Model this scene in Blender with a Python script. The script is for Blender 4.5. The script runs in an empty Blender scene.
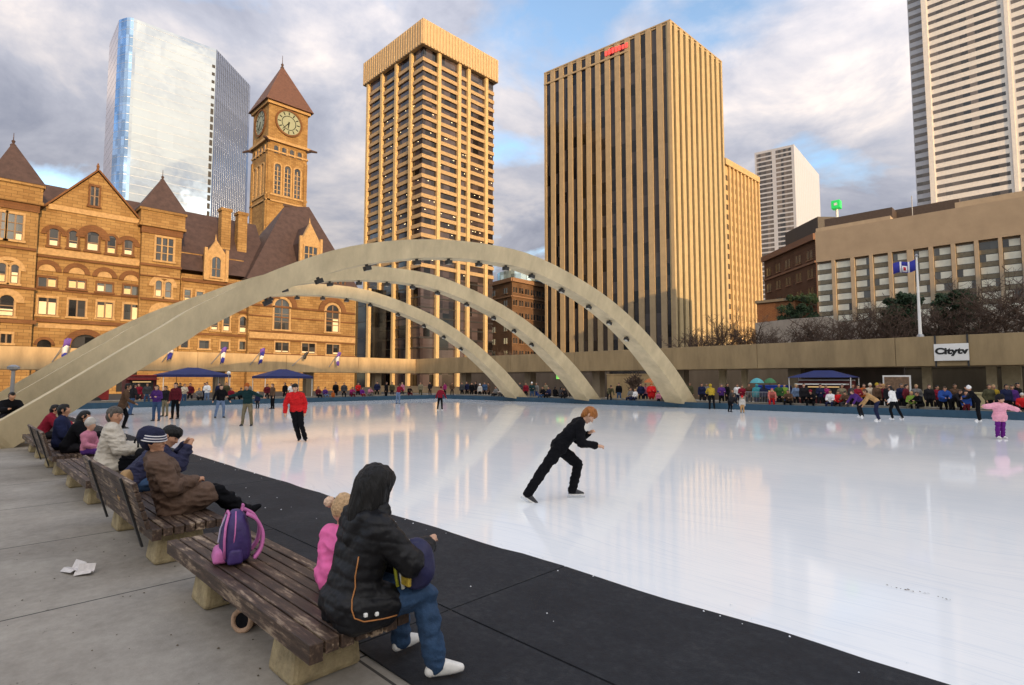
import bpy, bmesh, math, random
import numpy as np
from mathutils import Vector, Matrix, noise

R = random.Random(11)
scene = bpy.context.scene
COL = scene.collection
rad = math.radians

# ------------------------------------------------------------------ survey of the place
# camera at the origin of the plaza grid: +X runs west along the rink, +Y runs south across it
FPX, HZ, CX, CY, EYE = 554.0, 380.0, 512.0, 342.5, 1.95
PITCH = math.atan((HZ - CY) / FPX)
AZ = rad(44.6)

def ray(px, py):
    x, y = (px - CX) / FPX, -(py - CY) / FPX
    c, s = math.cos(PITCH), math.sin(PITCH)
    fw, up = c - y * s, s + y * c
    return (fw * math.cos(AZ + math.pi / 2) + x * math.sin(AZ + math.pi / 2),
            fw * math.cos(AZ) + x * math.sin(AZ), up)
def on_z(px, py, z=0.0):
    d = ray(px, py); t = (z - EYE) / d[2]
    return Vector((d[0] * t, d[1] * t, z))
def on_x(px, py, X):
    d = ray(px, py); t = X / d[0]
    return Vector((X, d[1] * t, EYE + d[2] * t))
def on_y(px, py, Y):
    d = ray(px, py); t = Y / d[1]
    return Vector((d[0] * t, Y, EYE + d[2] * t))

# ------------------------------------------------------------------ materials
def _n(nt, typ, **kw):
    n = nt.nodes.new(typ)
    for k, v in kw.items():
        setattr(n, k, v)
    return n

MATS = {}
def mat(name, col, rough=0.75, var=0.18, scale=4.0, bump=0.0, bscale=30.0, metal=0.0, spec=0.4, emit=None, stretch=(1, 1, 1)):
    m = bpy.data.materials.new(name); m.use_nodes = True
    nt = m.node_tree; b = nt.nodes['Principled BSDF']
    b.inputs['Roughness'].default_value = rough
    b.inputs['Metallic'].default_value = metal
    b.inputs['Specular IOR Level'].default_value = spec
    b.inputs['Base Color'].default_value = (*col, 1)
    tc = _n(nt, 'ShaderNodeTexCoord'); mp = _n(nt, 'ShaderNodeMapping')
    mp.inputs['Scale'].default_value = stretch
    nt.links.new(tc.outputs['Object'], mp.inputs['Vector'])
    if var > 0:
        nz = _n(nt, 'ShaderNodeTexNoise'); nz.inputs['Scale'].default_value = scale
        nz.inputs['Detail'].default_value = 5; nz.inputs['Roughness'].default_value = .65
        nt.links.new(mp.outputs['Vector'], nz.inputs['Vector'])
        mx = _n(nt, 'ShaderNodeMix', data_type='RGBA')
        mx.inputs[6].default_value = (*[max(0, c * (1 - var)) for c in col], 1)
        mx.inputs[7].default_value = (*[min(1, c * (1 + var)) for c in col], 1)
        mr = _n(nt, 'ShaderNodeMapRange'); mr.inputs[1].default_value = .3; mr.inputs[2].default_value = .7
        nt.links.new(nz.outputs['Fac'], mr.inputs[0]); nt.links.new(mr.outputs[0], mx.inputs[0])
        nt.links.new(mx.outputs[2], b.inputs['Base Color'])
    if bump > 0:
        n2 = _n(nt, 'ShaderNodeTexNoise'); n2.inputs['Scale'].default_value = bscale; n2.inputs['Detail'].default_value = 6
        nt.links.new(mp.outputs['Vector'], n2.inputs['Vector'])
        bp = _n(nt, 'ShaderNodeBump'); bp.inputs['Strength'].default_value = bump; bp.inputs['Distance'].default_value = .02
        nt.links.new(n2.outputs['Fac'], bp.inputs['Height']); nt.links.new(bp.outputs['Normal'], b.inputs['Normal'])
    if emit:
        b.inputs['Emission Color'].default_value = (*emit[:3], 1); b.inputs['Emission Strength'].default_value = emit[3]
    MATS[name] = m
    return m

def brick_mat(name, c1, c2, mortar, bw=.9, bh=.38, msz=.02, rough=.85, bump=.5, patch=None):
    """coursed stone: brick texture across X+Y and up Z"""
    m = bpy.data.materials.new(name); m.use_nodes = True
    nt = m.node_tree; b = nt.nodes['Principled BSDF']; b.inputs['Roughness'].default_value = rough
    b.inputs['Specular IOR Level'].default_value = .25
    tc = _n(nt, 'ShaderNodeTexCoord'); sp = _n(nt, 'ShaderNodeSeparateXYZ'); ad = _n(nt, 'ShaderNodeMath', operation='ADD')
    cb = _n(nt, 'ShaderNodeCombineXYZ'); br = _n(nt, 'ShaderNodeTexBrick')
    nt.links.new(tc.outputs['Object'], sp.inputs[0])
    nt.links.new(sp.outputs['X'], ad.inputs[0]); nt.links.new(sp.outputs['Y'], ad.inputs[1])
    nt.links.new(ad.outputs[0], cb.inputs['X']); nt.links.new(sp.outputs['Z'], cb.inputs['Y'])
    nt.links.new(cb.outputs[0], br.inputs['Vector'])
    br.inputs['Scale'].default_value = 1; br.inputs['Brick Width'].default_value = bw; br.inputs['Row Height'].default_value = bh
    br.inputs['Mortar Size'].default_value = msz; br.inputs['Bias'].default_value = -.1
    br.inputs['Color1'].default_value = (*c1, 1); br.inputs['Color2'].default_value = (*c2, 1); br.inputs['Mortar'].default_value = (*mortar, 1)
    nz = _n(nt, 'ShaderNodeTexNoise'); nz.inputs['Scale'].default_value = .35; nz.inputs['Detail'].default_value = 6
    nt.links.new(tc.outputs['Object'], nz.inputs['Vector'])
    mx = _n(nt, 'ShaderNodeMix', data_type='RGBA', blend_type='MULTIPLY'); mx.inputs[0].default_value = .55
    rp = _n(nt, 'ShaderNodeValToRGB'); rp.color_ramp.elements[0].position = .32; rp.color_ramp.elements[1].position = .66
    rp.color_ramp.elements[0].color = (.55, .48, .42, 1)
    nt.links.new(nz.outputs['Fac'], rp.inputs[0])
    nt.links.new(br.outputs['Color'], mx.inputs[6]); nt.links.new(rp.outputs[0], mx.inputs[7])
    nt.links.new(mx.outputs[2], b.inputs['Base Color'])
    bp = _n(nt, 'ShaderNodeBump'); bp.inputs['Strength'].default_value = bump; bp.inputs['Distance'].default_value = .05
    inv = _n(nt, 'ShaderNodeMath', operation='SUBTRACT'); inv.inputs[0].default_value = 1
    nt.links.new(br.outputs['Fac'], inv.inputs[1]); nt.links.new(inv.outputs[0], bp.inputs['Height'])
    nt.links.new(bp.outputs['Normal'], b.inputs['Normal'])
    MATS[name] = m
    return m

def glass_mat(name, col, rough=.06, metal=0.0, spec=.9, wob=.0, var=.3, cell=(3., 3.)):
    """window glass: dark, glossy, each pane a slightly different tone and tilt"""
    m = bpy.data.materials.new(name); m.use_nodes = True
    nt = m.node_tree; b = nt.nodes['Principled BSDF']
    b.inputs['Roughness'].default_value = rough; b.inputs['Metallic'].default_value = metal; b.inputs['Specular IOR Level'].default_value = spec
    tc = _n(nt, 'ShaderNodeTexCoord'); sp = _n(nt, 'ShaderNodeSeparateXYZ'); ad = _n(nt, 'ShaderNodeMath', operation='ADD')
    nt.links.new(tc.outputs['Object'], sp.inputs[0]); nt.links.new(sp.outputs['X'], ad.inputs[0]); nt.links.new(sp.outputs['Y'], ad.inputs[1])
    f1 = _n(nt, 'ShaderNodeMath', operation='SNAP'); f1.inputs[1].default_value = cell[0]
    f2 = _n(nt, 'ShaderNodeMath', operation='SNAP'); f2.inputs[1].default_value = cell[1]
    nt.links.new(ad.outputs[0], f1.inputs[0]); nt.links.new(sp.outputs['Z'], f2.inputs[0])
    cb = _n(nt, 'ShaderNodeCombineXYZ'); nt.links.new(f1.outputs[0], cb.inputs[0]); nt.links.new(f2.outputs[0], cb.inputs[1])
    wn = _n(nt, 'ShaderNodeTexWhiteNoise'); nt.links.new(cb.outputs[0], wn.inputs['Vector'])
    mx = _n(nt, 'ShaderNodeMix', data_type='RGBA')
    mx.inputs[6].default_value = (*[c * (1 - var) for c in col], 1); mx.inputs[7].default_value = (*[min(1, c * (1 + var)) for c in col], 1)
    nt.links.new(wn.outputs['Value'], mx.inputs[0]); nt.links.new(mx.outputs[2], b.inputs['Base Color'])
    if wob:
        ns = _n(nt, 'ShaderNodeTexNoise'); ns.inputs['Scale'].default_value = .12; ns.inputs['Detail'].default_value = 2
        nt.links.new(tc.outputs['Object'], ns.inputs['Vector'])
        bp = _n(nt, 'ShaderNodeBump'); bp.inputs['Strength'].default_value = wob; bp.inputs['Distance'].default_value = .5
        nt.links.new(ns.outputs['Fac'], bp.inputs['Height']); nt.links.new(bp.outputs['Normal'], b.inputs['Normal'])
    MATS[name] = m
    return m

# ------------------------------------------------------------------ mesh collecting
class MB:
    def __init__(s):
        s.v = []; s.f = []
    def add(s, vs, fs):
        o = len(s.v); s.v += [tuple(v) for v in vs]; s.f += [tuple(i + o for i in f) for f in fs]
        return s
    def hexa(s, p):        # 8 corners: bottom 0-3 ccw, top 4-7
        return s.add(p, [(3, 2, 1, 0), (4, 5, 6, 7), (0, 1, 5, 4), (1, 2, 6, 5), (2, 3, 7, 6), (3, 0, 4, 7)])
    def box(s, a, b):
        x0, y0, z0 = a; x1, y1, z1 = b
        return s.hexa([(x0, y0, z0), (x1, y0, z0), (x1, y1, z0), (x0, y1, z0), (x0, y0, z1), (x1, y0, z1), (x1, y1, z1), (x0, y1, z1)])
    def obox(s, c, ax, h):   # centre, three unit axes, half sizes
        c = Vector(c); X, Y, Z = [Vector(a) * k for a, k in zip(ax, h)]
        return s.hexa([c - X - Y - Z, c + X - Y - Z, c + X + Y - Z, c - X + Y - Z, c - X - Y + Z, c + X - Y + Z, c + X + Y + Z, c - X + Y + Z])
    def prism(s, poly, z0, z1, top=None):
        n = len(poly); top = top or poly
        vs = [(x, y, z0) for x, y in poly] + [(x, y, z1) for x, y in top]
        return s.add(vs, [tuple(range(n - 1, -1, -1)), tuple(range(n, 2 * n))] + [(i, (i + 1) % n, n + (i + 1) % n, n + i) for i in range(n)])
    def cone(s, poly, z0, apex):
        n = len(poly)
        return s.add([(x, y, z0) for x, y in poly] + [apex], [tuple(range(n - 1, -1, -1))] + [(i, (i + 1) % n, n) for i in range(n)])
    def tube(s, pts, r, n=8, cap=True):
        pts = [Vector(p) for p in pts]; m = len(pts)
        if not hasattr(r, '__len__'): r = [r] * m
        vs = []; up = None
        for i, p in enumerate(pts):
            d = (pts[min(i + 1, m - 1)] - pts[max(i - 1, 0)]).normalized()
            if up is None: up = d.orthogonal().normalized()
            up = (up - d * up.dot(d)); up = up.normalized() if up.length > 1e-6 else d.orthogonal().normalized()
            sd = d.cross(up)
            vs += [p + (up * math.cos(2 * math.pi * k / n) + sd * math.sin(2 * math.pi * k / n)) * r[i] for k in range(n)]
        fs = [(i * n + k, i * n + (k + 1) % n, (i + 1) * n + (k + 1) % n, (i + 1) * n + k) for i in range(m - 1) for k in range(n)]
        if cap: fs += [tuple(range(n - 1, -1, -1)), tuple(range((m - 1) * n, m * n))]
        return s.add(vs, fs)
    def lathe(s, prof, c, n=16):
        m = len(prof); cx, cy, cz = c
        vs = [(cx + r * math.cos(2 * math.pi * k / n), cy + r * math.sin(2 * math.pi * k / n), cz + z) for r, z in prof for k in range(n)]
        fs = [(i * n + k, i * n + (k + 1) % n, (i + 1) * n + (k + 1) % n, (i + 1) * n + k) for i in range(m - 1) for k in range(n)]
        fs += [tuple(range(n - 1, -1, -1)), tuple(range((m - 1) * n, m * n))]
        return s.add(vs, fs)
    def mesh(s, name, m, origin=(0, 0, 0), smooth=False):
        me = bpy.data.meshes.new(name); o = Vector(origin)
        me.from_pydata([tuple(Vector(v) - o) for v in s.v], [], s.f); me.update()
        for x in (m if isinstance(m, (list, tuple)) else [m]): me.materials.append(x)
        if smooth: me.shade_smooth()
        return me
    def build(s, name, m, parent=None, origin=None, smooth=False, bevel=0, loc=None):
        if origin is None: origin = wloc(parent) if parent is not None else (0, 0, 0)
        o = bpy.data.objects.new(name, s.mesh(name, m, origin, smooth)); COL.objects.link(o)
        if parent is not None: o.parent = parent
        elif loc is None: o.location = origin
        if bevel:
            b = o.modifiers.new('bevel', 'BEVEL'); b.width = bevel; b.segments = 2; b.limit_method = 'ANGLE'; b.angle_limit = rad(40)
        return o

def wloc(o):
    p = Vector((0, 0, 0))
    while o is not None:
        p += o.location; o = o.parent
    return p
def thing(name, label, cat, loc=(0, 0, 0), group=None, rz=0.0):
    o = bpy.data.objects.new(name, None); COL.objects.link(o); o.empty_display_size = .2
    o.location = loc; o.rotation_euler = (0, 0, rz); tag(o, label, cat, group)
    return o
def tag(o, label, cat, group=None):
    o['label'] = label; o['category'] = cat
    if group: o['group'] = group
    return o
def kind(o, k='structure'):
    o['kind'] = k; return o

class Face:
    """a wall plane: u metres along it, z up, d out of it"""
    def __init__(s, a, b, inside):
        s.a = Vector((a[0], a[1], 0)); s.b = Vector((b[0], b[1], 0))
        s.L = (s.b - s.a).length; s.u = (s.b - s.a) / s.L
        n = Vector((s.u.y, -s.u.x, 0))
        if n.dot(Vector((inside[0], inside[1], 0)) - s.a) > 0: n = -n
        s.n = n
    def P(s, u, z, d=0.0):
        p = s.a + s.u * u + s.n * d
        return Vector((p.x, p.y, z))
    def box(s, mb, u0, u1, z0, z1, d0, d1):
        P = s.P
        return mb.hexa([P(u0, z0, d0), P(u1, z0, d0), P(u1, z0, d1), P(u0, z0, d1), P(u0, z1, d0), P(u1, z1, d0), P(u1, z1, d1), P(u0, z1, d1)])
    def poly(s, mb, pts, d0, d1):
        n = len(pts)
        vs = [s.P(u, z, d0) for u, z in pts] + [s.P(u, z, d1) for u, z in pts]
        return mb.add(vs, [tuple(range(n - 1, -1, -1)), tuple(range(n, 2 * n))] + [(i, (i + 1) % n, n + (i + 1) % n, n + i) for i in range(n)])
    def arc(s, mb, uc, zc, r0, r1, d0, d1, n=10, a0=0, a1=math.pi):
        for k in range(n):
            t0, t1 = a0 + (a1 - a0) * k / n, a0 + (a1 - a0) * (k + 1) / n
            q = [(uc + r * math.cos(t), zc + r * math.sin(t)) for r, t in ((r0, t0), (r1, t0), (r1, t1), (r0, t1))]
            s.poly(mb, q, d0, d1)
        return mb

# ------------------------------------------------------------------ light, sky, camera
SUN_EL, SUN_A = rad(11), rad(14)                       # low sun, a little north of west
TO_SUN = Vector((math.cos(SUN_A) * math.cos(SUN_EL), -math.sin(SUN_A) * math.cos(SUN_EL), math.sin(SUN_EL)))
world = bpy.data.worlds.new('World'); scene.world = world; world.use_nodes = True
nt = world.node_tree; bg = nt.nodes['Background']; bg.inputs['Strength'].default_value = 0.1
sky = _n(nt, 'ShaderNodeTexSky', sky_type='NISHITA'); sky.sun_disc = False
sky.sun_elevation = SUN_EL; sky.sun_rotation = math.atan2(TO_SUN.x, TO_SUN.y); sky.air_density = 1.0; sky.dust_density = 1.2; sky.ozone_density = 1.5
tc = _n(nt, 'ShaderNodeTexCoord'); sp = _n(nt, 'ShaderNodeSeparateXYZ'); nt.links.new(tc.outputs['Generated'], sp.inputs[0])
def M(op, a, b=None, c=None):
    n = _n(nt, 'ShaderNodeMath', operation=op)
    for i, x in enumerate((a, b, c)):
        if x is None: continue
        if isinstance(x, (int, float)): n.inputs[i].default_value = x
        else: nt.links.new(x, n.inputs[i])
    return n.outputs[0]
den = M('ADD', M('MAXIMUM', sp.outputs['Z'], 0.0), .30)
cb = _n(nt, 'ShaderNodeCombineXYZ')
nt.links.new(M('DIVIDE', sp.outputs['X'], den), cb.inputs[0]); nt.links.new(M('DIVIDE', sp.outputs['Y'], den), cb.inputs[1])
def cloud_noise(scale, detail, off, rough=.58, dist=.6):
    n = _n(nt, 'ShaderNodeTexNoise'); n.inputs['Scale'].default_value = scale; n.inputs['Detail'].default_value = detail
    n.inputs['Roughness'].default_value = rough; n.inputs['Distortion'].default_value = dist
    mp = _n(nt, 'ShaderNodeMapping'); mp.inputs['Location'].default_value = off
    nt.links.new(cb.outputs[0], mp.inputs[0]); nt.links.new(mp.outputs[0], n.inputs['Vector'])
    return n.outputs['Fac']
n1 = cloud_noise(1.9, 9, (3.1, 1.7, 0), .55, .25); n2 = cloud_noise(3.3, 9, (7.3, 4.1, 2.0), .6, .3); n3 = cloud_noise(.7, 3, (1.3, 9.1, 4.0), .5, .1)
def ramp(x, pts):
    r = _n(nt, 'ShaderNodeValToRGB'); e = r.color_ramp.elements
    while len(e) < len(pts): e.new(.5)
    for i, (p, c) in enumerate(pts): e[i].position = p; e[i].color = (*c, 1)
    nt.links.new(x, r.inputs[0]); return r.outputs[0]
# direction to the sun's side: clouds there are lit warm
sundot = M('ADD', M('MULTIPLY', sp.outputs['X'], TO_SUN.x), M('MULTIPLY', sp.outputs['Y'], TO_SUN.y))
warm = M('MULTIPLY', M('ADD', sundot, 1.0), .5)
mask = M('ADD', M('MULTIPLY', n1, .75), M('MULTIPLY', n3, .35))
cover = ramp(mask, [(.465, (.05, .05, .05)), (.545, (1, 1, 1))])
shade = M('ADD', M('MULTIPLY', n2, .8), M('MULTIPLY', n1, .2))
CK = 10.0
c_cool = ramp(shade, [(.34, (.30, .32, .40)), (.49, (.46, .47, .54)), (.60, (.68, .64, .65)), (.70, (.97, .85, .77))])
c_warm = ramp(shade, [(.36, (.50, .52, .58)), (.50, (.88, .82, .74)), (.66, (1.0, .96, .86))])
mw = _n(nt, 'ShaderNodeMix', data_type='RGBA'); nt.links.new(ramp(warm, [(.35, (0, 0, 0)), (.95, (1, 1, 1))]), mw.inputs[0])
nt.links.new(c_cool, mw.inputs[6]); nt.links.new(c_warm, mw.inputs[7])
lum = M('MULTIPLY', M('MULTIPLY', M('ADD', M('MULTIPLY', warm, .35), .88), M('ADD', M('MULTIPLY', M('MAXIMUM', sp.outputs['Z'], 0.0), 1.6), .55)), 6.3)
vm = _n(nt, 'ShaderNodeVectorMath', operation='SCALE'); nt.links.new(mw.outputs[2], vm.inputs[0]); nt.links.new(lum, vm.inputs['Scale'])
vs = _n(nt, 'ShaderNodeVectorMath', operation='SCALE'); nt.links.new(sky.outputs[0], vs.inputs[0]); vs.inputs['Scale'].default_value = 2.2
mixs = _n(nt, 'ShaderNodeMix', data_type='RGBA'); nt.links.new(cover, mixs.inputs[0])
nt.links.new(vs.outputs[0], mixs.inputs[6]); nt.links.new(vm.outputs[0], mixs.inputs[7])
nt.links.new(mixs.outputs[2], bg.inputs['Color'])

sun = bpy.data.lights.new('sun', 'SUN'); sun.energy = 2.5; sun.angle = rad(.53); sun.color = (1.0, .64, .30)
so = bpy.data.objects.new('sun', sun); COL.objects.link(so); so.rotation_euler = (-TO_SUN).to_track_quat('-Z', 'Y').to_euler(); so.location = (80, -60, 120)

cam = bpy.data.cameras.new('camera'); cam.sensor_width = 36; cam.lens = FPX / 1024 * 36; cam.clip_end = 6000; cam.clip_start = .05
co = bpy.data.objects.new('camera', cam); COL.objects.link(co)
co.location = (0, 0, EYE); co.rotation_euler = (math.pi / 2 + PITCH, 0, AZ); scene.camera = co
scene.view_settings.view_transform = 'Standard'; scene.view_settings.look = 'None'; scene.view_settings.gamma = 1.0
scene.view_settings.exposure = 0.82
scene.cycles.max_bounces = 6; scene.cycles.diffuse_bounces = 3; scene.cycles.glossy_bounces = 4

# ------------------------------------------------------------------ shared materials
concrete = mat('arch_concrete', (.58, .475, .30), .82, .20, .9, .2, 22, stretch=(1, 1, .45))
def streak_concrete(name, col, var=.24):
    return mat(name, col, .85, var, .9, .18, 18, stretch=(1, 1, .25))
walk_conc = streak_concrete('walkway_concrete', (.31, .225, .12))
grey_conc = streak_concrete('grey_concrete', (.33, .30, .26))
stone_leg = mat('bench_stone', (.34, .27, .155), .9, .35, 9, .7, 45)
wood = mat('worn_wood', (.082, .048, .038), .62, .45, 7, .35, 30, stretch=(.35, 3, 3))
metal_dark = mat('dark_metal', (.03, .03, .032), .45, .2)
metal_grey = mat('grey_metal', (.35, .35, .36), .4, .1, metal=.6)
white_paint = mat('white_paint', (.8, .79, .76), .5, .05)
black = mat('black_cloth', (.007, .007, .009), .85, .3, 12, .2, spec=.15)

def worn_wood():
    """dark brown paint on slats rubbed pale along the grain"""
    m = bpy.data.materials.new('weathered_slats'); m.use_nodes = True
    t = m.node_tree; b = t.nodes['Principled BSDF']; b.inputs['Roughness'].default_value = .55
    tc = _n(t, 'ShaderNodeTexCoord')
    def nz(sc, st, det=6):
        mp = _n(t, 'ShaderNodeMapping'); mp.inputs['Scale'].default_value = st; n = _n(t, 'ShaderNodeTexNoise')
        n.inputs['Scale'].default_value = sc; n.inputs['Detail'].default_value = det; n.inputs['Roughness'].default_value = .7
        t.links.new(tc.outputs['Object'], mp.inputs[0]); t.links.new(mp.outputs[0], n.inputs['Vector']); return n.outputs['Fac']
    a = nz(14, (.25, 2.2, 2.2)); c = nz(2.2, (.7, 1.6, 1)); d = nz(60, (.1, 2, 2), 3)
    mu = _n(t, 'ShaderNodeMath', operation='MULTIPLY'); t.links.new(a, mu.inputs[0]); t.links.new(c, mu.inputs[1])
    rp = _n(t, 'ShaderNodeValToRGB'); e = rp.color_ramp.elements
    e[0].position = .22; e[0].color = (.040, .022, .014, 1); e[1].position = .36; e[1].color = (.34, .25, .17, 1)
    x = e.new(.285); x.color = (.085, .05, .032, 1)
    t.links.new(mu.outputs[0], rp.inputs[0]); t.links.new(rp.outputs[0], b.inputs['Base Color'])
    bp = _n(t, 'ShaderNodeBump'); bp.inputs['Strength'].default_value = .4; bp.inputs['Distance'].default_value = .006
    t.links.new(d, bp.inputs['Height']); t.links.new(bp.outputs['Normal'], b.inputs['Normal'])
    return m
slat_mat = worn_wood()

def pavement_mat():
    m = bpy.data.materials.new('plaza_slabs'); m.use_nodes = True
    t = m.node_tree; b = t.nodes['Principled BSDF']; b.inputs['Roughness'].default_value = .8; b.inputs['Specular IOR Level'].default_value = .3
    tc = _n(t, 'ShaderNodeTexCoord'); sp = _n(t, 'ShaderNodeSeparateXYZ'); t.links.new(tc.outputs['Object'], sp.inputs[0])
    def mth(op, a, b_=None):
        n = _n(t, 'ShaderNodeMath', operation=op)
        for i, x in enumerate((a, b_)):
            if x is None: continue
            if isinstance(x, (int, float)): n.inputs[i].default_value = x
            else: t.links.new(x, n.inputs[i])
        return n.outputs[0]
    def nz(sc, det=7, ro=.6):
        n = _n(t, 'ShaderNodeTexNoise'); n.inputs['Scale'].default_value = sc; n.inputs['Detail'].default_value = det; n.inputs['Roughness'].default_value = ro
        t.links.new(tc.outputs['Object'], n.inputs['Vector']); return n.outputs['Fac']
    wob = mth('MULTIPLY', mth('SUBTRACT', nz(3, 3), .5), .008)
    jx = mth('PINGPONG', mth('ADD', mth('ADD', sp.outputs['X'], 6.2), wob), 1.3)
    jy = mth('PINGPONG', mth('ADD', mth('ADD', sp.outputs['Y'], .5), wob), 1.3)
    jt = mth('MINIMUM', jx, jy)
    line = mth('LESS_THAN', jt, .011)
    rp = _n(t, 'ShaderNodeValToRGB'); e = rp.color_ramp.elements
    e[0].position = .33; e[0].color = (.20, .176, .148, 1); e[1].position = .68; e[1].color = (.40, .365, .315, 1)
    t.links.new(mth('ADD', mth('MULTIPLY', nz(.8, 8), .6), mth('MULTIPLY', nz(9, 6, .75), .4)), rp.inputs[0])
    spot = _n(t, 'ShaderNodeValToRGB'); s = spot.color_ramp.elements; s[0].position = .66; s[0].color = (1, 1, 1, 1); s[1].position = .72; s[1].color = (.35, .32, .29, 1)
    t.links.new(nz(5.2, 4, .8), spot.inputs[0])
    mx = _n(t, 'ShaderNodeMix', data_type='RGBA', blend_type='MULTIPLY'); mx.inputs[0].default_value = .8
    t.links.new(rp.outputs[0], mx.inputs[6]); t.links.new(spot.outputs[0], mx.inputs[7])
    m2 = _n(t, 'ShaderNodeMix', data_type='RGBA'); t.links.new(line, m2.inputs[0]); t.links.new(mx.outputs[2], m2.inputs[6]); m2.inputs[7].default_value = (.06, .055, .05, 1)
    t.links.new(m2.outputs[2], b.inputs['Base Color'])
    bp = _n(t, 'ShaderNodeBump'); bp.inputs['Strength'].default_value = .25; bp.inputs['Distance'].default_value = .01
    t.links.new(nz(60, 4), bp.inputs['Height']); t.links.new(bp.outputs['Normal'], b.inputs['Normal'])
    return m

def ice_mat():
    m = bpy.data.materials.new('skated_ice'); m.use_nodes = True
    t = m.node_tree; b = t.nodes['Principled BSDF']
    b.inputs['IOR'].default_value = 1.31; b.inputs['Specular IOR Level'].default_value = .27
    tc = _n(t, 'ShaderNodeTexCoord')
    def nz(sc, st=(1, 1, 1), det=5, ro=.6):
        mp = _n(t, 'ShaderNodeMapping'); mp.inputs['Scale'].default_value = st; n = _n(t, 'ShaderNodeTexNoise')
        n.inputs['Scale'].default_value = sc; n.inputs['Detail'].default_value = det; n.inputs['Roughness'].default_value = ro
        t.links.new(tc.outputs['Object'], mp.inputs[0]); t.links.new(mp.outputs[0], n.inputs['Vector']); return n.outputs['Fac']
    def rp(x, pts):
        r = _n(t, 'ShaderNodeValToRGB'); e = r.color_ramp.elements
        for i, (p, c) in enumerate(pts): e[i].position = p; e[i].color = (c, c, c, 1)
        t.links.new(x, r.inputs[0]); return r.outputs[0]
    snow = rp(nz(.28, (1, 1.6, 1), 7, .7), [(.42, 0), (.68, 1)])
    frost = rp(nz(5, (.35, 2.2, 1), 5, .75), [(.5, 0), (.78, 1)])
    mx = _n(t, 'ShaderNodeMix', data_type='RGBA'); mx.inputs[6].default_value = (.85, .875, .90, 1); mx.inputs[7].default_value = (.92, .93, .94, 1)
    t.links.new(snow, mx.inputs[0])
    m2 = _n(t, 'ShaderNodeMix', data_type='RGBA'); t.links.new(frost, m2.inputs[0]); t.links.new(mx.outputs[2], m2.inputs[6]); m2.inputs[7].default_value = (.90, .91, .92, 1)
    # blade scratches: thin pale arcs in several directions
    scr = None
    for a, sc in ((.25, 26), (1.1, 30), (2.05, 24), (2.7, 34)):
        wv = _n(t, 'ShaderNodeTexNoise'); wv.inputs['Scale'].default_value = .22; wv.inputs['Detail'].default_value = 1; t.links.new(tc.outputs['Object'], wv.inputs['Vector'])
        va = _n(t, 'ShaderNodeVectorMath', operation='MULTIPLY_ADD'); t.links.new(wv.outputs['Color'], va.inputs[0]); va.inputs[1].default_value = (3, 3, 0); t.links.new(tc.outputs['Object'], va.inputs[2])
        mp = _n(t, 'ShaderNodeMapping'); mp.inputs['Rotation'].default_value = (0, 0, a); mp.inputs['Scale'].default_value = (.02, 1, 1); t.links.new(va.outputs[0], mp.inputs[0])
        n = _n(t, 'ShaderNodeTexNoise'); n.inputs['Scale'].default_value = sc; n.inputs['Detail'].default_value = 2; t.links.new(mp.outputs[0], n.inputs['Vector'])
        q_ = rp(n.outputs['Fac'], [(.62, 0), (.68, 1)])
        if scr is None: scr = q_
        else:
            mxm = _n(t, 'ShaderNodeMath', operation='MAXIMUM'); t.links.new(scr, mxm.inputs[0]); t.links.new(q_, mxm.inputs[1]); scr = mxm.outputs[0]
    m3 = _n(t, 'ShaderNodeMix', data_type='RGBA'); sf = _n(t, 'ShaderNodeMath', operation='MULTIPLY'); sf.inputs[1].default_value = .32; t.links.new(scr, sf.inputs[0]); t.links.new(sf.outputs[0], m3.inputs[0])
    t.links.new(m2.outputs[2], m3.inputs[6]); m3.inputs[7].default_value = (.66, .72, .80, 1)
    t.links.new(m3.outputs[2], b.inputs['Base Color'])
    r = _n(t, 'ShaderNodeMath', operation='MULTIPLY_ADD'); t.links.new(frost, r.inputs[0]); r.inputs[1].default_value = .16; r.inputs[2].default_value = .055
    t.links.new(r.outputs[0], b.inputs['Roughness'])
    bp = _n(t, 'ShaderNodeBump'); bp.inputs['Strength'].default_value = .02; bp.inputs['Distance'].default_value = .01
    t.links.new(nz(6, (.4, 1.5, 1), 3), bp.inputs['Height']); t.links.new(bp.outputs['Normal'], b.inputs['Normal'])
    return m

# ------------------------------------------------------------------ ground, plaza, rink
def sheet(name, x0, x1, y0, y1, z, m):
    mb = MB(); mb.add([(x0, y0, z), (x1, y0, z), (x1, y1, z), (x0, y1, z)], [(0, 1, 2, 3)])
    return kind(mb.build(name, m))
sheet('ground', -2500, 2500, -2500, 2500, -.02, mat('asphalt', (.055, .053, .05), .9, .2, 3))
sheet('plaza_pavement', -66, 45, -40, 62, 0.0, pavement_mat())
RX0, RX1, RY0, RY1 = -46.7, 24.0, 4.58, 36.5
def ice_sheet():
    mb = MB(); z = .006
    xs = np.linspace(RX0, RX1, 60)
    vs = [(x, RY0 - .12, z) for x in xs] + [(x, RY1, z) for x in xs]
    n = len(xs); mb.add(vs, [(i, i + 1, n + i + 1, n + i) for i in range(n - 1)])
    return kind(mb.build('rink_ice', ice_mat()))
ice_sheet()
rubber0 = mat('rubber_mat', (.015, .016, .019), .8, .35, 3, .5, 140, spec=.22)
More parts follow.
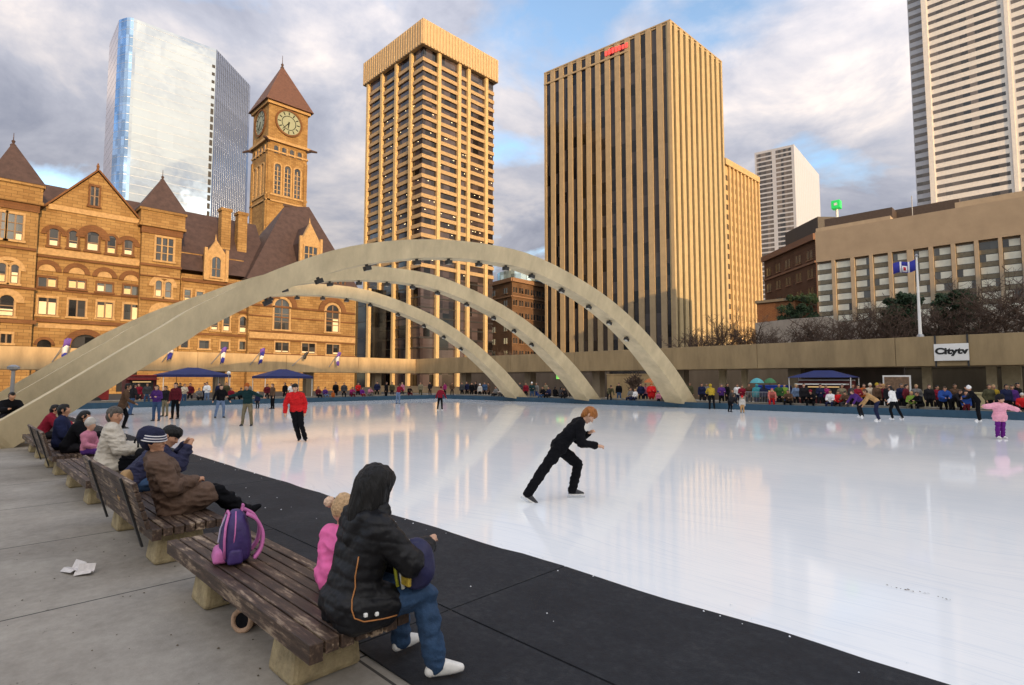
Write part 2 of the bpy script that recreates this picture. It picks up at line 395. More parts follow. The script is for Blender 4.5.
def rubber_mat():
    m = bpy.data.materials.new('scuffed_rubber'); m.use_nodes = True
    t = m.node_tree; b = t.nodes['Principled BSDF']; b.inputs['Specular IOR Level'].default_value = .25; b.inputs['Roughness'].default_value = .75
    tc = _n(t, 'ShaderNodeTexCoord')
    def nz(sc, det, ro=.65, st=(1, 1, 1)):
        mp = _n(t, 'ShaderNodeMapping'); mp.inputs['Scale'].default_value = st; t.links.new(tc.outputs['Object'], mp.inputs[0])
        n = _n(t, 'ShaderNodeTexNoise'); n.inputs['Scale'].default_value = sc; n.inputs['Detail'].default_value = det; n.inputs['Roughness'].default_value = ro; t.links.new(mp.outputs[0], n.inputs['Vector']); return n.outputs['Fac']
    mu = _n(t, 'ShaderNodeMath', operation='MULTIPLY'); t.links.new(nz(1.1, 8, .7), mu.inputs[0]); t.links.new(nz(16, 6, .8), mu.inputs[1])
    rp = _n(t, 'ShaderNodeValToRGB'); e = rp.color_ramp.elements; e[0].position = .17; e[0].color = (.015, .016, .020, 1); e[1].position = .42; e[1].color = (.045, .046, .050, 1)
    x = e.new(.27); x.color = (.022, .024, .029, 1)
    t.links.new(mu.outputs[0], rp.inputs[0]); t.links.new(rp.outputs[0], b.inputs['Base Color'])
    bp = _n(t, 'ShaderNodeBump'); bp.inputs['Strength'].default_value = .6; bp.inputs['Distance'].default_value = .006; t.links.new(nz(90, 3), bp.inputs['Height']); t.links.new(bp.outputs['Normal'], b.inputs['Normal'])
    return m
rubber = rubber_mat()
def matting():
    mb = MB(); w = 3.62; x = -46.6 - .6; k = 0
    while x < 16:
        for (a, b) in ((2.17, 3.06), (3.075, RY0)):
            near = []
            for j in range(13):
                xx = x + .006 + (w - .012) * j / 12
                near.append((xx, b + (.05 * noise.noise(Vector((xx * .9, 3, 0))) + .02 * noise.noise(Vector((xx * 4, 7, 0))) if b == RY0 else 0)))
            poly = [(x + .006, a), (x + w - .006, a)] + near[::-1]
            mb.prism(poly, .0, .014 + .002 * (k % 3)); k += 1
        x += w
    return kind(mb.build('rubber_matting', rubber, bevel=.003))
matting()

board_paint = mat('board_paint', (.020, .062, .105), .45, .2, 2)
board_cap = mat('board_cap', (.30, .27, .22), .7, .2, 2)
def boards(name, a, b, h, t, label):
    r = thing(name, label, 'rink board', (a[0], a[1], 0))
    x0, x1 = sorted((a[0], b[0])); y0, y1 = sorted((a[1], b[1]))
    if x1 - x0 > y1 - y0:
        MB().box((x0, y0, 0), (x1, y0 + t, h), ).build('panel', board_paint, r)
        MB().box((x0, y0 + t + .003, 0), (x1, y0 + t + .5, h - .03)).build('ledge', board_cap, r)
    else:
        MB().box((x0 - t, y0, 0), (x0, y1, h)).build('panel', board_paint, r)
        MB().box((x0 - t - .5, y0, 0), (x0 - t - .003, y1, h - .03)).build('ledge', board_cap, r)
def crumbs():
    q = random.Random(8); mb = MB()
    for k in range(330):
        x = q.uniform(-44, 6); y = RY0 + (abs(q.gauss(0, .09)) * (-1 if q.random() < .35 else 1)) - .0
        if k > 312: x = q.uniform(-12, -1); y = q.uniform(3.4, 4.4)
        e = q.uniform(.004, .012) * (1.5 if q.random() < .06 else 1); z = .017
        a = q.uniform(0, 6.3); c, s_ = math.cos(a) * e, math.sin(a) * e
        mb.add([(x + c, y + s_, z), (x - s_, y + c, z), (x - c * .8, y - s_, z), (x + s_, y - c * .7, z), (x + c * .2, y, z + e * .8)], [(0, 1, 4), (1, 2, 4), (2, 3, 4), (3, 0, 4), (3, 2, 1, 0)])
    kind(mb.build('ice_crumbs', mat('shaved_ice', (.85, .88, .92), .5, .05)), 'stuff')
crumbs()
boards('rink_board', (RX0, RY1), (RX1, RY1), .40, .1, 'long low dark teal board closing the far side of the rink')
boards('rink_board', (RX0, RY0), (RX0, RY1 - .003), .40, .1, 'low dark teal board across the short end of the rink near the blue tents')

# ------------------------------------------------------------------ the three arches
PROF = [(-.15, -.02), (.45, .32), (1.07, .80), (2.22, 1.66), (3.75, 2.86), (5.07, 3.87), (5.95, 4.55), (8.56, 6.15), (11.32, 7.42), (14.64, 8.28), (18.3, 8.68), (22.15, 8.52), (27.11, 7.22), (31.04, 5.42), (34.4, 3.2), (36.3, 1.62), (38.05, -.02)]
def catmull(P, m=4):
    out = []
    for i in range(len(P) - 1):
        p0, p1, p2, p3 = [Vector((*P[max(0, min(len(P) - 1, j))], 0)) for j in (i - 1, i, i + 1, i + 2)]
        for k in range(m):
            t = k / m
            q = .5 * ((2 * p1) + (p2 - p0) * t + (2 * p0 - 5 * p1 + 4 * p2 - p3) * t * t + (3 * p1 - p0 - 3 * p2 + p3) * t ** 3)
            out.append((q.x, q.y))
    return out + [P[-1]]
lamp_face = mat('lamp_lens', (.5, .48, .4), .3, 0)
def arch(dx, label):
    A = Vector((-21.3 + dx, 0, 0)); B = Vector((-18.5 + dx, 37.6, 0)); s = (B - A).normalized(); e = Vector((-s.y, s.x, 0))   # e points east
    if e.x > 0: e = -e
    r = thing('concrete_arch', label, 'arch', tuple(A), 'freestanding concrete arches over the rink')
    cur = catmull(PROF); mb = MB(); vs = []; m = len(cur); inner = []
    for i, (u, z) in enumerate(cur):
        u0, z0 = cur[max(i - 1, 0)]; u1, z1 = cur[min(i + 1, m - 1)]
        d = Vector((u1 - u0, z1 - z0)).normalized(); nrm = Vector((d.y, -d.x))       # inward
        f = abs(u - 19) / 19; w = 1.1 + 1.2 * f ** 1.5; dep = .80 + .02 * f
        iu, iz = u + nrm.x * dep, z + nrm.y * dep
        if iz < -.02: iz = -.02
        mid = w * .16
        inner.append((iu, iz, w, nrm))
        o = A + s * u; q = A + s * iu
        ins = .05
        vs += [(o.x, o.y, z), (o.x + e.x * w, o.y + e.y * w, z), (q.x + e.x * (w - mid), q.y + e.y * (w - mid), iz), (q.x + e.x * mid, q.y + e.y * mid, iz)]
    fs = []
    for i in range(m - 1):
        a, b = 4 * i, 4 * i + 4
        fs += [(a, b, b + 1, a + 1), (a + 1, b + 1, b + 2, a + 2), (a + 2, b + 2, b + 3, a + 3), (a + 3, b + 3, b, a)]
    fs += [(3, 2, 1, 0), (4 * m - 4, 4 * m - 3, 4 * m - 2, 4 * m - 1)]
    mb.add(vs, fs); mb.build('rib', concrete, r)
    # spotlights hung along the underside
    acc = 0; last = None
    for i in range(m):
        iu, iz, w, nrm = inner[i]
        if iz < 3.9: last = (iu, iz); continue
        if last is not None: acc += math.hypot(iu - last[0], iz - last[1])
        last = (iu, iz)
        if acc > 1.75:
            acc = 0
            q = A + s * iu + e * (w * .42); q.z = iz
            mbl = MB(); n3 = s * nrm.x + Vector((0, 0, nrm.y)); t3 = n3.cross(e)
            mbl.obox(q + n3 * .04, (e, t3, n3), (.05, .05, .05)); mbl.obox(q + n3 * .17, (e, t3, n3), (.12, .14, .09))
            sp_ = mbl.build('spotlight', metal_dark, r)
            MB().obox(q + n3 * .266, (e, t3, n3), (.09, .11, .005)).build('lens', lamp_face, sp_)
arch(0, 'tall cream concrete arch nearest the benches, the largest one spanning the rink')
arch(-8.3, 'middle of the three cream concrete arches spanning the rink')
arch(-16.5, 'cream concrete arch farthest from the camera, the lowest looking of the three')

# ------------------------------------------------------------------ benches
def bench(x0, x1, back, label, legs):
    r = thing('slatted_bench', label, 'bench', ((x0 + x1) / 2, 1.82, 0), 'slatted wooden benches in a row beside the rink')
    n = 7; y0, y1 = 1.50, 2.20; pitch = (y1 - y0) / n
    for k in range(n):
        a = y0 + k * pitch; h = .115 if k == 0 else .085
        d = R.uniform(-.004, .004)
        MB().box((x0 + R.uniform(-.008, .008), a + .006, .45 - h + d), (x1 + R.uniform(-.008, .008), a + pitch - .008, .45 + d)).build('seat_slat', slat_mat, r, bevel=.007)
    for lx in legs:
        mb = MB(); k = .045
        poly = [(lx - .2, 1.60), (lx + .2, 1.60), (lx + .2, 2.10), (lx - .2, 2.10)]
        top = [(lx - .2 + k, 1.60 + k), (lx + .2 - k, 1.60 + k), (lx + .2 - k, 2.10 - k * .5), (lx - .2 + k, 2.10 - k * .5)]
        mb.prism(poly, 0, .362, top); o = mb.build('stone_leg', stone_leg, r, bevel=.035)
    if back:
        # five slats on a plane leaning away from the rink
        bx0, bx1 = x0, x1 - .05
        p0 = Vector((0, 1.50, .40)); up = Vector((0, -.30, 1)).normalized(); nr = Vector((0, 1, .30)).normalized()
        for k in range(5):
            c = p0 + up * (.10 + .10 * k) + Vector(((bx0 + bx1) / 2, 0, 0))
            MB().obox(c, (Vector((1, 0, 0)), up, nr), ((bx1 - bx0) / 2, .045, .022)).build('back_slat', slat_mat, r, bevel=.006)
        for lx in legs:
            c = Vector((lx, 0, 0)) + p0 + up * .17 - nr * .035
            MB().obox(c, (Vector((1, 0, 0)), up, nr), (.028, .39, .011)).build('back_brace', metal_dark, r)
    return r
bench(-6.02, -3.10, False, 'worn brown slatted bench nearest the camera with the purple and pink backpack on it', (-5.42, -3.72))
bench(-9.55, -6.55, True, 'slatted bench with a leaning backrest carrying the man in the brown coat', (-8.9, -7.05))
bench(-13.6, -10.4, False, 'backless slatted bench under the man in the pale jacket', (-13.0, -11.1))
bench(-17.1, -14.2, True, 'slatted bench with a backrest where the couple with the yellow headband sit', (-16.3, -14.9))
bench(-20.6, -17.7, False, 'last slatted bench of the row, beside the arch foot, carrying a person in red', (-20.0, -18.4))

# ------------------------------------------------------------------ raised walkways round the square
WZ0, WZ1, WYF, WXF = 2.83, 4.72, 43.6, -61.0
def beam_run(r, face, L0, L1, step, m):
    u = L0; k = 0
    while u < L1 - .01:
        v = min(u + step, L1)
        mb = MB(); face.box(mb, u + .012, v - .012, WZ0, WZ1, -3.2, 0.0 + .004 * (k % 2)); mb.build('parapet_panel', m, r, bevel=.02)
        u = v; k += 1
wr = thing('raised_walkway', 'long raised concrete walkway behind the far side of the rink, carrying the white sign', 'walkway', (-20, WYF, 0))
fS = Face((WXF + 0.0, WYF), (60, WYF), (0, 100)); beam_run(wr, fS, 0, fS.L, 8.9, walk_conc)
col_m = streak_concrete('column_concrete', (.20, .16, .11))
for x in (-52.5, -41.7, -32.5, -23.6, -14.2, 5.0, 14.6, 24):
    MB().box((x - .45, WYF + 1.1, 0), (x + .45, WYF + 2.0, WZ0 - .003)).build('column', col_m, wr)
wl = thing('raised_walkway', 'raised concrete walkway closing the end of the square, hung with small flags', 'walkway', (WXF, 10, 0))
fE = Face((WXF, -45), (WXF, WYF - .004), (-100, 0)); beam_run(wl, fE, 0, fE.L, 8.9, streak_concrete('walkway_concrete_sunlit', (.46, .33, .18)))  # paler copy of the walkway concrete, low sun put into its colour
for y in (-20, -9.4, 0.8, 12.0, 19.8, 29.5, 38.6):
    MB().box((WXF - 2.0, y - .45, 0), (WXF - 1.1, y + .45, WZ0 - .003)).build('column', col_m, wl)
# sign
sg = thing('hanging_sign', 'white sign lettered Citytv fixed to the front of the raised walkway', 'sign', (-4.3, WYF - .1, 3.8))
a = on_y(934.5, 361, WYF - .12); b = on_y(968.5, 343, WYF - .12)
SGX0, SGX1, SGZ0, SGZ1 = a.x, b.x, a.z, b.z
MB().box((a.x, WYF - .16, a.z), (b.x, WYF - .06, b.z)).build('sign_board', white_paint, sg, bevel=.01)
for x in (a.x + .02, b.x - .1):
    MB().box((x, WYF - .058, WZ0 - .05), (x + .09, WYF - .008, WZ1 + .03)).build('hanger', metal_dark, sg)
fc = bpy.data.curves.new('lettering', 'FONT'); fc.body = 'Citytv'; fc.align_x = 'CENTER'; fc.align_y = 'CENTER'; fc.size = .53; fc.extrude = .006; fc.offset = .028
fc.materials.append(mat('sign_black', (.01, .01, .01), .5, 0))
ft_ = bpy.data.objects.new('font', fc); COL.objects.link(ft_); bpy.context.view_layer.update()
lm = bpy.data.meshes.new_from_object(ft_.evaluated_get(bpy.context.evaluated_depsgraph_get())); bpy.data.objects.remove(ft_)
fo = bpy.data.objects.new('lettering', lm); COL.objects.link(fo); fo.parent = sg
fo.location = Vector(((a.x + b.x) / 2, WYF - .168, (a.z + b.z) / 2 + .06)) - sg.location; fo.rotation_euler = (math.pi / 2, 0, 0); fo.scale = (1.22, .98, 1)

# ------------------------------------------------------------------ flags, tents, stalls, trees
blue_cloth = mat('flag_blue', (.03, .035, .30), .7, .15, 3); white_cloth = mat('flag_white', (.75, .73, .74), .7, .1, 3); red_cloth = mat('flag_red', (.55, .02, .03), .7, .1); purple_cloth = mat('flag_purple', (.14, .07, .36), .7, .15, 3)
def flag(px, py0, py1, lean, label, cols, drop):
    """small flag drooping from a pole that leans out over the parapet"""
    b = on_x(px, py0, WXF + .03); L = (on_x(px, py1, WXF).z - b.z)
    t = thing('flag', label, 'flag', tuple(b), 'small flags on poles along the end walkway')
    tip = b + Vector((.9, lean, L)); MB().tube([b, tip], [.045, .03], 6).build('pole', metal_grey, t)
    if not cols: return
    d = (tip - b); n = len(cols)
    for i, c in enumerate(cols):          # bands hang from the pole and fold together
        mb = MB(); vs = []
        for k in range(5):
            s = i / n + (1 / n) * k / 4
            p = tip - d * (.08 + .62 * s * .3); fall = drop * (s)
            q = tip - d * .04 + Vector((.05 * math.sin(9 * s), -lean * .25 * s, -fall)); w = .42 * (1 - .35 * s)
            f = .13 * math.sin(6 * s + px)
            vs += [q + Vector((f, -w * .6, -.10)), q + Vector((-f, 0, .10)), q + Vector((f * .7, w * .6, .02))]
        fs = []
        for k in range(4):
            for j in range(2): fs.append((k * 3 + j, k * 3 + j + 1, k * 3 + j + 4, k * 3 + j + 3))
        mb.add(vs, fs); o = mb.build('cloth', c, t, smooth=True); so_ = o.modifiers.new('thick', 'SOLIDIFY'); so_.thickness = .012
P_, W_c, B_ = purple_cloth, white_cloth, blue_cloth
flag(52, 362, 338, .9, 'leftmost small flag on the end walkway, purple and blue with a white patch', [P_, W_c, B_], 1.9)
flag(162, 362, 350, .5, 'small mostly blue flag with a white edge showing under the first arch', [W_c, B_, B_], .9)
flag(211, 364, 347, 1.0, 'purple and white folded flag left of the plain lamp pole, above the first tent', [P_, W_c, B_], 1.6)
flag(250, 365, 348, 1.0, 'broad blue and purple flag above the gap between the two blue tents', [P_, B_, W_c, B_], 1.6)
flag(292, 366, 352, 1.3, 'bare leaning grey pole with a dark furled pennant on the end walkway', [metal_dark], .8)
flag(329, 367, 352, .8, 'rightmost small flag on the end walkway, purple with white', [P_, W_c, P_], 1.6)
fb_ = on_y(920.5, 338, WYF + .6); ftop = on_y(914.5, 257, WYF + .6)
t = thing('flagpole', 'tall white flagpole rising from the walkway with a blue, white and red flag', 'flagpole', (fb_.x, WYF + .6, WZ1 - .002))
MB().tube([(fb_.x, WYF + .6, WZ1), (fb_.x, WYF + .6, ftop.z)], [.10, .05], 10).build('pole', white_paint, t)
MB().lathe([(.09, 0), (.11, .08), (.03, .18)], (fb_.x, WYF + .6, ftop.z), 10).build('finial', metal_grey, t)
MB().lathe([(.22, 0), (.2, .12), (.12, .2)], (fb_.x, WYF + .6, WZ1 + .002), 12).build('base', metal_grey, t)
def big_flag():
    u = Vector((-1, 0, 0)); top = ftop.z - .15; H = .72; Lf = 1.22
    fl = thing('flag', 'blue city flag with white centre and red leaf flying from the tall pole', 'flag', (fb_.x, WYF + .6, top))
    def wave(s): return Vector((-s, .13 * math.sin(4.2 * s) , -.12 * s - .06 * math.sin(5 * s)))
    def strip(nm, s0, s1, m, z0=0, z1=1, off=0):
        mb = MB(); vs = []; n = 6
        for k in range(n + 1):
            s = s0 + (s1 - s0) * k / n; p = Vector((fb_.x - .07, WYF + .6 + off, top)) + wave(s)
            vs += [p + Vector((0, 0, -H * (1 - z0))), p + Vector((0, 0, -H * (1 - z1)))]
        mb.add(vs, [(2 * k, 2 * k + 2, 2 * k + 3, 2 * k + 1) for k in range(n)]); o = mb.build(nm, m, fl, smooth=True)
        sd = o.modifiers.new('thick', 'SOLIDIFY'); sd.thickness = .01; return o
    strip('field', 0, .34, blue_cloth); strip('white_band', .34, .44, white_cloth); strip('field', .44, .47, blue_cloth); strip('emblem', .47, .74, white_cloth, .05, .62); strip('field', .47, .74, blue_cloth, .62, 1); strip('field', .47, .74, blue_cloth, 0, .05)
    strip('field', .74, .77, blue_cloth); strip('white_band', .77, .86, white_cloth); strip('field', .86, Lf, blue_cloth); strip('leaf', .54, .67, red_cloth, .18, .5, -.025)
big_flag()

tent_blue = mat('tent_cloth', (.014, .022, .11), .65, .2, 1.2, .2, 6)
def tent(p0, p1, pyr, pye, X, label, grp):
    a = on_x(p0, pye, X); b = on_x(p1, pye, X); zr = on_x((p0 + p1) / 2, pyr, X).z; ze = a.z
    ze = (a.z + b.z) / 2
    t = thing('canopy_tent', label, 'tent', (X - 1.6, (a.y + b.y) / 2, 0), grp)
    y0, y1 = a.y, b.y; x0, x1 = X - 3.2, X; ym0, ym1 = y0 + (y1 - y0) * .42, y0 + (y1 - y0) * .58
    mb = MB(); mb.add([(x0, y0, ze), (x1, y0, ze), (x1, y1, ze), (x0, y1, ze), (X - 1.6, ym0, zr), (X - 1.6, ym1, zr)], [(3, 2, 1, 0), (0, 1, 4), (1, 2, 5, 4), (2, 3, 5), (3, 0, 4, 5)])
    c = mb.build('canopy', tent_blue, t)
    mb = MB(); mb.box((x1 - .02, y0, ze - .22), (x1 + .01, y1, ze - .003)); mb.box((x0, y0 - .01, ze - .22), (x1 - .021, y0 + .02, ze - .003)); mb.box((x0, y1 - .02, ze - .22), (x1 - .021, y1 + .01, ze - .003)); mb.build('valance', tent_blue, c)
    for x in (x0 + .06, x1 - .06):
        for y in (y0 + .06, y1 - .06): MB().tube([(x, y, 0), (x, y, ze)], .035, 6).build('pole', white_paint, t)
    return t
tent(163, 231, 367.3, 374.6, -53.5, 'left of the two peaked blue canopy tents, a globe lamp at its corner', 'blue canopy tents')
tent(265, 313, 369.0, 376.2, -53.5, 'peaked blue canopy tent behind the red jacketed skater', 'blue canopy tents')
red_paint = mat('red_paint', (.28, .02, .02), .45, .15, 1.5); cream = mat('counter_cream', (.55, .42, .24), .7, .15, 2); lit_in = mat('stall_light', (.9, .7, .4), .5, 0, emit=(1, .62, .25, .3))
def stall(name, label, c, s, body, roof, cat='food stall'):
    """food stand with a counter, dark serving hatch, awning and wheels"""
    x, y = c; w, d, h = s
    t = thing(name, label, cat, (x, y, 0))
    f = Face((x, y - w / 2), (x, y + w / 2), (x - 5, y)) if cat != 'food cart' else Face((x - w / 2, y), (x + w / 2, y), (x, y + 5))
    L = f.L
    mb = MB(); f.box(mb, 0, L, .35, h, -d, 0); mb.build('body', body, t, bevel=.06)
    mb = MB(); f.box(mb, L * .12, L * .88, h * .46, h * .82, .003, .04); hz_ = mb.build('hatch', metal_dark, t)
    mb = MB(); f.box(mb, L * .2, L * .8, h * .76, h * .8, .041, .06); mb.build('lamp_strip', lit_in, hz_)
    mb = MB(); f.box(mb, L * .08, L * .92, h * .42, h * .455, .003, .4); mb.build('counter', cream, t)
    mb = MB(); f.poly(mb, [(L * .02, h * .86), (L * .98, h * .86), (L * .98, h * .9), (L * .02, h * .9)], .003, .9); mb.build('awning', roof, t)
    mb = MB(); f.box(mb, .05, L - .05, h + .003, h + .08, -d - .05, .06); mb.build('roof', roof, t)
    for u in (L * .18, L * .82):
        p0 = f.P(u, .3, -.25); p1 = f.P(u, .3, .04); MB().tube([p0, p1], .3, 14).build('wheel', metal_dark, t)
stall('food_truck', 'red food truck parked under the end walkway behind the skaters', (-54.5, 6.9), (4.4, 1.9, 2.5), red_paint, white_paint)
stall('snack_stand', 'dim maroon snack stand farther left under the end walkway', (-55.0, 11.4), (2.2, 1.6, 2.3), mat('maroon_paint', (.14, .02, .025), .5, .2), red_paint)
stall('snack_cart', 'red snack cart with a lit hatch beneath the dark blue awning', (-11.4, 41.6), (3.2, 1.4, 1.9), mat('cart_red', (.16, .03, .03), .5, .2), white_paint, 'food cart')
stall('drinks_cart', 'blue counter cart standing next to the red snack cart', (-14.6, 40.9), (2.2, 1.0, 1.5), mat('counter_blue', (.02, .07, .38), .4, .2), MATS['counter_blue'], 'food cart')
def awning(p0, p1, y0, label):
    a = on_y(p0, 380, y0); b = on_y(p1, 380, y0)
    t = thing('awning', label, 'awning', ((a.x + b.x) / 2, y0, 0)); ze = 2.12; zr = 2.6
    MB().add([(a.x, y0, ze), (b.x, y0, ze), (b.x, y0 + 2.2, ze), (a.x, y0 + 2.2, ze), (a.x + 1.4, y0 + 1.1, zr), (b.x - 1.4, y0 + 1.1, zr)], [(3, 2, 1, 0), (0, 1, 5, 4), (1, 2, 5), (2, 3, 4, 5), (3, 0, 4)]).build('canopy', tent_blue, t)
    for x in (a.x + .1, b.x - .1):
        for y in (y0 + .1, y0 + 2.1): MB().tube([(x, y, 0), (x, y, ze)], .035, 6).build('pole', white_paint, t)
awning(787, 852, 40.6, 'long dark blue awning under the walkway above the red snack cart')
# crowd barrier by the far boards
bt = thing('crowd_barrier', 'grey metal crowd barrier standing behind the far board', 'barrier', (-13.9, 37.9, 0))
xa, xb = on_y(746, 400, 37.9).x, on_y(769, 400, 37.9).x
mb = MB(); mb.tube([(xa, 37.9, .1), (xa, 37.9, 1.15), (xb, 37.9, 1.15), (xb, 37.9, .1), (xa, 37.9, .1)], .025, 6); mb.build('frame', metal_grey, bt)
mb = MB(); [mb.tube([(xa + (xb - xa) * k / 15, 37.9, .1), (xa + (xb - xa) * k / 15, 37.9, 1.15)], .011, 5) for k in range(1, 15)]; mb.build('bar_infill', metal_grey, bt)
for x in (xa + .2, xb - .2): MB().box((x - .03, 37.6, 0), (x + .03, 38.2, .05)).build('foot', metal_grey, bt)
# low walls and planters under the walkway
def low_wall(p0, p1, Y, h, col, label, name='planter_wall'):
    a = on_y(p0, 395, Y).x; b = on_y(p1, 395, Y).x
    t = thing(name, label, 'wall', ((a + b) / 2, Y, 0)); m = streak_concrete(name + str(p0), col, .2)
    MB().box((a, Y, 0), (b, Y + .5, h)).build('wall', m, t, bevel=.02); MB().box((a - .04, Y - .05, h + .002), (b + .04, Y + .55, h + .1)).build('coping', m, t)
low_wall(902, 992, 41.0, 1.15, (.42, .36, .2), 'pale yellowish planter wall under the walkway at the right')
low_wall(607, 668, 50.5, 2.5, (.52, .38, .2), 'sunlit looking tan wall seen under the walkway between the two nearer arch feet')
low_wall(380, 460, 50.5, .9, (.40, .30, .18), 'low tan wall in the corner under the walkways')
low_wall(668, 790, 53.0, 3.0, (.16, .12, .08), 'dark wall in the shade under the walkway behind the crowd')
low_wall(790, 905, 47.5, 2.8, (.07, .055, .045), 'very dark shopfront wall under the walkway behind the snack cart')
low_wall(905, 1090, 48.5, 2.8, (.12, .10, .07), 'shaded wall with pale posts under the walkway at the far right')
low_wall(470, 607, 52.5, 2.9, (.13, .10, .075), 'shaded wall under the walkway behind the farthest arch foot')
for px, Y, w in ((927, 45.6, .5), (992, 45.6, .5), (1012, 46.0, .9), (722, 46, .5), (744, 46, .4)):
    x = on_y(px, 385, Y).x; t = MB().box((x - w / 2, Y, 0), (x + w / 2, Y + w, WZ0 - .004)).build('post', mat('post_pale%d' % px, (.40, .33, .21), .8, .15), None, origin=(x, Y, 0))
    t.name = 'walkway_post'; tag(t, {927: 'pale square post under the walkway left of the hanging sign supports', 992: 'pale square post under the walkway above the pink coated child', 1012: 'broad tan post at the right edge under the walkway', 722: 'pale post under the walkway above the yellow jacket', 744: 'slim post under the walkway left of the crowd barrier'}[px], 'post')
# lit display board, lamp pole and small signs
t = thing('menu_board', 'framed pale menu board on legs under the walkway left of the planter wall', 'notice board', (on_y(897, 390, 42.4).x, 42.4, 0))
x = t.location.x; MB().box((x - .75, 42.4, 1.2), (x + .75, 42.46, 2.25)).build('frame', white_paint, t); MB().box((x - .66, 42.37, 1.3), (x + .66, 42.398, 2.15)).build('panel', mat('menu_panel', (.20, .12, .07), .6, .5, 6), t)
for s in (-.7, .7): MB().box((x + s - .03, 42.41, 0), (x + s + .03, 42.45, 1.199)).build('leg', white_paint, t)
a = on_y(652, 381, 46.0)
t = thing('white_sign', 'small white sign board under the walkway beside the nearest arch foot', 'sign', (a.x, 46, 0))
MB().box((a.x - .0, 46, 2.05), (a.x + 1.35, 46.06, 2.5)).build('board', white_paint, t); MB().box((a.x + .6, 46.065, 0), (a.x + .68, 46.12, 2.4)).build('post', metal_dark, t)
a = on_y(556, 375, 45.2); b = on_y(569, 379, 45.2)
t = thing('lit_sign', 'small glowing green and orange sign under the walkway behind the middle arch', 'sign', (a.x, 45.2, 2.3))
n = 5
for k in range(n):
    c = [(.25, .8, .15), (.85, .8, .2), (.25, .8, .2), (1, .45, .1), (1, .2, .05)][k]; x0 = a.x + (b.x - a.x) * k / n; x1 = a.x + (b.x - a.x) * (k + 1) / n
    MB().box((x0 + .02, 45.2, b.z), (x1 - .02, 45.26, a.z)).build('panel', mat('sign_glow%d' % k, c, .4, 0, emit=(*c, .45)), t)
MB().box((a.x - .05, 45.262, b.z - .05), (b.x + .05, 45.34, a.z + .05)).build('case', metal_dark, t)
p = on_z(10.5, 418, 0); p = Vector((-21.8, 1.62, 0)); p = on_x(11, 410, -24.5); p.z = 0
t = thing('lamp_post', 'slim grey lamp post at the left edge beside the arch foot', 'lamp post', tuple(p))
MB().tube([p, p + Vector((0, 0, 2.25))], [.07, .05], 8).build('post', metal_grey, t); MB().lathe([(.05, 0), (.16, .06), (.17, .14), (.05, .2)], p + Vector((0, 0, 2.25)), 12).build('lamp_head', metal_grey, t)
p = on_x(12, 418, -23.2)
t = thing('concrete_block_seat', 'low concrete seat wall beside the arch foot at the left edge', 'seat wall', (-23.4, 1.0, 0))
MB().box((-24.0, -1.2, 0), (-22.9, 1.75, .62)).build('wall', concrete, t, bevel=.03); MB().box((-24.05, -1.25, .622), (-22.85, 1.8, .72)).build('coping', grey_conc, t)
for px, X, label in ((282 / 9.79 + 200, -52.4, 'white globe lamp on a post at the right end of the first blue tent'),):
    p = on_x(px, 373, X); t = thing('globe_lamp', label, 'lamp', (p.x, p.y, 0)); MB().tube([(p.x, p.y, 0), (p.x, p.y, p.z - .15)], .04, 6).build('post', metal_grey, t)
    MB().lathe([(.03, -.17), (.13, -.11), (.17, 0), (.13, .11), (.03, .17)], p, 12).build('globe', mat('globe_white', (.85, .83, .78), .4, 0), t)
def umbrella(px, Y, r_, col, label, z=1.75):
    p = on_y(px, 385, Y); t = thing('umbrella', label, 'umbrella', (p.x, Y, .45)); mb = MB(); n = 12
    prof = [(r_, 0), (r_ * .8, .16), (r_ * .45, .28), (.03, .34)]
    mb.lathe(prof, (p.x, Y, z), n); mb.build('canopy', mat('umbrella_%d' % px, col, .6, .1), t); MB().tube([(p.x, Y, .45), (p.x, Y, z + .4)], .012, 5).build('shaft', metal_dark, t)
umbrella(651, 38.3, .55, (.45, .13, .03), 'orange umbrella above the person in the red coat')
umbrella(757, 38.9, .46, (.08, .34, .38), 'turquoise umbrella behind the crowd barrier')
umbrella(770, 39.6, .42, (.04, .16, .06), 'green umbrella right of the turquoise one')

# ---- bare trees and evergreens beyond the walkway
bark = mat('winter_bark', (.095, .062, .045), .9, .3, 5, .3, 20); needle = mat('evergreen', (.022, .045, .018), .8, .5, 1.5)
def bare_tree(x, y, h, spread, seed, label):
    q = random.Random(seed); t = thing('bare_tree', label, 'tree', (x, y, 0), None)
    tr = MB(); cr = MB(); th = h * .40
    tr.tube([(x, y, 0), (x + .1, y, th * .5), (x, y, th)], [.2, .17, .14], 8); tr.build('trunk', bark, t)
    def grow(p, d, L, r_, dep):
        pts = [p]; dd = d
        for k in range(3):
            dd = (dd + Vector((q.uniform(-.25, .25), q.uniform(-.25, .25), q.uniform(-.08, .26)))).normalized(); pts.append(pts[-1] + dd * L / 3)
        cr.tube(pts, [r_, r_ * .85, r_ * .7, r_ * .5], 4 if dep > 1 else 5, cap=False)
        if dep >= 5 or L < .25: return
        nb = 3 if dep < 2 else 2
        for k in range(nb + (dep < 3)):
            s = q.uniform(.35, 1.0); b = pts[min(3, int(s * 3))].lerp(pts[min(3, int(s * 3) + 1)], s * 3 % 1)
            sd = Vector((q.gauss(0, 1), q.gauss(0, 1), q.gauss(.15, .5))).normalized()
            grow(b, (dd * .55 + sd * .8 * spread).normalized(), L * q.uniform(.55, .78), max(r_ * .6, .016), dep + 1)
    for k in range(5):
        a = 2 * math.pi * k / 5 + q.random(); grow(Vector((x, y, th * q.uniform(.75, 1))), Vector((math.cos(a) * spread, math.sin(a) * spread, 1.15)).normalized(), h * .30, .11, 0)
    cr.build('crown', bark, t)
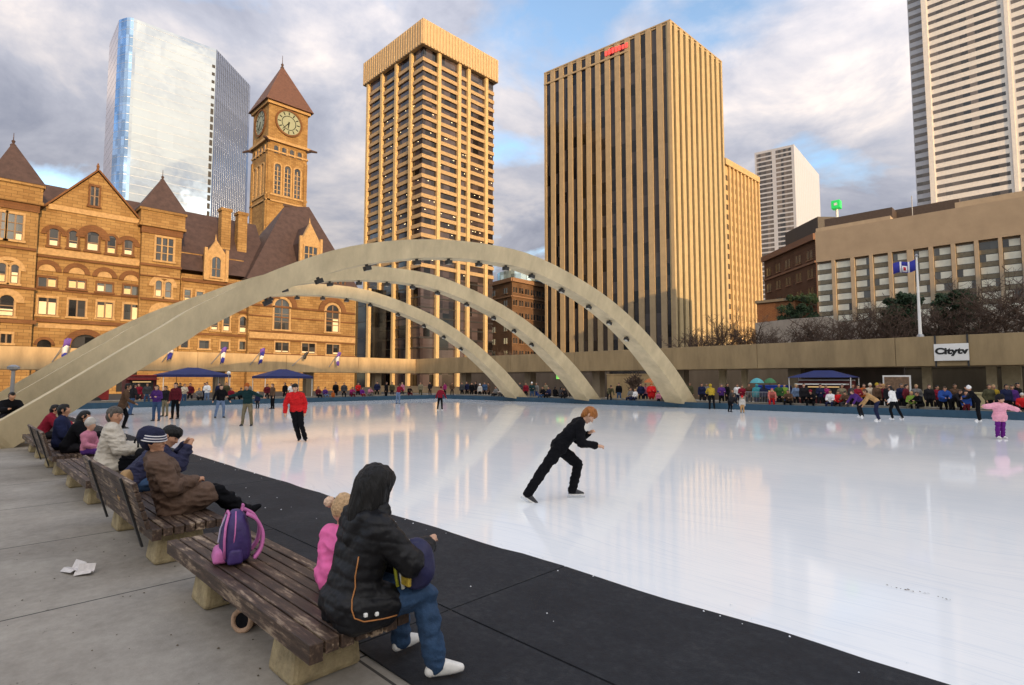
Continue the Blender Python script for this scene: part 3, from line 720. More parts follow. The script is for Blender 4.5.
TR = [(700, 56, 9.2, 1.1, 'bare tree before the broad pier tower, left of the other bare trees'), (735, 58, 9.6, 1.2, 'bare tree with fine twigs at the right corner of the broad pier tower'), (768, 60, 8.2, 1.3, 'low bare tree in front of the brick annex'), (805, 58, 8.8, 1.3, 'bare tree before the dark brick building'), (842, 57, 9.8, 1.3, 'wide bare tree between the brick building and the hotel windows'), (878, 55, 9.6, 1.3, 'wide bare tree left of the tall flagpole'), (945, 56, 9.4, 1.3, 'bare tree right of the tall flagpole, behind the white sign'), (985, 55, 10.2, 1.2, 'bare tree with dense twigs right of the white sign'), (1018, 54, 11.2, 1.2, 'largest bare tree, at the right edge of the view'), (510, 57, 7.0, 1.0, 'small bare tree seen between the two farther arches')]
for i, (px, Y, h, s, lb) in enumerate(TR): bare_tree(on_y(px, 370, Y).x, Y, h, s, 20 + i, lb)
def young(px, Y, h, lb): bare_tree(on_y(px, 385, Y).x, Y, h, .8, px, lb)
young(634, 42.2, 2.7, 'thin bare young tree under the walkway in front of the tan wall')
def evergreen(px, Y, z0, h, w, seed, label):
    q = random.Random(seed); x = on_y(px, 330, Y).x; t = thing('evergreen_tree', label, 'tree', (x, Y, 0)); MB().tube([(x, Y, 0), (x, Y, z0 + h * .8)], [.16, .05], 6).build('trunk', bark, t)
    mb = MB(); cl = [(Vector((q.gauss(0, w * .42), q.gauss(0, w * .3), z0 + h * q.random() ** 1.2)), q.uniform(.25, .6)) for _ in range(70)]
    for c, r_ in cl:
        if abs(c.x) > w * (1.1 - (c.z - z0) / h * .7): c.x *= .6
        for k in range(150):
            d = Vector((q.gauss(0, 1), q.gauss(0, 1), q.gauss(0, .8))).normalized() * r_ * q.random() ** .4; p = Vector((x, Y, 0)) + c + d; e = q.uniform(.08, .2); a = Vector((q.gauss(0, 1), q.gauss(0, 1), q.gauss(0, 1))).normalized() * e; b = a.orthogonal().normalized() * e * .6
            mb.add([p - a, p + b, p + a, p - b], [(0, 1, 2, 3)])
    mb.build('crown', needle, t)
evergreen(902, 60, 5.0, 4.6, 2.0, 3, 'dark evergreen left of the tall flagpole in front of the hotel windows')
evergreen(955, 60, 5.0, 4.2, 2.5, 4, 'broad dark evergreen right of the tall flagpole')
evergreen(800, 75, 6.0, 6.5, 3.4, 5, 'dark evergreen in front of the brick annex')

# ------------------------------------------------------------------ things on and under the benches
navy = mat('navy_nylon', (.022, .022, .075), .55, .3, 5, .3, 25); pink = mat('pink_nylon', (.55, .15, .38), .55, .15, 6, .2, 25); violet = mat('violet_nylon', (.042, .022, .115), .55, .25, 6, .25, 25)
def blob(pts, cuts=2):
    """rounded lump through the convex hull of points, for soft bags"""
    bm = bmesh.new(); [bm.verts.new(p) for p in pts]; r_ = bmesh.ops.convex_hull(bm, input=bm.verts); bmesh.ops.delete(bm, geom=[g for g in set(r_['geom_interior'] + r_['geom_unused']) if isinstance(g, bmesh.types.BMVert)], context='VERTS'); bm.verts.index_update()
    mb = MB(); mb.add([v.co.copy() for v in bm.verts], [tuple(v.index for v in f.verts) for f in bm.faces]); bm.free(); return mb
def soften(o, lv=2, disp=0, size=.08, seed=0):
    s = o.modifiers.new('soft', 'SUBSURF'); s.levels = lv; s.render_levels = lv
    if disp:
        tx = bpy.data.textures.new('crumple', 'CLOUDS'); tx.noise_scale = size; d = o.modifiers.new('crumple', 'DISPLACE'); d.texture = tx; d.strength = disp; d.texture_coords = 'LOCAL'
    o.data.shade_smooth(); return o
def backpack():
    c = Vector((-4.98, 1.75, .452)); t = thing('backpack', 'purple and pink school backpack standing upright on the nearest bench', 'backpack', tuple(c), rz=rad(-14))
    def L(nm, mb, m, lv=2, d=0.012): o = mb.build(nm, m, t, origin=(0, 0, 0)); return soften(o, lv, d, .07)
    w = .17
    def B_(nm, mb, m, bv): o = mb.build(nm, m, t, origin=(0, 0, 0), bevel=bv); o.modifiers['bevel'].segments = 4; o.data.shade_smooth(); return o
    def lump(x0, x1, y0, y1, z0, z1, tx=.8, ty=.7): return MB().hexa([(x0, y0, z0), (x1, y0, z0), (x1, y1, z0), (x0, y1, z0), (x0 * tx, y0 * ty, z1), (x1 * tx, y0 * ty, z1), (x1 * tx, y1 * ty, z1), (x0 * tx, y1 * ty, z1)])
    mb = MB(); prof = [(0, .155, .10), (.05, .185, .125), (.18, .185, .125), (.30, .165, .10), (.385, .115, .065), (.415, .05, .03)]
    for (z, a, b) in prof:
        for k in range(12):
            th = 2 * math.pi * k / 12; e = .7
            mb.v.append((a * math.copysign(abs(math.cos(th)) ** e, math.cos(th)), b * math.copysign(abs(math.sin(th)) ** e, math.sin(th)), z))
    n = len(prof); mb.f = [(i * 12 + k, i * 12 + (k + 1) % 12, (i + 1) * 12 + (k + 1) % 12, (i + 1) * 12 + k) for i in range(n - 1) for k in range(12)] + [tuple(range(11, -1, -1)), tuple(range((n - 1) * 12, n * 12))]
    L('main_bag', mb, violet)
    B_('front_pocket', lump(-.13, .13, -.175, -.06, .012, .12, .92, .86), pink, .03)
    B_('side_pocket', lump(-.21, -.15, -.07, .06, .012, .12, .95, .8), pink, .025); B_('side_pocket', lump(.15, .205, -.075, .045, .012, .13, .95, .8), violet, .025)
    for s in (-.09, .09):
        ctl = catmull([(.07, .39), (.15, .33), (.195, .22), (.18, .10), (.13, .03)], 4); mb = MB(); vs = []
        for k, (y, z) in enumerate(ctl):
            xx = s * (1 + .5 * k / len(ctl)); w_ = .036
            vs += [(xx - w_, y, z), (xx + w_, y, z)]
        mb.add(vs, [(2 * k, 2 * k + 1, 2 * k + 3, 2 * k + 2) for k in range(len(ctl) - 1)]); o = mb.build('shoulder_strap', pink, t, origin=(0, 0, 0), smooth=True); sd = o.modifiers.new('thick', 'SOLIDIFY'); sd.thickness = .022; sd.offset = 0
    MB().tube([(.165, -.03, .15), (.17, -.02, .25), (.14, -.015, .34), (.07, -.01, .41)], .006, 6).build('piping', pink, t, origin=(0, 0, 0), smooth=True)
    MB().tube([(-.16, -.09, .06), (-.155, -.095, .2), (-.12, -.085, .31), (-.06, -.06, .395), (.06, -.06, .395), (.12, -.085, .31), (.155, -.095, .2), (.16, -.09, .06)], .011, 6).build('piping', pink, t, origin=(0, 0, 0), smooth=True)
    MB().tube([(0, -.075, .38), (.003, -.115, .27), (0, -.128, .16)], .007, 6).build('zip', mat('zip_pale', (.5, .45, .6), .5, 0), t, origin=(0, 0, 0))
    MB().tube([(-.03, .04, .40), (-.03, .05, .445), (.03, .05, .445), (.03, .04, .40)], .010, 6).build('grab_loop', pink, t, origin=(0, 0, 0))
backpack()
o = soften(blob([(-5.32 + x, 1.86 + y, z) for x, y, z in ((-.2, -.14, .01), (.2, -.14, .01), (.2, .14, .01), (-.2, .14, .01), (-.16, -.1, .2), (.15, -.1, .22), (.14, .1, .2), (-.12, .1, .24))]).build('duffel_bag', navy, None, origin=(-5.02, 1.8, 0)), 3, .03, .1)
tag(o, 'dark navy bag slumped on the pavement under the nearest bench', 'bag')
o.location = (-4.98, 1.80, .0)
t = thing('fur_boot', 'tan fur lined boot lying on its side under the nearest bench', 'boot', (-4.62, 1.72, 0))
tan = mat('tan_suede', (.46, .30, .20), .9, .3, 20, .4, 60)
mb = MB(); c = Vector((-4.62, 1.70, .085)); ax = Vector((.55, -.83, .1)).normalized()
mb.tube([c - ax * .24, c - ax * .12, c], [.07, .082, .088], 14); mb.build('upper', mat('boot_brown', (.09, .055, .04), .85, .3), t, smooth=True)
ring_ = []; uu = ax.orthogonal().normalized(); vv = ax.cross(uu)
mb = MB(); pts = [c + ax * .01 + (uu * math.cos(a) + vv * math.sin(a)) * .078 for a in [2 * math.pi * k / 18 for k in range(19)]]; mb.tube(pts, .022, 8, cap=False); o = mb.build('fur_cuff', tan, t); soften(o, 1, .012, .03)
MB().tube([c + ax * .0105, c + ax * .0125], .07, 14).build('lining', black, t)
# brown paper bag and pale blue bag on the second bench
o = soften(blob([(-8.12 + x, 1.62 + y, z) for x, y, z in ((-.1, -.07, .453), (.1, -.07, .453), (.1, .08, .453), (-.1, .08, .453), (-.11, -.08, .75), (.09, -.07, .78), (.1, .08, .75), (-.08, .09, .8), (0, 0, .88))]).build('paper_bag', mat('kraft_paper', (.42, .26, .12), .8, .2, 8, .4, 20), None, origin=(-8.12, 1.62, .453)), 2, .05, .07)
o.location = (-7.62, 1.46, .56); tag(o, 'crumpled brown paper bag behind the beanie of the man in the brown coat', 'paper bag')
t = thing('denim_bag', 'pale blue bag with a dark strap beside the man in the brown coat', 'bag', (-8.0, 2.0, .453))
o = blob([(-8.0 + x, 2.02 + y, z) for x, y, z in ((-.2, -.1, .455), (.2, -.1, .455), (.2, .12, .455), (-.2, .12, .455), (-.17, -.08, .72), (.14, -.06, .78), (.14, .08, .74), (-.1, .1, .7))]).build('bag_body', mat('pale_denim', (.30, .38, .50), .8, .25, 6, .3, 30), t); soften(o, 2, .04, .08)
MB().tube([(-8.15, 1.93, .55), (-8.1, 1.96, .72), (-8.0, 2.0, .80), (-7.9, 2.06, .70), (-7.86, 2.1, .55)], .018, 6).build('strap', navy, t, smooth=True)
# litter
paper = mat('newsprint', (.62, .58, .56), .8, .12, 30)
t = thing('paper_litter', 'two crumpled folded papers lying on the pavement left of the benches', 'paper', (-7.15, 1.0, 0))
q = random.Random(4)
for (cx, cy, s, a) in ((-7.24, .98, .10, .3), (-7.06, 1.05, .075, 1.0)):
    mb = MB(); n = 5; vs = []
    for i in range(n):
        for j in range(n):
            u, v = (i / (n - 1) - .5) * 2 * s, (j / (n - 1) - .5) * 1.4 * s
            vs.append((cx + u * math.cos(a) - v * math.sin(a), cy + u * math.sin(a) + v * math.cos(a), .012 + .035 * abs(math.sin(3 * i + 2 * j)) + (.05 if j == n - 1 else 0)))
    mb.add(vs, [(i * n + j, (i + 1) * n + j, (i + 1) * n + j + 1, i * n + j + 1) for i in range(n - 1) for j in range(n - 1)]); o = mb.build('sheet', paper, t); sd = o.modifiers.new('thick', 'SOLIDIFY'); sd.thickness = .004
mb = MB()
for k in range(130):
    if k < 15: px_ = q.uniform(884, 955); p = on_z(px_, 586 + (px_ - 884) * .22 + q.gauss(0, .7)); p.z = .012
    else: p = Vector((q.uniform(-8.5, -2.5), q.uniform(-.4, 1.55) if q.random() < .75 else q.uniform(1.5, 2.1), .003))
    e = q.uniform(.004, .014); a = q.uniform(0, 3.1); c, s = math.cos(a) * e, math.sin(a) * e
    mb.add([p + Vector((c, s, .002)), p + Vector((-s, c * .6, .006)), p + Vector((-c, -s, .002)), p + Vector((s, -c * .6, .001))], [(0, 1, 2, 3)])
kind(mb.build('leaf_litter', mat('dead_leaf', (.09, .065, .04), .9, .4, 30)), 'stuff')

# ------------------------------------------------------------------ people
SK = [mat('skin_a', (.50, .26, .16), .55, .08, 20), mat('skin_b', (.58, .34, .23), .55, .08, 20), mat('skin_c', (.36, .19, .11), .55, .08, 20)]
def hair_mat(name, col):
    return mat(name, col, .5, .45, 30, .9, 70, spec=.3, stretch=(1, 1, .12))
HAIR = {'black': hair_mat('hair_black', (.008, .007, .007)), 'brown': hair_mat('hair_brown', (.06, .035, .02)), 'ginger': hair_mat('hair_ginger', (.34, .125, .03)), 'grey': hair_mat('hair_grey', (.09, .078, .066)), 'blond': mat('hair_blond', (.42, .28, .12), .55, .3, 60)}
CL = {}
def cloth(c):
    """woven cloth of a named colour"""
    if c not in CL:
        rgb = dict(black=(.006, .006, .008), dark=(.016, .015, .018), navy=(.016, .020, .055), jeans=(.045, .085, .17), denim=(.14, .20, .32), brown=(.10, .058, .036), tan=(.45, .27, .12), cream=(.55, .47, .36), grey=(.17, .165, .16), pale=(.50, .47, .43), white=(.78, .77, .76), red=(.55, .018, .02), maroon=(.11, .014, .022), crimson=(.33, .015, .04), magenta=(.45, .03, .20), pink=(.72, .26, .38), purple=(.12, .04, .26), violet=(.20, .02, .30), teal=(.016, .055, .06), green=(.05, .15, .05), lime=(.30, .48, .06), olive=(.07, .065, .035), yellow=(.62, .42, .03), orange=(.66, .17, .03), blue=(.03, .10, .42), coral=(.75, .20, .16), khaki=(.20, .17, .11), turq=(.07, .42, .48), charcoal=(.05, .05, .055))[c]
        if c in ('blue', 'green', 'purple', 'lime', 'turq', 'coral', 'yellow', 'orange', 'magenta', 'crimson', 'violet', 'teal', 'pink'): rgb = tuple(.62 * x + .03 * sum(rgb) / 3 for x in rgb)  # bright dyes dulled, walkway shade over the crowd put into them
        CL[c] = mat('cloth_' + c, rgb, .88, .25, 9, .25, 35, spec=.12)
    return CL[c]
blade = mat('skate_blade', (.75, .76, .78), .25, .05, metal=.9); shoe_white = mat('shoe_white', (.74, .72, .69), .5, .1, 20); eye_dark = mat('eye_dark', (.02, .012, .01), .3, 0)

ICO = None
def ico():
    global ICO
    if ICO is None:
        bm = bmesh.new(); bmesh.ops.create_icosphere(bm, subdivisions=2, radius=1); ICO = [v.co.copy() for v in bm.verts]; bm.free()
    return ICO
def hull(spheres, out):
    bm = bmesh.new()
    for c, r_ in spheres:
        for p in ico(): bm.verts.new(Vector(c) + p * r_)
    h = bmesh.ops.convex_hull(bm, input=bm.verts)
    bmesh.ops.delete(bm, geom=[g for g in set(h['geom_interior'] + h['geom_unused']) if isinstance(g, bmesh.types.BMVert)], context='VERTS')
    bm.verts.index_update(); out.add([v.co.copy() for v in bm.verts], [tuple(v.index for v in f.verts) for f in bm.faces]); bm.free()

JOBS = []
def skin_job(name, parent, pieces, mats, voxel, smooth, post=None):
    """one continuous surface grown round the given limb pieces; mats: tag -> material"""
    o = bpy.data.objects.new(name, bpy.data.meshes.new(name)); COL.objects.link(o)
    if parent is not None: o.parent = parent
    JOBS.append((o, pieces, mats, voxel, smooth, post)); return o
def run_jobs():
    tmp = []
    for o, pieces, mats, voxel, smooth, post in JOBS:
        mb = MB()
        for tg, sp_ in pieces: hull(sp_, mb)
        t = bpy.data.objects.new('tmp', mb.mesh('tmp', [])); COL.objects.link(t)
        m = t.modifiers.new('r', 'REMESH'); m.mode = 'VOXEL'; m.voxel_size = voxel
        s = t.modifiers.new('s', 'SMOOTH'); s.factor = .5; s.iterations = smooth; tmp.append(t)
    dg = bpy.context.evaluated_depsgraph_get(); dg.update()
    for t, (o, pieces, mats, voxel, smooth, post) in zip(tmp, JOBS):
        me = bpy.data.meshes.new_from_object(t.evaluated_get(dg)); me.name = o.name
        old = o.data; o.data = me; bpy.data.meshes.remove(old)
        tags = []
        for tg, _ in pieces:
            if tg not in tags: tags.append(tg)
        uniq = []
        for tg in tags:
            if mats[tg] not in uniq: uniq.append(mats[tg])
        me.materials.clear()
        for x in uniq: me.materials.append(x)
        n = len(me.polygons)
        if len(uniq) > 1 and n:
            co_ = np.empty(n * 3); me.polygons.foreach_get('center', co_); co_ = co_.reshape(-1, 3)
            best = np.full(n, 1e9); idx = np.zeros(n, int)
            for tg, sp_ in pieces:
                k = uniq.index(mats[tg])
                prs = [(sp_[i], sp_[j]) for i in range(len(sp_)) for j in range(i + 1, len(sp_))] or [(sp_[0], sp_[0])]
                for (a, ra), (b, rb) in prs:
                    a_, b_ = np.array(a), np.array(b); ab = b_ - a_; L = ab @ ab
                    tt = np.clip(((co_ - a_) @ ab) / L, 0, 1) if L > 1e-9 else np.zeros(n)
                    dd = np.linalg.norm(co_ - a_ - tt[:, None] * ab, axis=1) - (ra + (rb - ra) * tt)
                    w = dd < best; best[w] = dd[w]; idx[w] = k
            me.polygons.foreach_set('material_index', idx.astype(np.int32))
        if post:
            nv = len(me.vertices); c = np.empty(nv * 3); nn = np.empty(nv * 3)
            me.vertices.foreach_get('co', c); me.vertices.foreach_get('normal', nn); c = c.reshape(-1, 3); nn = nn.reshape(-1, 3)
            c = c + nn * np.array([post(Vector(p)) for p in c])[:, None]; me.vertices.foreach_set('co', c.ravel())
        me.shade_smooth(); me.update()
    for t in tmp:
        d = t.data; bpy.data.objects.remove(t); bpy.data.meshes.remove(d)

def V(*a): return Vector(a)
def fold(v, k=1.0):
    """cloth folds: soft ridges slanting across the body"""
    a = noise.noise(V(v.x * 5 + v.z * 3, v.y * 5 + v.z * 2, v.z * 11)); b = noise.noise(V(v.x * 9 - v.z * 7, v.y * 11, v.z * 17 + 5))
    return k * (.024 * (.32 - abs(a)) + .012 * (.3 - abs(b)))
POSES = {
    'stand': dict(torso=(0, .03, 1), th=((-.06, .02, -1), (.08, .05, -1)), sh=((-.02, -.05, -1), (.03, -.06, -1)), ua=((-.2, .02, -1), (.22, .05, -1)), fa=((.0, .25, -1), (-.05, .3, -1))),
    'pockets': dict(torso=(0, .02, 1), th=((-.1, .0, -1), (.1, .06, -1)), sh=((-.02, -.05, -1), (.03, -.06, -1)), ua=((-.35, -.12, -1), (.35, -.1, -1)), fa=((.35, .35, -.9), (-.35, .35, -.9))),
    'hold': dict(torso=(0, .05, 1), th=((-.08, .04, -1), (.08, .0, -1)), sh=((-.02, -.05, -1), (.03, -.06, -1)), ua=((-.25, .12, -1), (.25, .12, -1)), fa=((.35, .9, .15), (-.35, .9, .1))),
    'glide': dict(torso=(.05, .12, 1), th=((-.16, .12, -1), (.16, -.10, -1)), sh=((-.05, -.22, -1), (.10, -.22, -1)), ua=((-.55, .05, -1), (.55, .08, -1)), fa=((-.35, .35, -.9), (.35, .35, -.9))),
    'arms': dict(torso=(.03, .08, 1), th=((-.14, .05, -1), (.16, .02, -1)), sh=((-.06, -.1, -1), (.14, -.1, -1)), ua=((-1, .05, -.45), (1, .1, -.4)), fa=((-1, .25, -.35), (1, .3, -.25))),
    'stride': dict(torso=(0, .22, 1), th=((-.05, .38, -1), (.12, -.3, -1)), sh=((-.02, -.25, -1), (.08, -.42, -1)), ua=((-.25, -.3, -1), (.25, .3, -1)), fa=((-.05, .5, -.9), (-.1, .8, -.5))),
    'bend': dict(torso=(0, .85, .75), th=((-.1, .25, -1), (.1, .12, -1)), sh=((-.03, -.3, -1), (.03, -.28, -1)), ua=((-.15, .4, -1), (.15, .55, -1)), fa=((.05, .5, -.8), (-.05, .7, -.7))),
    'lean': dict(torso=(0, .45, .9), th=((-.1, .08, -1), (.1, .0, -1)), sh=((-.03, -.1, -1), (.03, -.12, -1)), ua=((-.3, .45, -.8), (.3, .45, -.8)), fa=((.5, .7, -.2), (-.5, .7, -.2))),
    'sit': dict(sit=1, torso=(0, .02, 1), th=((-.16, 1, .02), (.16, 1, .0)), sh=((-.02, .12, -1), (.03, .05, -1)), ua=((-.22, .3, -1), (.22, .28, -1)), fa=((.4, .9, -.1), (-.4, .9, -.15))),
    'slump': dict(sit=1, torso=(0, .40, .92), th=((-.2, 1, .04), (.2, 1, .04)), sh=((-.02, .05, -1), (.03, .1, -1)), ua=((-.25, .65, -.75), (.25, .65, -.75)), fa=((.3, .8, .1), (-.3, .8, .1))),
    'back': dict(sit=1, torso=(0, -.28, 1), th=((-.1, 1, .1), (.1, 1, .12)), sh=((-.02, .55, -.85), (.03, .5, -.85)), ua=((-.25, .35, -.9), (.25, .35, -.9)), fa=((.6, .75, .0), (-.6, .75, .0))),
}
def frame_of(z, hint):
    z = z.normalized(); x = hint.cross(z); x = x.normalized() if x.length > 1e-5 else V(1, 0, 0)
    return x
def skeleton(H, pose, female=False, seat=.45, lift=0.0, child=False):
    s = H / 1.75; J = {}; sw = (.165 if female else .185) * s; hw = .09 * s
    hs = s * (1.0 if not child else 1.28)
    nv = lambda v: Vector(v).normalized()
    T = nv(pose['torso']); xs = Vector(pose.get('shx', (1, 0, 0))).normalized()
    LT, LS = .435 * s * (.92 if child else 1), .425 * s * (.9 if child else 1)
    ext = [nv(pose['th'][i]) * LT + nv(pose['sh'][i]) * LS for i in (0, 1)]
    if pose.get('sit'): pz = seat + .095 * s
    else: pz = max(-ext[0].z, -ext[1].z) + .085 * s + lift
    P = V(0, 0, pz); J['pel'] = P; J['waist'] = P + T * .17 * s + V(0, 0, 0); J['neck'] = P + T * (.53 * s * (.9 if child else 1)); J['chest'] = P + T * .36 * s
    fwd = Vector((0, 1, 0)); fwd = (fwd - T * fwd.dot(T)).normalized(); J['fwd'] = fwd; J['T'] = T
    hd_ = nv(pose.get('head', (T.x, T.y * .6 + .12, 1))); fc_ = Vector(pose.get('face', (0, 1, -.05))); fc_ = (fc_ - hd_ * fc_.dot(hd_)).normalized()
    J['hd'] = hd_; J['face'] = fc_; J['hc'] = J['neck'] + hd_ * .165 * hs + fc_ * .015 * s; J['hs'] = hs
    for i, sg in ((0, -1), (1, 1)):
        J['sh%d' % i] = J['neck'] - T * .065 * s + xs * sg * sw; J['el%d' % i] = J['sh%d' % i] + nv(pose['ua'][i]) * .285 * s
        J['wr%d' % i] = J['el%d' % i] + nv(pose['fa'][i]) * .25 * s; J['hn%d' % i] = J['wr%d' % i] + nv(pose['fa'][i]) * .085 * s; J['fd%d' % i] = nv(pose['fa'][i])
        J['hip%d' % i] = P + V(sg * hw, 0, -.02 * s); J['kn%d' % i] = J['hip%d' % i] + nv(pose['th'][i]) * LT; J['an%d' % i] = J['kn%d' % i] + nv(pose['sh'][i]) * LS
        ft = Vector(pose.get('ft', ((-.12, 1, -.02), (.15, 1, -.02)))[i]).normalized(); J['ft%d' % i] = ft
    J['s'] = s; J['sw'] = sw; J['hw'] = hw
    return J
def nape(hc, hd_, fc_, hs):
    """hair down the back of the head and in front of the ears"""
    sx = hd_.cross(fc_).normalized()
    out = [[(hc - hd_ * .02 * hs - fc_ * .055 * hs + sx * s_ * .03 * hs, .06 * hs) for s_ in (-1, 1)] + [(hc - hd_ * .085 * hs - fc_ * .055 * hs + sx * s_ * .02 * hs, .036 * hs) for s_ in (-1, 1)]]
    return out + [[(hc + hd_ * .03 * hs + sx * s_ * .062 * hs + fc_ * .012 * hs, .034 * hs), (hc - hd_ * .02 * hs + sx * s_ * .075 * hs + fc_ * .012 * hs, .012 * hs)] for s_ in (-1, 1)]
def pieces_of(J, puff=0.0, leg=0.0, tags=('top', 'bottom', 'skin', 'shoe'), hair='short', coat=0.0, skirt=0.0):
    s = J['s']; T = J['T']; f = J['fwd']; xs = V(1, 0, 0); P = []
    top, bot, skn, sho = tags
    n, w, p = J['neck'], J['waist'], J['pel']; c = J['chest']
    s0, s1 = J['sh0'], J['sh1']; xd = (s1 - s0).normalized()
    P.append((top, [(s0 + xd * .015 * s, .062 * s + puff), (s1 - xd * .015 * s, .062 * s + puff), (c + f * .045 * s + xd * .07 * s, .085 * s + puff), (c + f * .045 * s - xd * .07 * s, .085 * s + puff), (w + xd * .06 * s, .09 * s + puff), (w - xd * .06 * s, .09 * s + puff), (n, .055 * s + puff * .5)]))
    P.append((top, [(w + xs * .06 * s, .092 * s + puff), (w - xs * .06 * s, .092 * s + puff), (p + xs * .075 * s + T * .03 * s, .105 * s + puff), (p - xs * .075 * s + T * .03 * s, .105 * s + puff)]))
    P.append((bot, [(J['hip0'], .098 * s + leg), (J['hip1'], .098 * s + leg), (p, .11 * s + leg)]))
    if coat:
        for i in (0, 1):
            P.append((top, [(J['hip%d' % i], .115 * s + puff), (J['hip%d' % i].lerp(J['kn%d' % i], coat), .095 * s + puff)]))
    for i in (0, 1):
        h, k, a = J['hip%d' % i], J['kn%d' % i], J['an%d' % i]; ft = J['ft%d' % i]
        P.append((bot, [(h, .09 * s + leg), (k, .06 * s + leg)])); P.append((bot, [(k, .058 * s + leg), (k.lerp(a, .3), .056 * s + leg), (a, .042 * s + leg * 1.25)]))
        P.append((sho, [(a + V(0, 0, -.045 * s) - ft * .035 * s, .036 * s), (a + V(0, 0, -.05 * s) + ft * .10 * s, .036 * s), (a + V(0, 0, -.055 * s) + ft * .165 * s, .028 * s), (a, .042 * s)]))
        sh_, e, wr, hn = J['sh%d' % i], J['el%d' % i], J['wr%d' % i], J['hn%d' % i]
        P.append((top, [(sh_, .058 * s + puff), (e, .046 * s + puff)])); P.append((top, [(e, .045 * s + puff), (wr, .034 * s + puff * .8)]))
        P.append((skn, [(wr, .026 * s), (hn, .034 * s), (hn + J['fd%d' % i] * .05 * s, .024 * s)]))
    hc, hd_, fc_, hs = J['hc'], J['hd'], J['face'], J['hs']
    P.append((skn, [(n - T * .02 * s, .052 * s), (hc - hd_ * .08 * hs, .048 * s)]))
    P.append((skn, [(hc + hd_ * .015 * hs - fc_ * .012 * hs, .092 * hs), (hc + fc_ * .02 * hs, .08 * hs), (hc - hd_ * .085 * hs + fc_ * .045 * hs, .038 * hs)]))
    P.append((skn, [(hc - hd_ * .03 * hs + fc_ * .10 * hs, .014 * hs), (hc + hd_ * .01 * hs + fc_ * .09 * hs, .011 * hs)]))
    hh = 'hair'; sx_ = hd_.cross(fc_).normalized()
    if hair in ('short', 'long', 'hood'):
        g = .098 if hair != 'hood' else .125
        P.append((hh, [(hc + hd_ * .04 * hs - fc_ * .032 * hs, g * .95 * hs), (hc + hd_ * .075 * hs + fc_ * .015 * hs, .062 * hs), (hc - hd_ * .03 * hs - fc_ * .055 * hs, .066 * hs)]))
        P += [(hh, q_) for q_ in nape(hc, hd_, fc_, hs)]
    if hair == 'long': P.append((hh, [(hc - fc_ * .055 * hs, .09 * hs), (hc - hd_ * .2 * hs - fc_ * .06 * hs, .075 * hs)]))
    if hair == 'hat': P.append((hh, [(hc + hd_ * .045 * hs - fc_ * .015 * hs, .108 * hs), (hc + hd_ * .10 * hs - fc_ * .02 * hs, .075 * hs)]))
    return P
def at(name_label, p, rz, group):
    return thing('person', name_label, 'person', tuple(p), group, rz)
def far_person(label, p, rz, pose, H, top, bot, hair='black', hs='short', sk=0, group=None, puff=.02, seat=.45, shoe='black', coat=.0, female=False, child=False, mir=False, vox=.028, lift=0.0, extra=None):
    po = dict(POSES[pose]) if isinstance(pose, str) else dict(pose)
    if mir:
        fl = lambda v: (-v[0], v[1], v[2])
        for k in ('th', 'sh', 'ua', 'fa', 'ft'):
            if k in po: po[k] = (fl(po[k][1]), fl(po[k][0]))
    J = skeleton(H, po, female, seat, lift, child)
    pc = pieces_of(J, puff, .012, hair=hs, coat=coat)
    o = skin_job('person', None, pc, dict(top=cloth(top), bottom=cloth(bot), skin=SK[sk], shoe=cloth(shoe) if isinstance(shoe, str) else shoe, hair=HAIR[hair] if hair in HAIR else cloth(hair)), vox, 3, (lambda v: fold(v, .6)) if vox < .022 else None)
    o.location = p; o.rotation_euler = (0, 0, rz); tag(o, label, 'person', group)
    return o, J
def turned(theta): return AZ - rad(theta)      # 0 faces away from the camera's side, 90 to the right

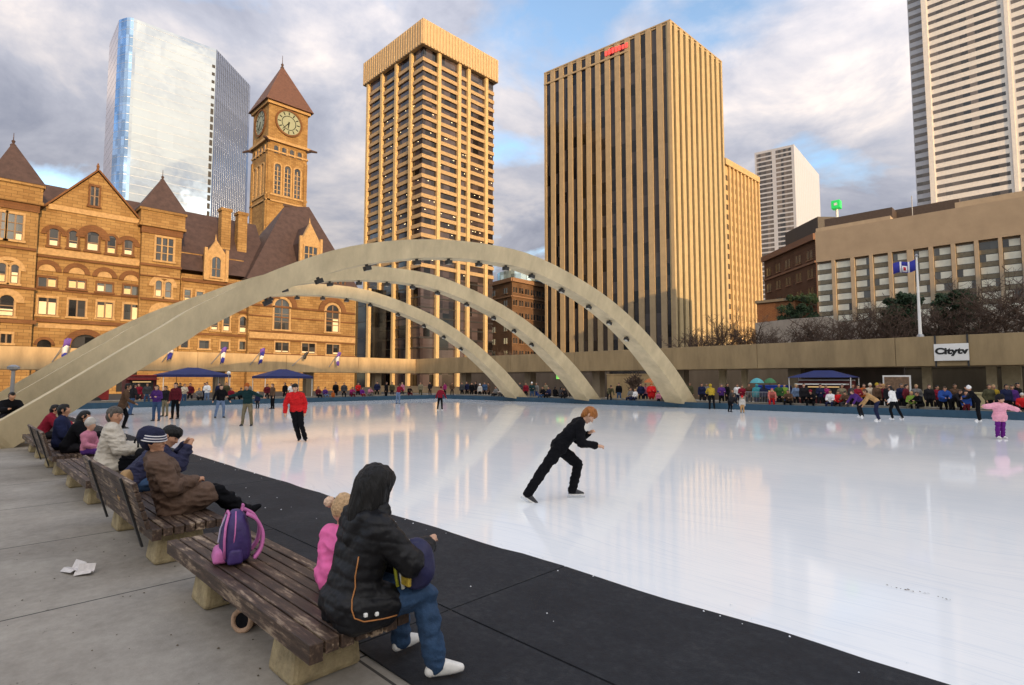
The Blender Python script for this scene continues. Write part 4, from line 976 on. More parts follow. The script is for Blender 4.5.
# ---- skaters on the ice ------------------------------------------------------
ICE = .008
def skater(label, px, py, theta, pose, H, top, bot, **k):
    p = on_z(px, py); p.z = ICE
    k.setdefault('shoe', 'charcoal'); k.setdefault('vox', .02)
    return far_person(label, p, turned(theta), pose, H, top, bot, **k)
def near_person(label, p, rz, J, cl, hair=None, vox=.012, sk=0, puff=.02, leg=.015, coat=0, wr=1.0, group=None, post=None, shoe=None, face=True, hair_m=None):
    """body as one skin with clothes, hair and shoes as parts"""
    r = thing('person', label, 'person', tuple(p), group, rz); s = J['s']
    base = pieces_of(J, 0, 0, tags=('a', 'a', 'a', 'a'), hair='none')
    body = [(t, [(c, q * (1 if i >= len(base) - 3 else .88)) for c, q in sp_]) for i, (t, sp_) in enumerate(base)]
    for i in (0, 1):      # palm, four fingers and a thumb
        w, d = J['wr%d' % i], J['fd%d' % i]; sd = J.get('side%d' % i, d.cross(V(0, 0, 1)) if abs(d.z) < .95 else V(1, 0, 0)).normalized(); up = sd.cross(d).normalized(); curl = J.get('curl', .6)
        pk = w + d * .055 * s
        body.append(('a', [(w, .024 * s), (pk - sd * .022 * s, .019 * s), (pk + sd * .022 * s, .019 * s), (w + d * .09 * s - sd * .022 * s, .014 * s), (w + d * .09 * s + sd * .022 * s, .014 * s)]))
        for j, ln in enumerate((.06, .072, .066, .05)):
            b0 = w + d * .092 * s + sd * (j - 1.5) * .0165 * s; d1 = (d - up * curl * .5).normalized(); d2 = (d - up * curl * 1.8).normalized()
            b1 = b0 + d1 * ln * .55 * s; b2 = b1 + d2 * ln * .5 * s
            body.append(('a', [(b0, .0088 * s), (b1, .0082 * s)])); body.append(('a', [(b1, .0082 * s), (b2, .007 * s)]))
        tb = w + d * .03 * s - sd * .026 * s; t1 = tb + (d * .7 - sd * .6 - up * .3).normalized() * .035 * s; body.append(('a', [(tb, .0115 * s), (t1, .0095 * s)])); body.append(('a', [(t1, .0095 * s), (t1 + (d - up * .5).normalized() * .028 * s, .008 * s)]))
    hc, hd_, fc_, hs = J['hc'], J['hd'], J['face'], J['hs']; sx = hd_.cross(fc_).normalized()
    for sg in (-1, 1):    # ears, cheeks, brow
        body.append(('a', [(hc + sx * sg * .086 * hs - fc_ * .005 * hs - hd_ * .005 * hs, .013 * hs), (hc + sx * sg * .09 * hs - fc_ * .012 * hs + hd_ * .018 * hs, .013 * hs), (hc + sx * sg * .082 * hs - hd_ * .03 * hs, .009 * hs)]))
        body.append(('a', [(hc + sx * sg * .035 * hs - hd_ * .03 * hs + fc_ * .062 * hs, .03 * hs), (hc + sx * sg * .045 * hs - hd_ * .02 * hs + fc_ * .04 * hs, .03 * hs)]))
    body.append(('a', [(hc + sx * s_ * .04 * hs + hd_ * .025 * hs + fc_ * .078 * hs, .014 * hs) for s_ in (-1, 1)]))
    body.append(('a', [(hc + hd_ * .0 * hs + fc_ * .098 * hs, .010 * hs), (hc - hd_ * .032 * hs + fc_ * .112 * hs, .014 * hs)]))
    body.append(('a', [(hc + sx * s_ * .018 * hs - hd_ * .065 * hs + fc_ * .083 * hs, .012 * hs) for s_ in (-1, 1)]))
    body.append(('a', [(hc - hd_ * .1 * hs + fc_ * .068 * hs, .024 * hs), (hc - hd_ * .085 * hs + fc_ * .02 * hs, .04 * hs)]))
    skin_job('body', r, body, dict(a=SK[sk]), vox * .8, 2)
    dress = pieces_of(J, puff, leg, tags=('t', 'b', 'k', 'h'), hair='none', coat=coat)
    wr_ = post or (lambda v: fold(v, wr * 1.15) + .004 * wr * (.3 - abs(noise.noise(V(v.x * 26 + v.z * 9, v.y * 26, v.z * 34)))))
    skin_job('jacket', r, [x for x in dress if x[0] == 't'] + J.get('extra_top', []), dict(t=cl[0]), min(vox, .0115), 3, wr_)
    skin_job('trousers', r, [x for x in dress if x[0] == 'b'], dict(b=cl[1]), vox, 3, lambda v: fold(v, wr * 1.2))
    for x in [x for x in dress if x[0] == 'h']: skin_job('shoe', r, [x], dict(h=shoe or cloth('black')), vox * .8, 2)
    if hair: skin_job('hair', r, [('a', q) for q in hair + (nape(hc, hd_, fc_, hs) if len(hair) == 1 or hair_m is HAIR['ginger'] else [])], dict(a=hair_m), vox * .8, 2, lambda v: .007 * noise.noise(V(v.x * 45, v.y * 45, v.z * 9)))
    if face:
        mb = MB()
        for sg in (-1, 1):
            e = hc + sx * sg * .033 * hs + hd_ * .005 * hs + fc_ * .083 * hs; mb.obox(e, (sx, fc_, hd_), (.013 * hs, .006 * hs, .006 * hs))
            mb.obox(e + hd_ * .022 * hs + fc_ * .005 * hs, (sx, fc_, hd_), (.018 * hs, .006 * hs, .004 * hs))
        mb.build('eyes', eye_dark, r, origin=(0, 0, 0), bevel=.003)
        MB().obox(hc - hd_ * .064 * hs + fc_ * .093 * hs, (sx, fc_, hd_), (.02 * hs, .004 * hs, .004 * hs)).build('mouth', mat('lips_%d' % len(bpy.data.materials), (.30, .11, .08), .5, 0), r, origin=(0, 0, 0), bevel=.002)
    return r

# the boy in black
J = skeleton(1.80, dict(torso=(0, .68, .76), head=(0, .85, .7), face=(.12, 1, -.2), th=((-.10, .80, -.70), (.10, -.62, -.80)), sh=((-.04, -.22, -1), (.10, -.58, -.83)), ua=((-.25, .10, -.95), (.22, .05, -.97)), fa=((.55, .45, .35), (-.25, .8, -.15)), ft=((0, 1, 0), (.15, .8, -.5))), lift=.055)
hc, hd_, fc_, hs = J['hc'], J['hd'], J['face'], J['hs']
p = on_z(555, 500); p = on_z(559, 500); p.z = ICE
boy_hair = [[(hc + hd_ * .04 * hs - fc_ * .025 * hs, .104 * hs), (hc + hd_ * .06 * hs + fc_ * .035 * hs, .078 * hs), (hc - hd_ * .025 * hs - fc_ * .055 * hs, .066 * hs)], [(hc + hd_ * .085 * hs + fc_ * .07 * hs, .034 * hs), (hc + hd_ * .09 * hs, .06 * hs)]]
boy = near_person('ginger haired boy in black striding across the ice, body pitched forward', p, turned(88), J, (cloth('black'), cloth('black')), boy_hair, .013, 1, .024, .022, hair_m=HAIR['ginger'], shoe=mat('skate_boot', (.03, .03, .035), .4, .2))
for i in (0, 1):
    a, ft = J['an%d' % i], J['ft%d' % i]; sd = ft.cross(V(0, 0, 1)).normalized(); up = sd.cross(ft).normalized(); b = a + V(0, 0, -.045) + ft * .06
    mb = MB(); mb.obox(b - up * .066, (ft, sd, up), (.15, .003, .016)); mb.obox(b - up * .045 + ft * .07, (ft, sd, up), (.02, .006, .018)); mb.obox(b - up * .045 - ft * .06, (ft, sd, up), (.02, .006, .018)); mb.build('skate_blade', blade, boy, origin=(0, 0, 0))
    MB().obox(b - up * .024, (ft, sd, up), (.125, .034, .012)).build('skate_sole', shoe_white, boy, origin=(0, 0, 0), bevel=.006)
# the man in the red jacket
J = skeleton(1.80, dict(torso=(.10, .12, 1), head=(.08, .1, 1), face=(.15, 1, -.1), th=((-.12, .10, -1), (-.16, -.05, -1)), sh=((-.30, -.12, -1), (-.28, -.22, -1)), ua=((-.38, -.25, -1), (.36, -.1, -1)), fa=((.05, .12, -1), (.0, .3, -1))), lift=.04)
hc, hd_, fc_, hs = J['hc'], J['hd'], J['face'], J['hs']
p = on_z(296, 442); p.z = ICE
near_person('skater in a bright red jacket and black trousers standing tall with hands low', p, turned(160), J, (cloth('red'), cloth('black')), [[(hc + hd_ * .045 * hs - fc_ * .03 * hs, .1 * hs), (hc + hd_ * .06 * hs + fc_ * .03 * hs, .07 * hs), (hc - hd_ * .02 * hs - fc_ * .055 * hs, .07 * hs)]], .016, 1, .03, .02, hair_m=HAIR['black'])
# the girl in pink
J = skeleton(1.46, dict(torso=(.0, .05, 1), face=(-.2, 1, -.1), th=((-.06, .0, -1), (.08, .05, -1)), sh=((.02, -.06, -1), (.02, -.05, -1)), ua=((-1, .05, -.32), (1, .1, -.12)), fa=((-1, .2, -.35), (1, .15, .0))), child=True, lift=.03, female=True)
hc, hd_, fc_, hs = J['hc'], J['hd'], J['face'], J['hs']
p = on_z(1001, 439); p.z = ICE
near_person('small skater in a pale pink coat and violet trousers holding both arms out', p, turned(178), J, (mat('pink_coat', (.80, .36, .46), .8, .15, 9, .2, 30), cloth('violet')), [[(hc + hd_ * .045 * hs - fc_ * .01 * hs, .118 * hs), (hc + hd_ * .02 * hs - fc_ * .05 * hs, .10 * hs)]], .015, 1, .05, .018, coat=.22, hair_m=cloth('dark'), shoe=shoe_white)

skater('skater in a dark teal sweater and khaki trousers with arms held out', 247, 426, 178, 'arms', 1.78, 'teal', 'khaki', hair='orange', hs='hat', extra=None)
skater('skater in an open black jacket and faded jeans turned to the right', 220, 418, 130, 'glide', 1.72, 'black', 'denim', hair='brown', sk=1)
skater('skater in a maroon lettered sweatshirt and black trousers facing the camera', 175, 419, 180, 'stand', 1.80, 'maroon', 'black', hair='brown', sk=1)
skater('skater in a purple jacket and blue jeans with a dark bag at the hip', 156, 421, 175, 'hold', 1.70, 'purple', 'jeans', hair='brown', hs='long', female=True, sk=1)
skater('skater in a dark jacket and jeans gliding away beneath the first arch', 131, 415, 30, 'glide', 1.76, 'dark', 'jeans', hair='black')
skater('skater in khaki trousers half hidden behind the maroon sweatshirt', 165, 416.5, 190, 'stand', 1.62, 'dark', 'khaki', hair='brown')
skater('slim skater in dark clothes with an orange scarf in front of the second tent', 272.5, 409, 220, 'stand', 1.70, 'brown', 'black', hair='brown', sk=1)
skater('small child skater in purple near the end board', 257.5, 408.5, 190, 'stand', 1.15, 'navy', 'dark', hair='pale', hs='hat', child=True, sk=1)
skater('girl in a red vest with pale sleeves skating alone in the middle distance', 440, 410, 10, 'glide', 1.52, 'crimson', 'black', hair='maroon', hs='hat', female=True, shoe='white')
skater('tall man in a brown jacket walking along the rink edge by the nearest arch', 121, 429, 60, 'stride', 1.86, 'brown', 'black', hair='black', sk=2, coat=.15)
skater('skater in maroon red jacket and pale jeans at the end board', 398, 403.8, 20, 'lean', 1.70, 'crimson', 'denim', hair='brown')
skater('skater in a yellow hooded top leaning on the far board', 712, 409.3, 5, 'lean', 1.72, 'yellow', 'black', hair='yellow', hs='hood')
skater('dark clothed child skater stooping near the far board', 730, 412, 60, 'bend', 1.30, 'dark', 'black', hair='brown', child=True)
skater('small child in a beige snowsuit skating by the far board', 742.5, 413, 200, 'stand', 1.02, 'pale', 'tan', hair='red', hs='hat', child=True, sk=1)
skater('skater in purple and white bending low to the left of the tan jacket', 861, 417, 265, 'bend', 1.62, 'purple', 'dark', hair='brown', sk=1, shoe='white')
skater('skater in a tan jacket stooping with back turned near the far board', 878, 420.5, 300, 'bend', 1.72, 'tan', 'navy', hair='brown', shoe='white')
skater('skater in a white shirt and black trousers seen from behind', 895, 419, 330, 'stride', 1.68, 'white', 'black', hair='black', shoe='white')
skater('skater in black with a white cap leaning left toward the board', 979, 421, 310, 'lean', 1.72, 'black', 'black', hair='white', hs='hat', shoe='white')

# ---- people behind the far board and behind the end board ---------------------
ls = thing('ledge_seat', 'long low concrete ledge people sit on behind the far board', 'ledge', (-15, 38, 0)); MB().box((-45.5, 37.72, 0), (16, 38.22, .43)).build('wall', grey_conc, ls, bevel=.02); MB().box((-45.55, 37.68, .432), (16.05, 38.26, .47)).build('coping', board_cap, ls)
ls = thing('ledge_seat', 'low concrete ledge behind the end board below the tents', 'ledge', (-48.6, 18, 0)); MB().box((-48.9, -8, 0), (-48.4, 36, .43)).build('wall', grey_conc, ls, bevel=.02); MB().box((-48.94, -8, .432), (-48.36, 36, .47)).build('coping', board_cap, ls)
GF, GE = 'people gathered behind the far board', 'people gathered behind the end board'
def crowd(px, row, th, pose, H, top, bot, label, **k):
    """row: distance of the standing place behind the far board; negative rows stand behind the end board"""
    sit = POSES[pose].get('sit')
    if row > 0:
        p = on_y(px, 395, RY1 + (1.38 if sit else row)); k['group'] = GF
    else:
        p = on_x(px, 395, RX0 - (1.85 if sit else -row)); k['group'] = GE
    p.z = 0; k.setdefault('seat', .48)
    far_person(label, p, turned(th), pose, H, top, bot, **k)
A_ = 224      # facing the rink from the far side, seen from the camera
E_ = 135      # facing the rink from its east end
crowd(207, -1.2, 180, 'hold', 1.78, 'white', 'denim', 'person in a white shirt and jeans standing below the first tent', hair='brown')
crowd(219, -1.5, 150, 'stand', 1.74, 'navy', 'dark', 'person in a dark navy top right behind the white shirt under the first tent', hair='black')
crowd(190, -2.6, 160, 'pockets', 1.70, 'maroon', 'dark', 'person in a maroon top standing in the shade left under the first tent', hair='brown')
crowd(199, -2.2, E_, 'sit', 1.65, 'grey', 'dark', 'grey clothed person seated under the middle of the first tent', hair='brown')
crowd(231, -1, E_, 'sit', 1.62, 'crimson', 'dark', 'person in crimson seated between the two tents', hair='brown')
crowd(240, -1, E_, 'slump', 1.70, 'dark', 'black', 'dark coated person hunched on the ledge right of the crimson one', hair='black')
crowd(285, -2.4, 200, 'pockets', 1.72, 'black', 'dark', 'dark figure with pale shoes standing under the second tent', hair='black')
crowd(318, -1, E_, 'sit', 1.68, 'maroon', 'black', 'person in maroon seated right of the second tent', hair='brown')
crowd(325, -1, E_, 'sit', 1.55, 'purple', 'denim', 'person in purple seated beside the small orange child', hair='black')
crowd(333, -1.1, 150, 'stand', 1.02, 'orange', 'orange', 'small child all in orange standing on the end ledge side', hair='orange', hs='hat', child=True)
crowd(335.5, -3.0, 160, 'stand', 1.75, 'black', 'black', 'dark figure standing behind the small orange child', hair='black')
crowd(351, -1, E_, 'slump', 1.66, 'magenta', 'maroon', 'person in a magenta coat seated left in the bright red group', hair='brown')
crowd(358, -2.4, 150, 'hold', 1.70, 'red', 'dark', 'person in a red coat standing behind the magenta coat', hair='brown')
crowd(362, -1, E_, 'sit', 1.50, 'violet', 'crimson', 'violet clothed child seated in the bright red group', hair='black', child=True)
crowd(369, -1, E_, 'slump', 1.62, 'pink', 'grey', 'person in pink and grey at the right end of the red group', hair='grey', female=True)
crowd(377, -2.9, 170, 'pockets', 1.80, 'navy', 'black', 'tall navy clothed person standing left of the black overcoat', hair='black')
crowd(386, -1.6, 110, 'stand', 1.76, 'black', 'black', 'person in a long black overcoat standing near the end board', hair='black', coat=.6)
crowd(409, -1.5, 150, 'slump', 1.70, 'black', 'maroon', 'dark seated person with pink legs by the corner of the boards', hair='black')
crowd(420.5, -1.7, 180, 'stand', 1.74, 'khaki', 'olive', 'person in khaki standing alone in the corner of the boards', hair='black')
crowd(402, -3.4, 160, 'stand', 1.7, 'pink', 'dark', 'person in a pink scarf standing behind the maroon red jacket', hair='blond', sk=1)
crowd(445, 3.2, A_, 'stand', 1.68, 'magenta', 'dark', 'person in magenta standing far back, right of the girl in the red vest', hair='brown')
# the dark group left of the farthest arch foot
for i, (px, row, th, H, top, lb) in enumerate(((462, 1.6, 190, 1.72, 'charcoal', 'charcoal coat, leftmost of the group by the farthest arch foot'), (467, 2.2, 215, 1.78, 'navy', 'navy coat, second from left in the farthest arch foot group'), (471.5, 1.5, 160, 1.70, 'black', 'black coat facing right in the group by the farthest arch foot'), (476, 2.3, 235, 1.80, 'dark', 'tallest dark coat in the group by the farthest arch foot'), (480, 1.4, 200, 1.55, 'pale', 'pale jacket amid the dark group by the farthest arch foot'), (484.5, 2.0, 180, 1.74, 'jeans', 'slate blue jacket in the group by the farthest arch foot'), (489, 1.5, 250, 1.69, 'brown', 'brown jacket, rightmost of the group by the farthest arch foot'))):
    crowd(px, row, th, 'pockets' if i % 2 else 'stand', H, top, 'black', 'person in a ' + lb.replace(' in the group', ' of the group'), hair=('black', 'brown', 'black', 'black', 'white', 'brown', 'black')[i], hs='hat' if i == 4 else 'short', mir=i % 3 == 0)
for px, row, th, pose, H, top, bot, lb, k in (
    (496, 1.3, A_, 'sit', 1.66, 'grey', 'dark', 'grey coated person seated just left of the farthest arch foot', dict(hair='brown')),
    (503, 1.3, A_, 'slump', 1.62, 'pale', 'charcoal', 'pale coated person hunched beside the farthest arch foot', dict(hair='grey')),
    (508, 1.3, A_, 'sit', 1.60, 'maroon', 'dark', 'maroon clothed person squeezed against the farthest arch foot', dict(hair='black')),
    (526, 2.4, 200, 'stand', 1.70, 'crimson', 'dark', 'person in crimson standing right of the farthest arch foot', dict(hair='brown')),
    (532, 1.4, 190, 'hold', 1.74, 'teal', 'jeans', 'person in teal with a white cap right of the farthest arch foot', dict(hair='white', hs='hat')),
    (537, 1.9, 230, 'stand', 1.70, 'grey', 'blue', 'person in grey and bright blue between teal and black neighbours', dict(hair='grey')),
    (543, 1.3, A_, 'sit', 1.72, 'black', 'jeans', 'person in black seated with jeans, left of the row of black backs', dict(hair='brown')),
    (549, 1.3, A_, 'sit', 1.70, 'navy', 'black', 'navy clothed person seated first in the dark row between the arch feet', dict(hair='black')),
    (555, 1.3, 40, 'sit', 1.70, 'black', 'black', 'person in black seated with back to the rink, second in the dark row', dict(hair='black')),
    (560.5, 1.3, 50, 'sit', 1.68, 'charcoal', 'black', 'charcoal coated person third in the dark row between the arch feet', dict(hair='black')),
    (566, 1.3, A_, 'slump', 1.66, 'dark', 'dark', 'dark hunched person at the right end of the dark row', dict(hair='black')),
    (575, 1.6, 260, 'stand', 1.55, 'maroon', 'black', 'person in dark red standing alone left of the middle arch foot', dict(hair='brown')),
    (609, .75, 170, 'bend', 1.74, 'olive', 'dark', 'olive coated person bending over the far board right of the middle arch foot', dict(hair='black')),
    (631, 1.3, A_, 'sit', 1.64, 'grey', 'navy', 'grey clothed person seated below the young bare tree', dict(hair='brown')),
    (635.5, 1.3, A_, 'sit', 1.50, 'white', 'navy', 'person in white seated beside the grey clothed one', dict(hair='blond', female=True)),
    (641, 1.6, 200, 'pockets', 1.70, 'navy', 'dark', 'navy coated person standing left of the orange umbrella', dict(hair='black')),
    (645.5, 2.2, 190, 'hold', 1.66, 'pink', 'navy', 'person in pink standing behind the navy coat by the orange umbrella', dict(hair='black', female=True)),
    (651.5, 1.4, 190, 'hold', 1.66, 'red', 'crimson', 'person in a bulky bright red coat under the orange umbrella', dict(hair='orange', hs='hood', puff=.10, coat=.3)),
    (658.5, .9, 190, 'stand', 1.18, 'pink', 'dark', 'small child in a pink coat beside the red coat', dict(hair='blue', hs='hat', child=True)),
    (662.5, 1.5, 240, 'stand', 1.58, 'black', 'black', 'person in black with a blue hat behind the small pink child', dict(hair='blue', hs='hat')),
    (667.5, 1.2, A_, 'slump', 1.35, 'lime', 'olive', 'child in lime green sitting against the nearest arch foot', dict(hair='brown', child=True)),
    (702, 2.6, 200, 'stand', 1.72, 'navy', 'dark', 'navy clothed person standing right of the nearest arch foot', dict(hair='black')),
    (721.5, 1.3, 190, 'hold', 1.68, 'purple', 'black', 'person in purple and grey next to the yellow hooded top', dict(hair='grey')),
    (733, 2.8, A_, 'sit', 1.60, 'charcoal', 'dark', 'charcoal figure seated low between purple and red neighbours', dict(hair='brown')),
    (742, 2.0, 190, 'hold', 1.62, 'crimson', 'pale', 'person in crimson and white left of the crowd barrier', dict(hair='brown')),
    (757, 2.0, 20, 'stand', 1.66, 'turq', 'navy', 'person in a turquoise coat behind the crowd barrier', dict(hair='turq', hs='hood', puff=.06)),
    (764, 1.7, 15, 'stand', 1.66, 'navy', 'black', 'dark haired person with back turned behind the crowd barrier', dict(hair='black', hs='long', puff=.03)),
    (771.5, 1.0, 200, 'bend', 1.62, 'coral', 'red', 'person in coral top and red trousers at the far board right of the barrier', dict(hair='coral', sk=1)),
    (779, 2.2, 190, 'pockets', 1.72, 'green', 'dark', 'person in green standing behind the coral top', dict(hair='black')),
    (789.5, 1.3, A_, 'slump', 1.74, 'brown', 'black', 'brown jacketed person hunched on the ledge left of the blue cart', dict(hair='grey')),
    (812, 1.3, A_, 'slump', 1.74, 'black', 'black', 'person in black with a red cap hunched before the blue cart', dict(hair='crimson', hs='hat')),
    (830.5, 1.3, A_, 'sit', 1.66, 'white', 'navy', 'person in a white striped top seated before the snack cart', dict(hair='brown')),
    (838.5, 1.3, A_, 'sit', 1.58, 'red', 'dark', 'person in red seated right of the white striped top', dict(hair='brown')),
    (846, 1.3, A_, 'slump', 1.64, 'brown', 'charcoal', 'brown clothed person hunched right of the red one', dict(hair='black')),
    (853, 2.4, 200, 'stand', 1.7, 'charcoal', 'dark', 'charcoal coated person standing behind the seated brown one', dict(hair='brown')),
    (870, 2.2, 190, 'hold', 1.74, 'cream', 'dark', 'cream hooded person standing behind the stooping skaters', dict(hair='cream', hs='hat')),
    (876.5, 1.6, 170, 'stand', 1.76, 'brown', 'black', 'person with a mustard hat standing behind the tan jacket', dict(hair='yellow', hs='hat')),
    (884, 2.3, 230, 'stand', 1.70, 'maroon', 'dark', 'maroon coated person standing left of the white shirt', dict(hair='tan', hs='hat')),
    (889, 1.4, 200, 'stand', 1.72, 'dark', 'black', 'dark coated person just behind the white shirt', dict(hair='brown')),
    (901, 2.0, 180, 'stand', 1.74, 'navy', 'dark', 'navy clothed person standing right of the white shirt', dict(hair='grey')),
    (911.5, 1.3, A_, 'sit', 1.62, 'lime', 'khaki', 'person in yellow green seated below the menu board', dict(hair='tan')),
    (921, 1.3, 260, 'slump', 1.70, 'black', 'black', 'person in black sitting turned aside before the planter wall', dict(hair='brown')),
    (943, 1.2, 200, 'lean', 1.66, 'blue', 'black', 'blue and purple coated person leaning below the hanging sign', dict(hair='brown', puff=.05)),
    (950, 1.1, 150, 'bend', 1.66, 'dark', 'black', 'dark coated person stooping right of the blue coat', dict(hair='brown')),
    (960, 1.2, 120, 'lean', 1.72, 'charcoal', 'black', 'charcoal coated person hugging a companion below the hanging sign', dict(hair='brown')),
    (965.5, 1.1, 200, 'stand', 1.44, 'blue', 'maroon', 'shorter person in bright blue between two dark coats', dict(hair='black', child=True)),
    (970.5, 1.4, 250, 'lean', 1.74, 'dark', 'black', 'dark coated person right of the short blue one', dict(hair='black')),
    (989, 1.6, 190, 'pockets', 1.72, 'olive', 'black', 'olive clothed person behind the pink coated skater', dict(hair='brown')),
    (993.5, 2.2, 200, 'stand', 1.7, 'yellow', 'dark', 'person in a yellow top far behind the pink coated skater', dict(hair='blond')),
    (1017, 2.4, 170, 'stand', 1.80, 'black', 'black', 'tall person in black standing near the right edge', dict(hair='black')),
    (1022, 1.3, A_, 'sit', 1.55, 'red', 'dark', 'person in red seated at the right edge', dict(hair='pale', hs='hat'))):
    crowd(px, row, th, pose, H, top, bot, lb, **k)

# a second, looser row standing farther back under the walkway
for px, row, th, H, top, bot, lb, hr in (
    (430, 4.2, 200, 1.72, 'dark', 'black', 'dark coated person standing back in the walkway corner', 'brown'), (452, 4.6, 170, 1.68, 'brown', 'dark', 'brown coated person under the walkway left of the dark group', 'black'),
    (520, 3.6, 190, 1.75, 'charcoal', 'black', 'charcoal coat standing back between farthest and middle arch feet', 'black'), (546, 4.4, 220, 1.70, 'khaki', 'dark', 'khaki coat standing back behind the dark seated row', 'brown'), (571, 3.4, 160, 1.66, 'teal', 'dark', 'teal coat standing back near the small lit sign', 'brown'),
    (619, 3.8, 200, 1.70, 'black', 'jeans', 'black coat and jeans standing back before the tan wall', 'black'), (690, 4.6, 190, 1.74, 'olive', 'dark', 'olive coat standing back just right of the nearest arch foot', 'brown'),
    (707, 4.4, 210, 1.70, 'grey', 'dark', 'grey coat standing back left of the yellow hooded top', 'grey'), (727, 3.6, 150, 1.72, 'black', 'black', 'black coat standing back between purple and crimson tops', 'black'), (737.5, 4.2, 200, 1.66, 'white', 'navy', 'white top standing back left of the crowd barrier', 'brown'), (749, 3.4, 190, 1.70, 'brown', 'dark', 'brown coat standing back behind the left end of the barrier', 'brown'),
    (784.5, 2.6, 200, 1.70, 'lime', 'olive', 'lime top standing behind the hunched brown jacket', 'black'), (796, 1.9, 170, 1.68, 'denim', 'dark', 'denim jacket standing before the left part of the blue cart', 'blond'), (804, 1.5, 200, 1.72, 'dark', 'black', 'dark coat standing between blue cart and red cap', 'brown'), (820, 1.9, 180, 1.70, 'navy', 'dark', 'navy coat standing behind the red cap', 'black'), (826, 2.3, 210, 1.64, 'magenta', 'dark', 'magenta coat standing behind the white striped top', 'brown'), (842, 1.9, 190, 1.68, 'khaki', 'dark', 'khaki coat standing behind the seated red top', 'grey'), (857.5, 1.6, 170, 1.66, 'crimson', 'black', 'crimson coat standing behind the bending purple skater', 'black'),
    (864, 2.8, 200, 1.72, 'orange', 'dark', 'orange top standing back behind the bending purple skater', 'brown'), (880, 3.0, 190, 1.78, 'tan', 'dark', 'tall tan coat standing back behind the tan jacketed skater', 'brown'), (906, 1.6, 150, 1.70, 'maroon', 'black', 'maroon coat standing left of the yellow green top', 'black'), (916.5, 2.2, 210, 1.70, 'grey', 'dark', 'grey coat standing back above the yellow green top', 'blond'), (929, 1.9, 190, 1.70, 'dark', 'black', 'dark coat standing before the left part of the planter wall', 'brown'), (936.5, 2.3, 170, 1.64, 'crimson', 'dark', 'crimson coat standing left of the blue coat below the sign', 'black'), (955, 2.4, 200, 1.72, 'brown', 'dark', 'brown coat standing back behind the hugging pair', 'brown'), (1006, 1.7, 190, 1.72, 'navy', 'black', 'navy coat standing just behind the pink coated skater', 'black'), (1012, 2.0, 210, 1.68, 'purple', 'dark', 'purple coat standing left of the tall black figure', 'brown')):
    crowd(px, row, th, R.choice(('stand', 'pockets', 'hold')), H, top, bot, 'person in a ' + lb, hair=hr, mir=R.random() < .5, sk=R.choice((0, 0, 1, 2)))
for px, row, th, H, top, bot, lb, hr in ((180, -3.0, 160, 1.72, 'dark', 'black', 'dark coated person under the left half of the first tent', 'black'), (184, -1.4, 120, 1.66, 'cream', 'jeans', 'cream jacketed person at the end board under the first tent', 'brown'), (205, -3.4, 200, 1.70, 'navy', 'dark', 'navy coated person standing back behind the white shirt', 'black'), (226, -3.2, 150, 1.75, 'olive', 'dark', 'olive coated person under the right end of the first tent', 'brown'), (248, -2.8, 170, 1.70, 'grey', 'dark', 'grey coated person standing back between the tents', 'grey'), (267, -1.6, 140, 1.60, 'maroon', 'dark', 'maroon coated person at the end board left of the second tent', 'brown'), (291, -1.3, 150, 1.66, 'white', 'jeans', 'white topped person at the end board below the second tent', 'black'), (344, -1.7, 160, 1.70, 'charcoal', 'black', 'charcoal coated person left of the bright red group', 'brown'), (392, -2.6, 180, 1.72, 'olive', 'dark', 'olive coated person behind the black overcoat', 'brown'), (147, -1.6, 150, 1.72, 'charcoal', 'jeans', 'charcoal jacketed person before the red food truck', 'black'), (139, -2.2, 180, 1.70, 'crimson', 'dark', 'crimson jacketed person by the left end of the food truck', 'brown')):
    crowd(px, row, th, R.choice(('stand', 'pockets', 'hold')), H, top, bot, lb, hair=hr, mir=R.random() < .5, sk=R.choice((0, 0, 1, 2)))

# ---- people on the benches ------------------------------------------------------
# woman in the black quilted coat
J = skeleton(1.80, dict(sit=1, torso=(.02, .20, 1), head=(.02, .22, 1), face=(-.25, 1, -.3), th=((-.22, 1, .05), (.16, 1, .02)), sh=((-.05, .12, -1), (.16, .10, -1)), ua=((-.22, .30, -.9), (.35, .55, -.75)), fa=((.55, .60, -.2), (-.55, .80, .15)), ft=((-.2, 1, -.02), (.35, 1, -.02))), True, .46)
hc, hd_, fc_, hs, s = J['hc'], J['hd'], J['face'], J['hs'], J['s']
J['extra_top'] = [('t', [(J['neck'] - J['fwd'] * .07 + V(-.10, 0, -.02), .06), (J['neck'] - J['fwd'] * .07 + V(.10, 0, -.02), .06), (J['neck'] - J['fwd'] * .12 + V(0, 0, -.16), .055)]), ('t', [(J['neck'] + V(-.11, .05, .03), .05), (J['neck'] + V(.11, .05, .03), .05), (J['neck'] - J['fwd'] * .05 + V(0, 0, .05), .06)]), ('t', [(J['pel'] + V(-.10, -.05, -.0), .115), (J['pel'] + V(.10, -.05, .0), .115), (J['pel'] + V(0, .08, .0), .115)])]
def quilt(v):
    t = (v - J0['pel']).dot(J0['T']); return .010 * abs(math.sin(math.pi * t / .085)) ** .35 - .008 + .8 * fold(v) + .005 * noise.noise(v * 31)
J0 = J
puffer = mat('black_puffer', (.006, .006, .008), .5, .2, 8, .15, 40, spec=.3)
wom_hair = [[(hc + hd_ * .03 * hs - fc_ * .02 * hs, .122 * hs), (hc + hd_ * .05 * hs + fc_ * .03 * hs, .092 * hs)], [(hc - fc_ * .035 * hs, .122 * hs), (hc - hd_ * .14 * hs - fc_ * .035 * hs, .125 * hs), (hc - hd_ * .24 * hs - fc_ * .04 * hs, .10 * hs)]]
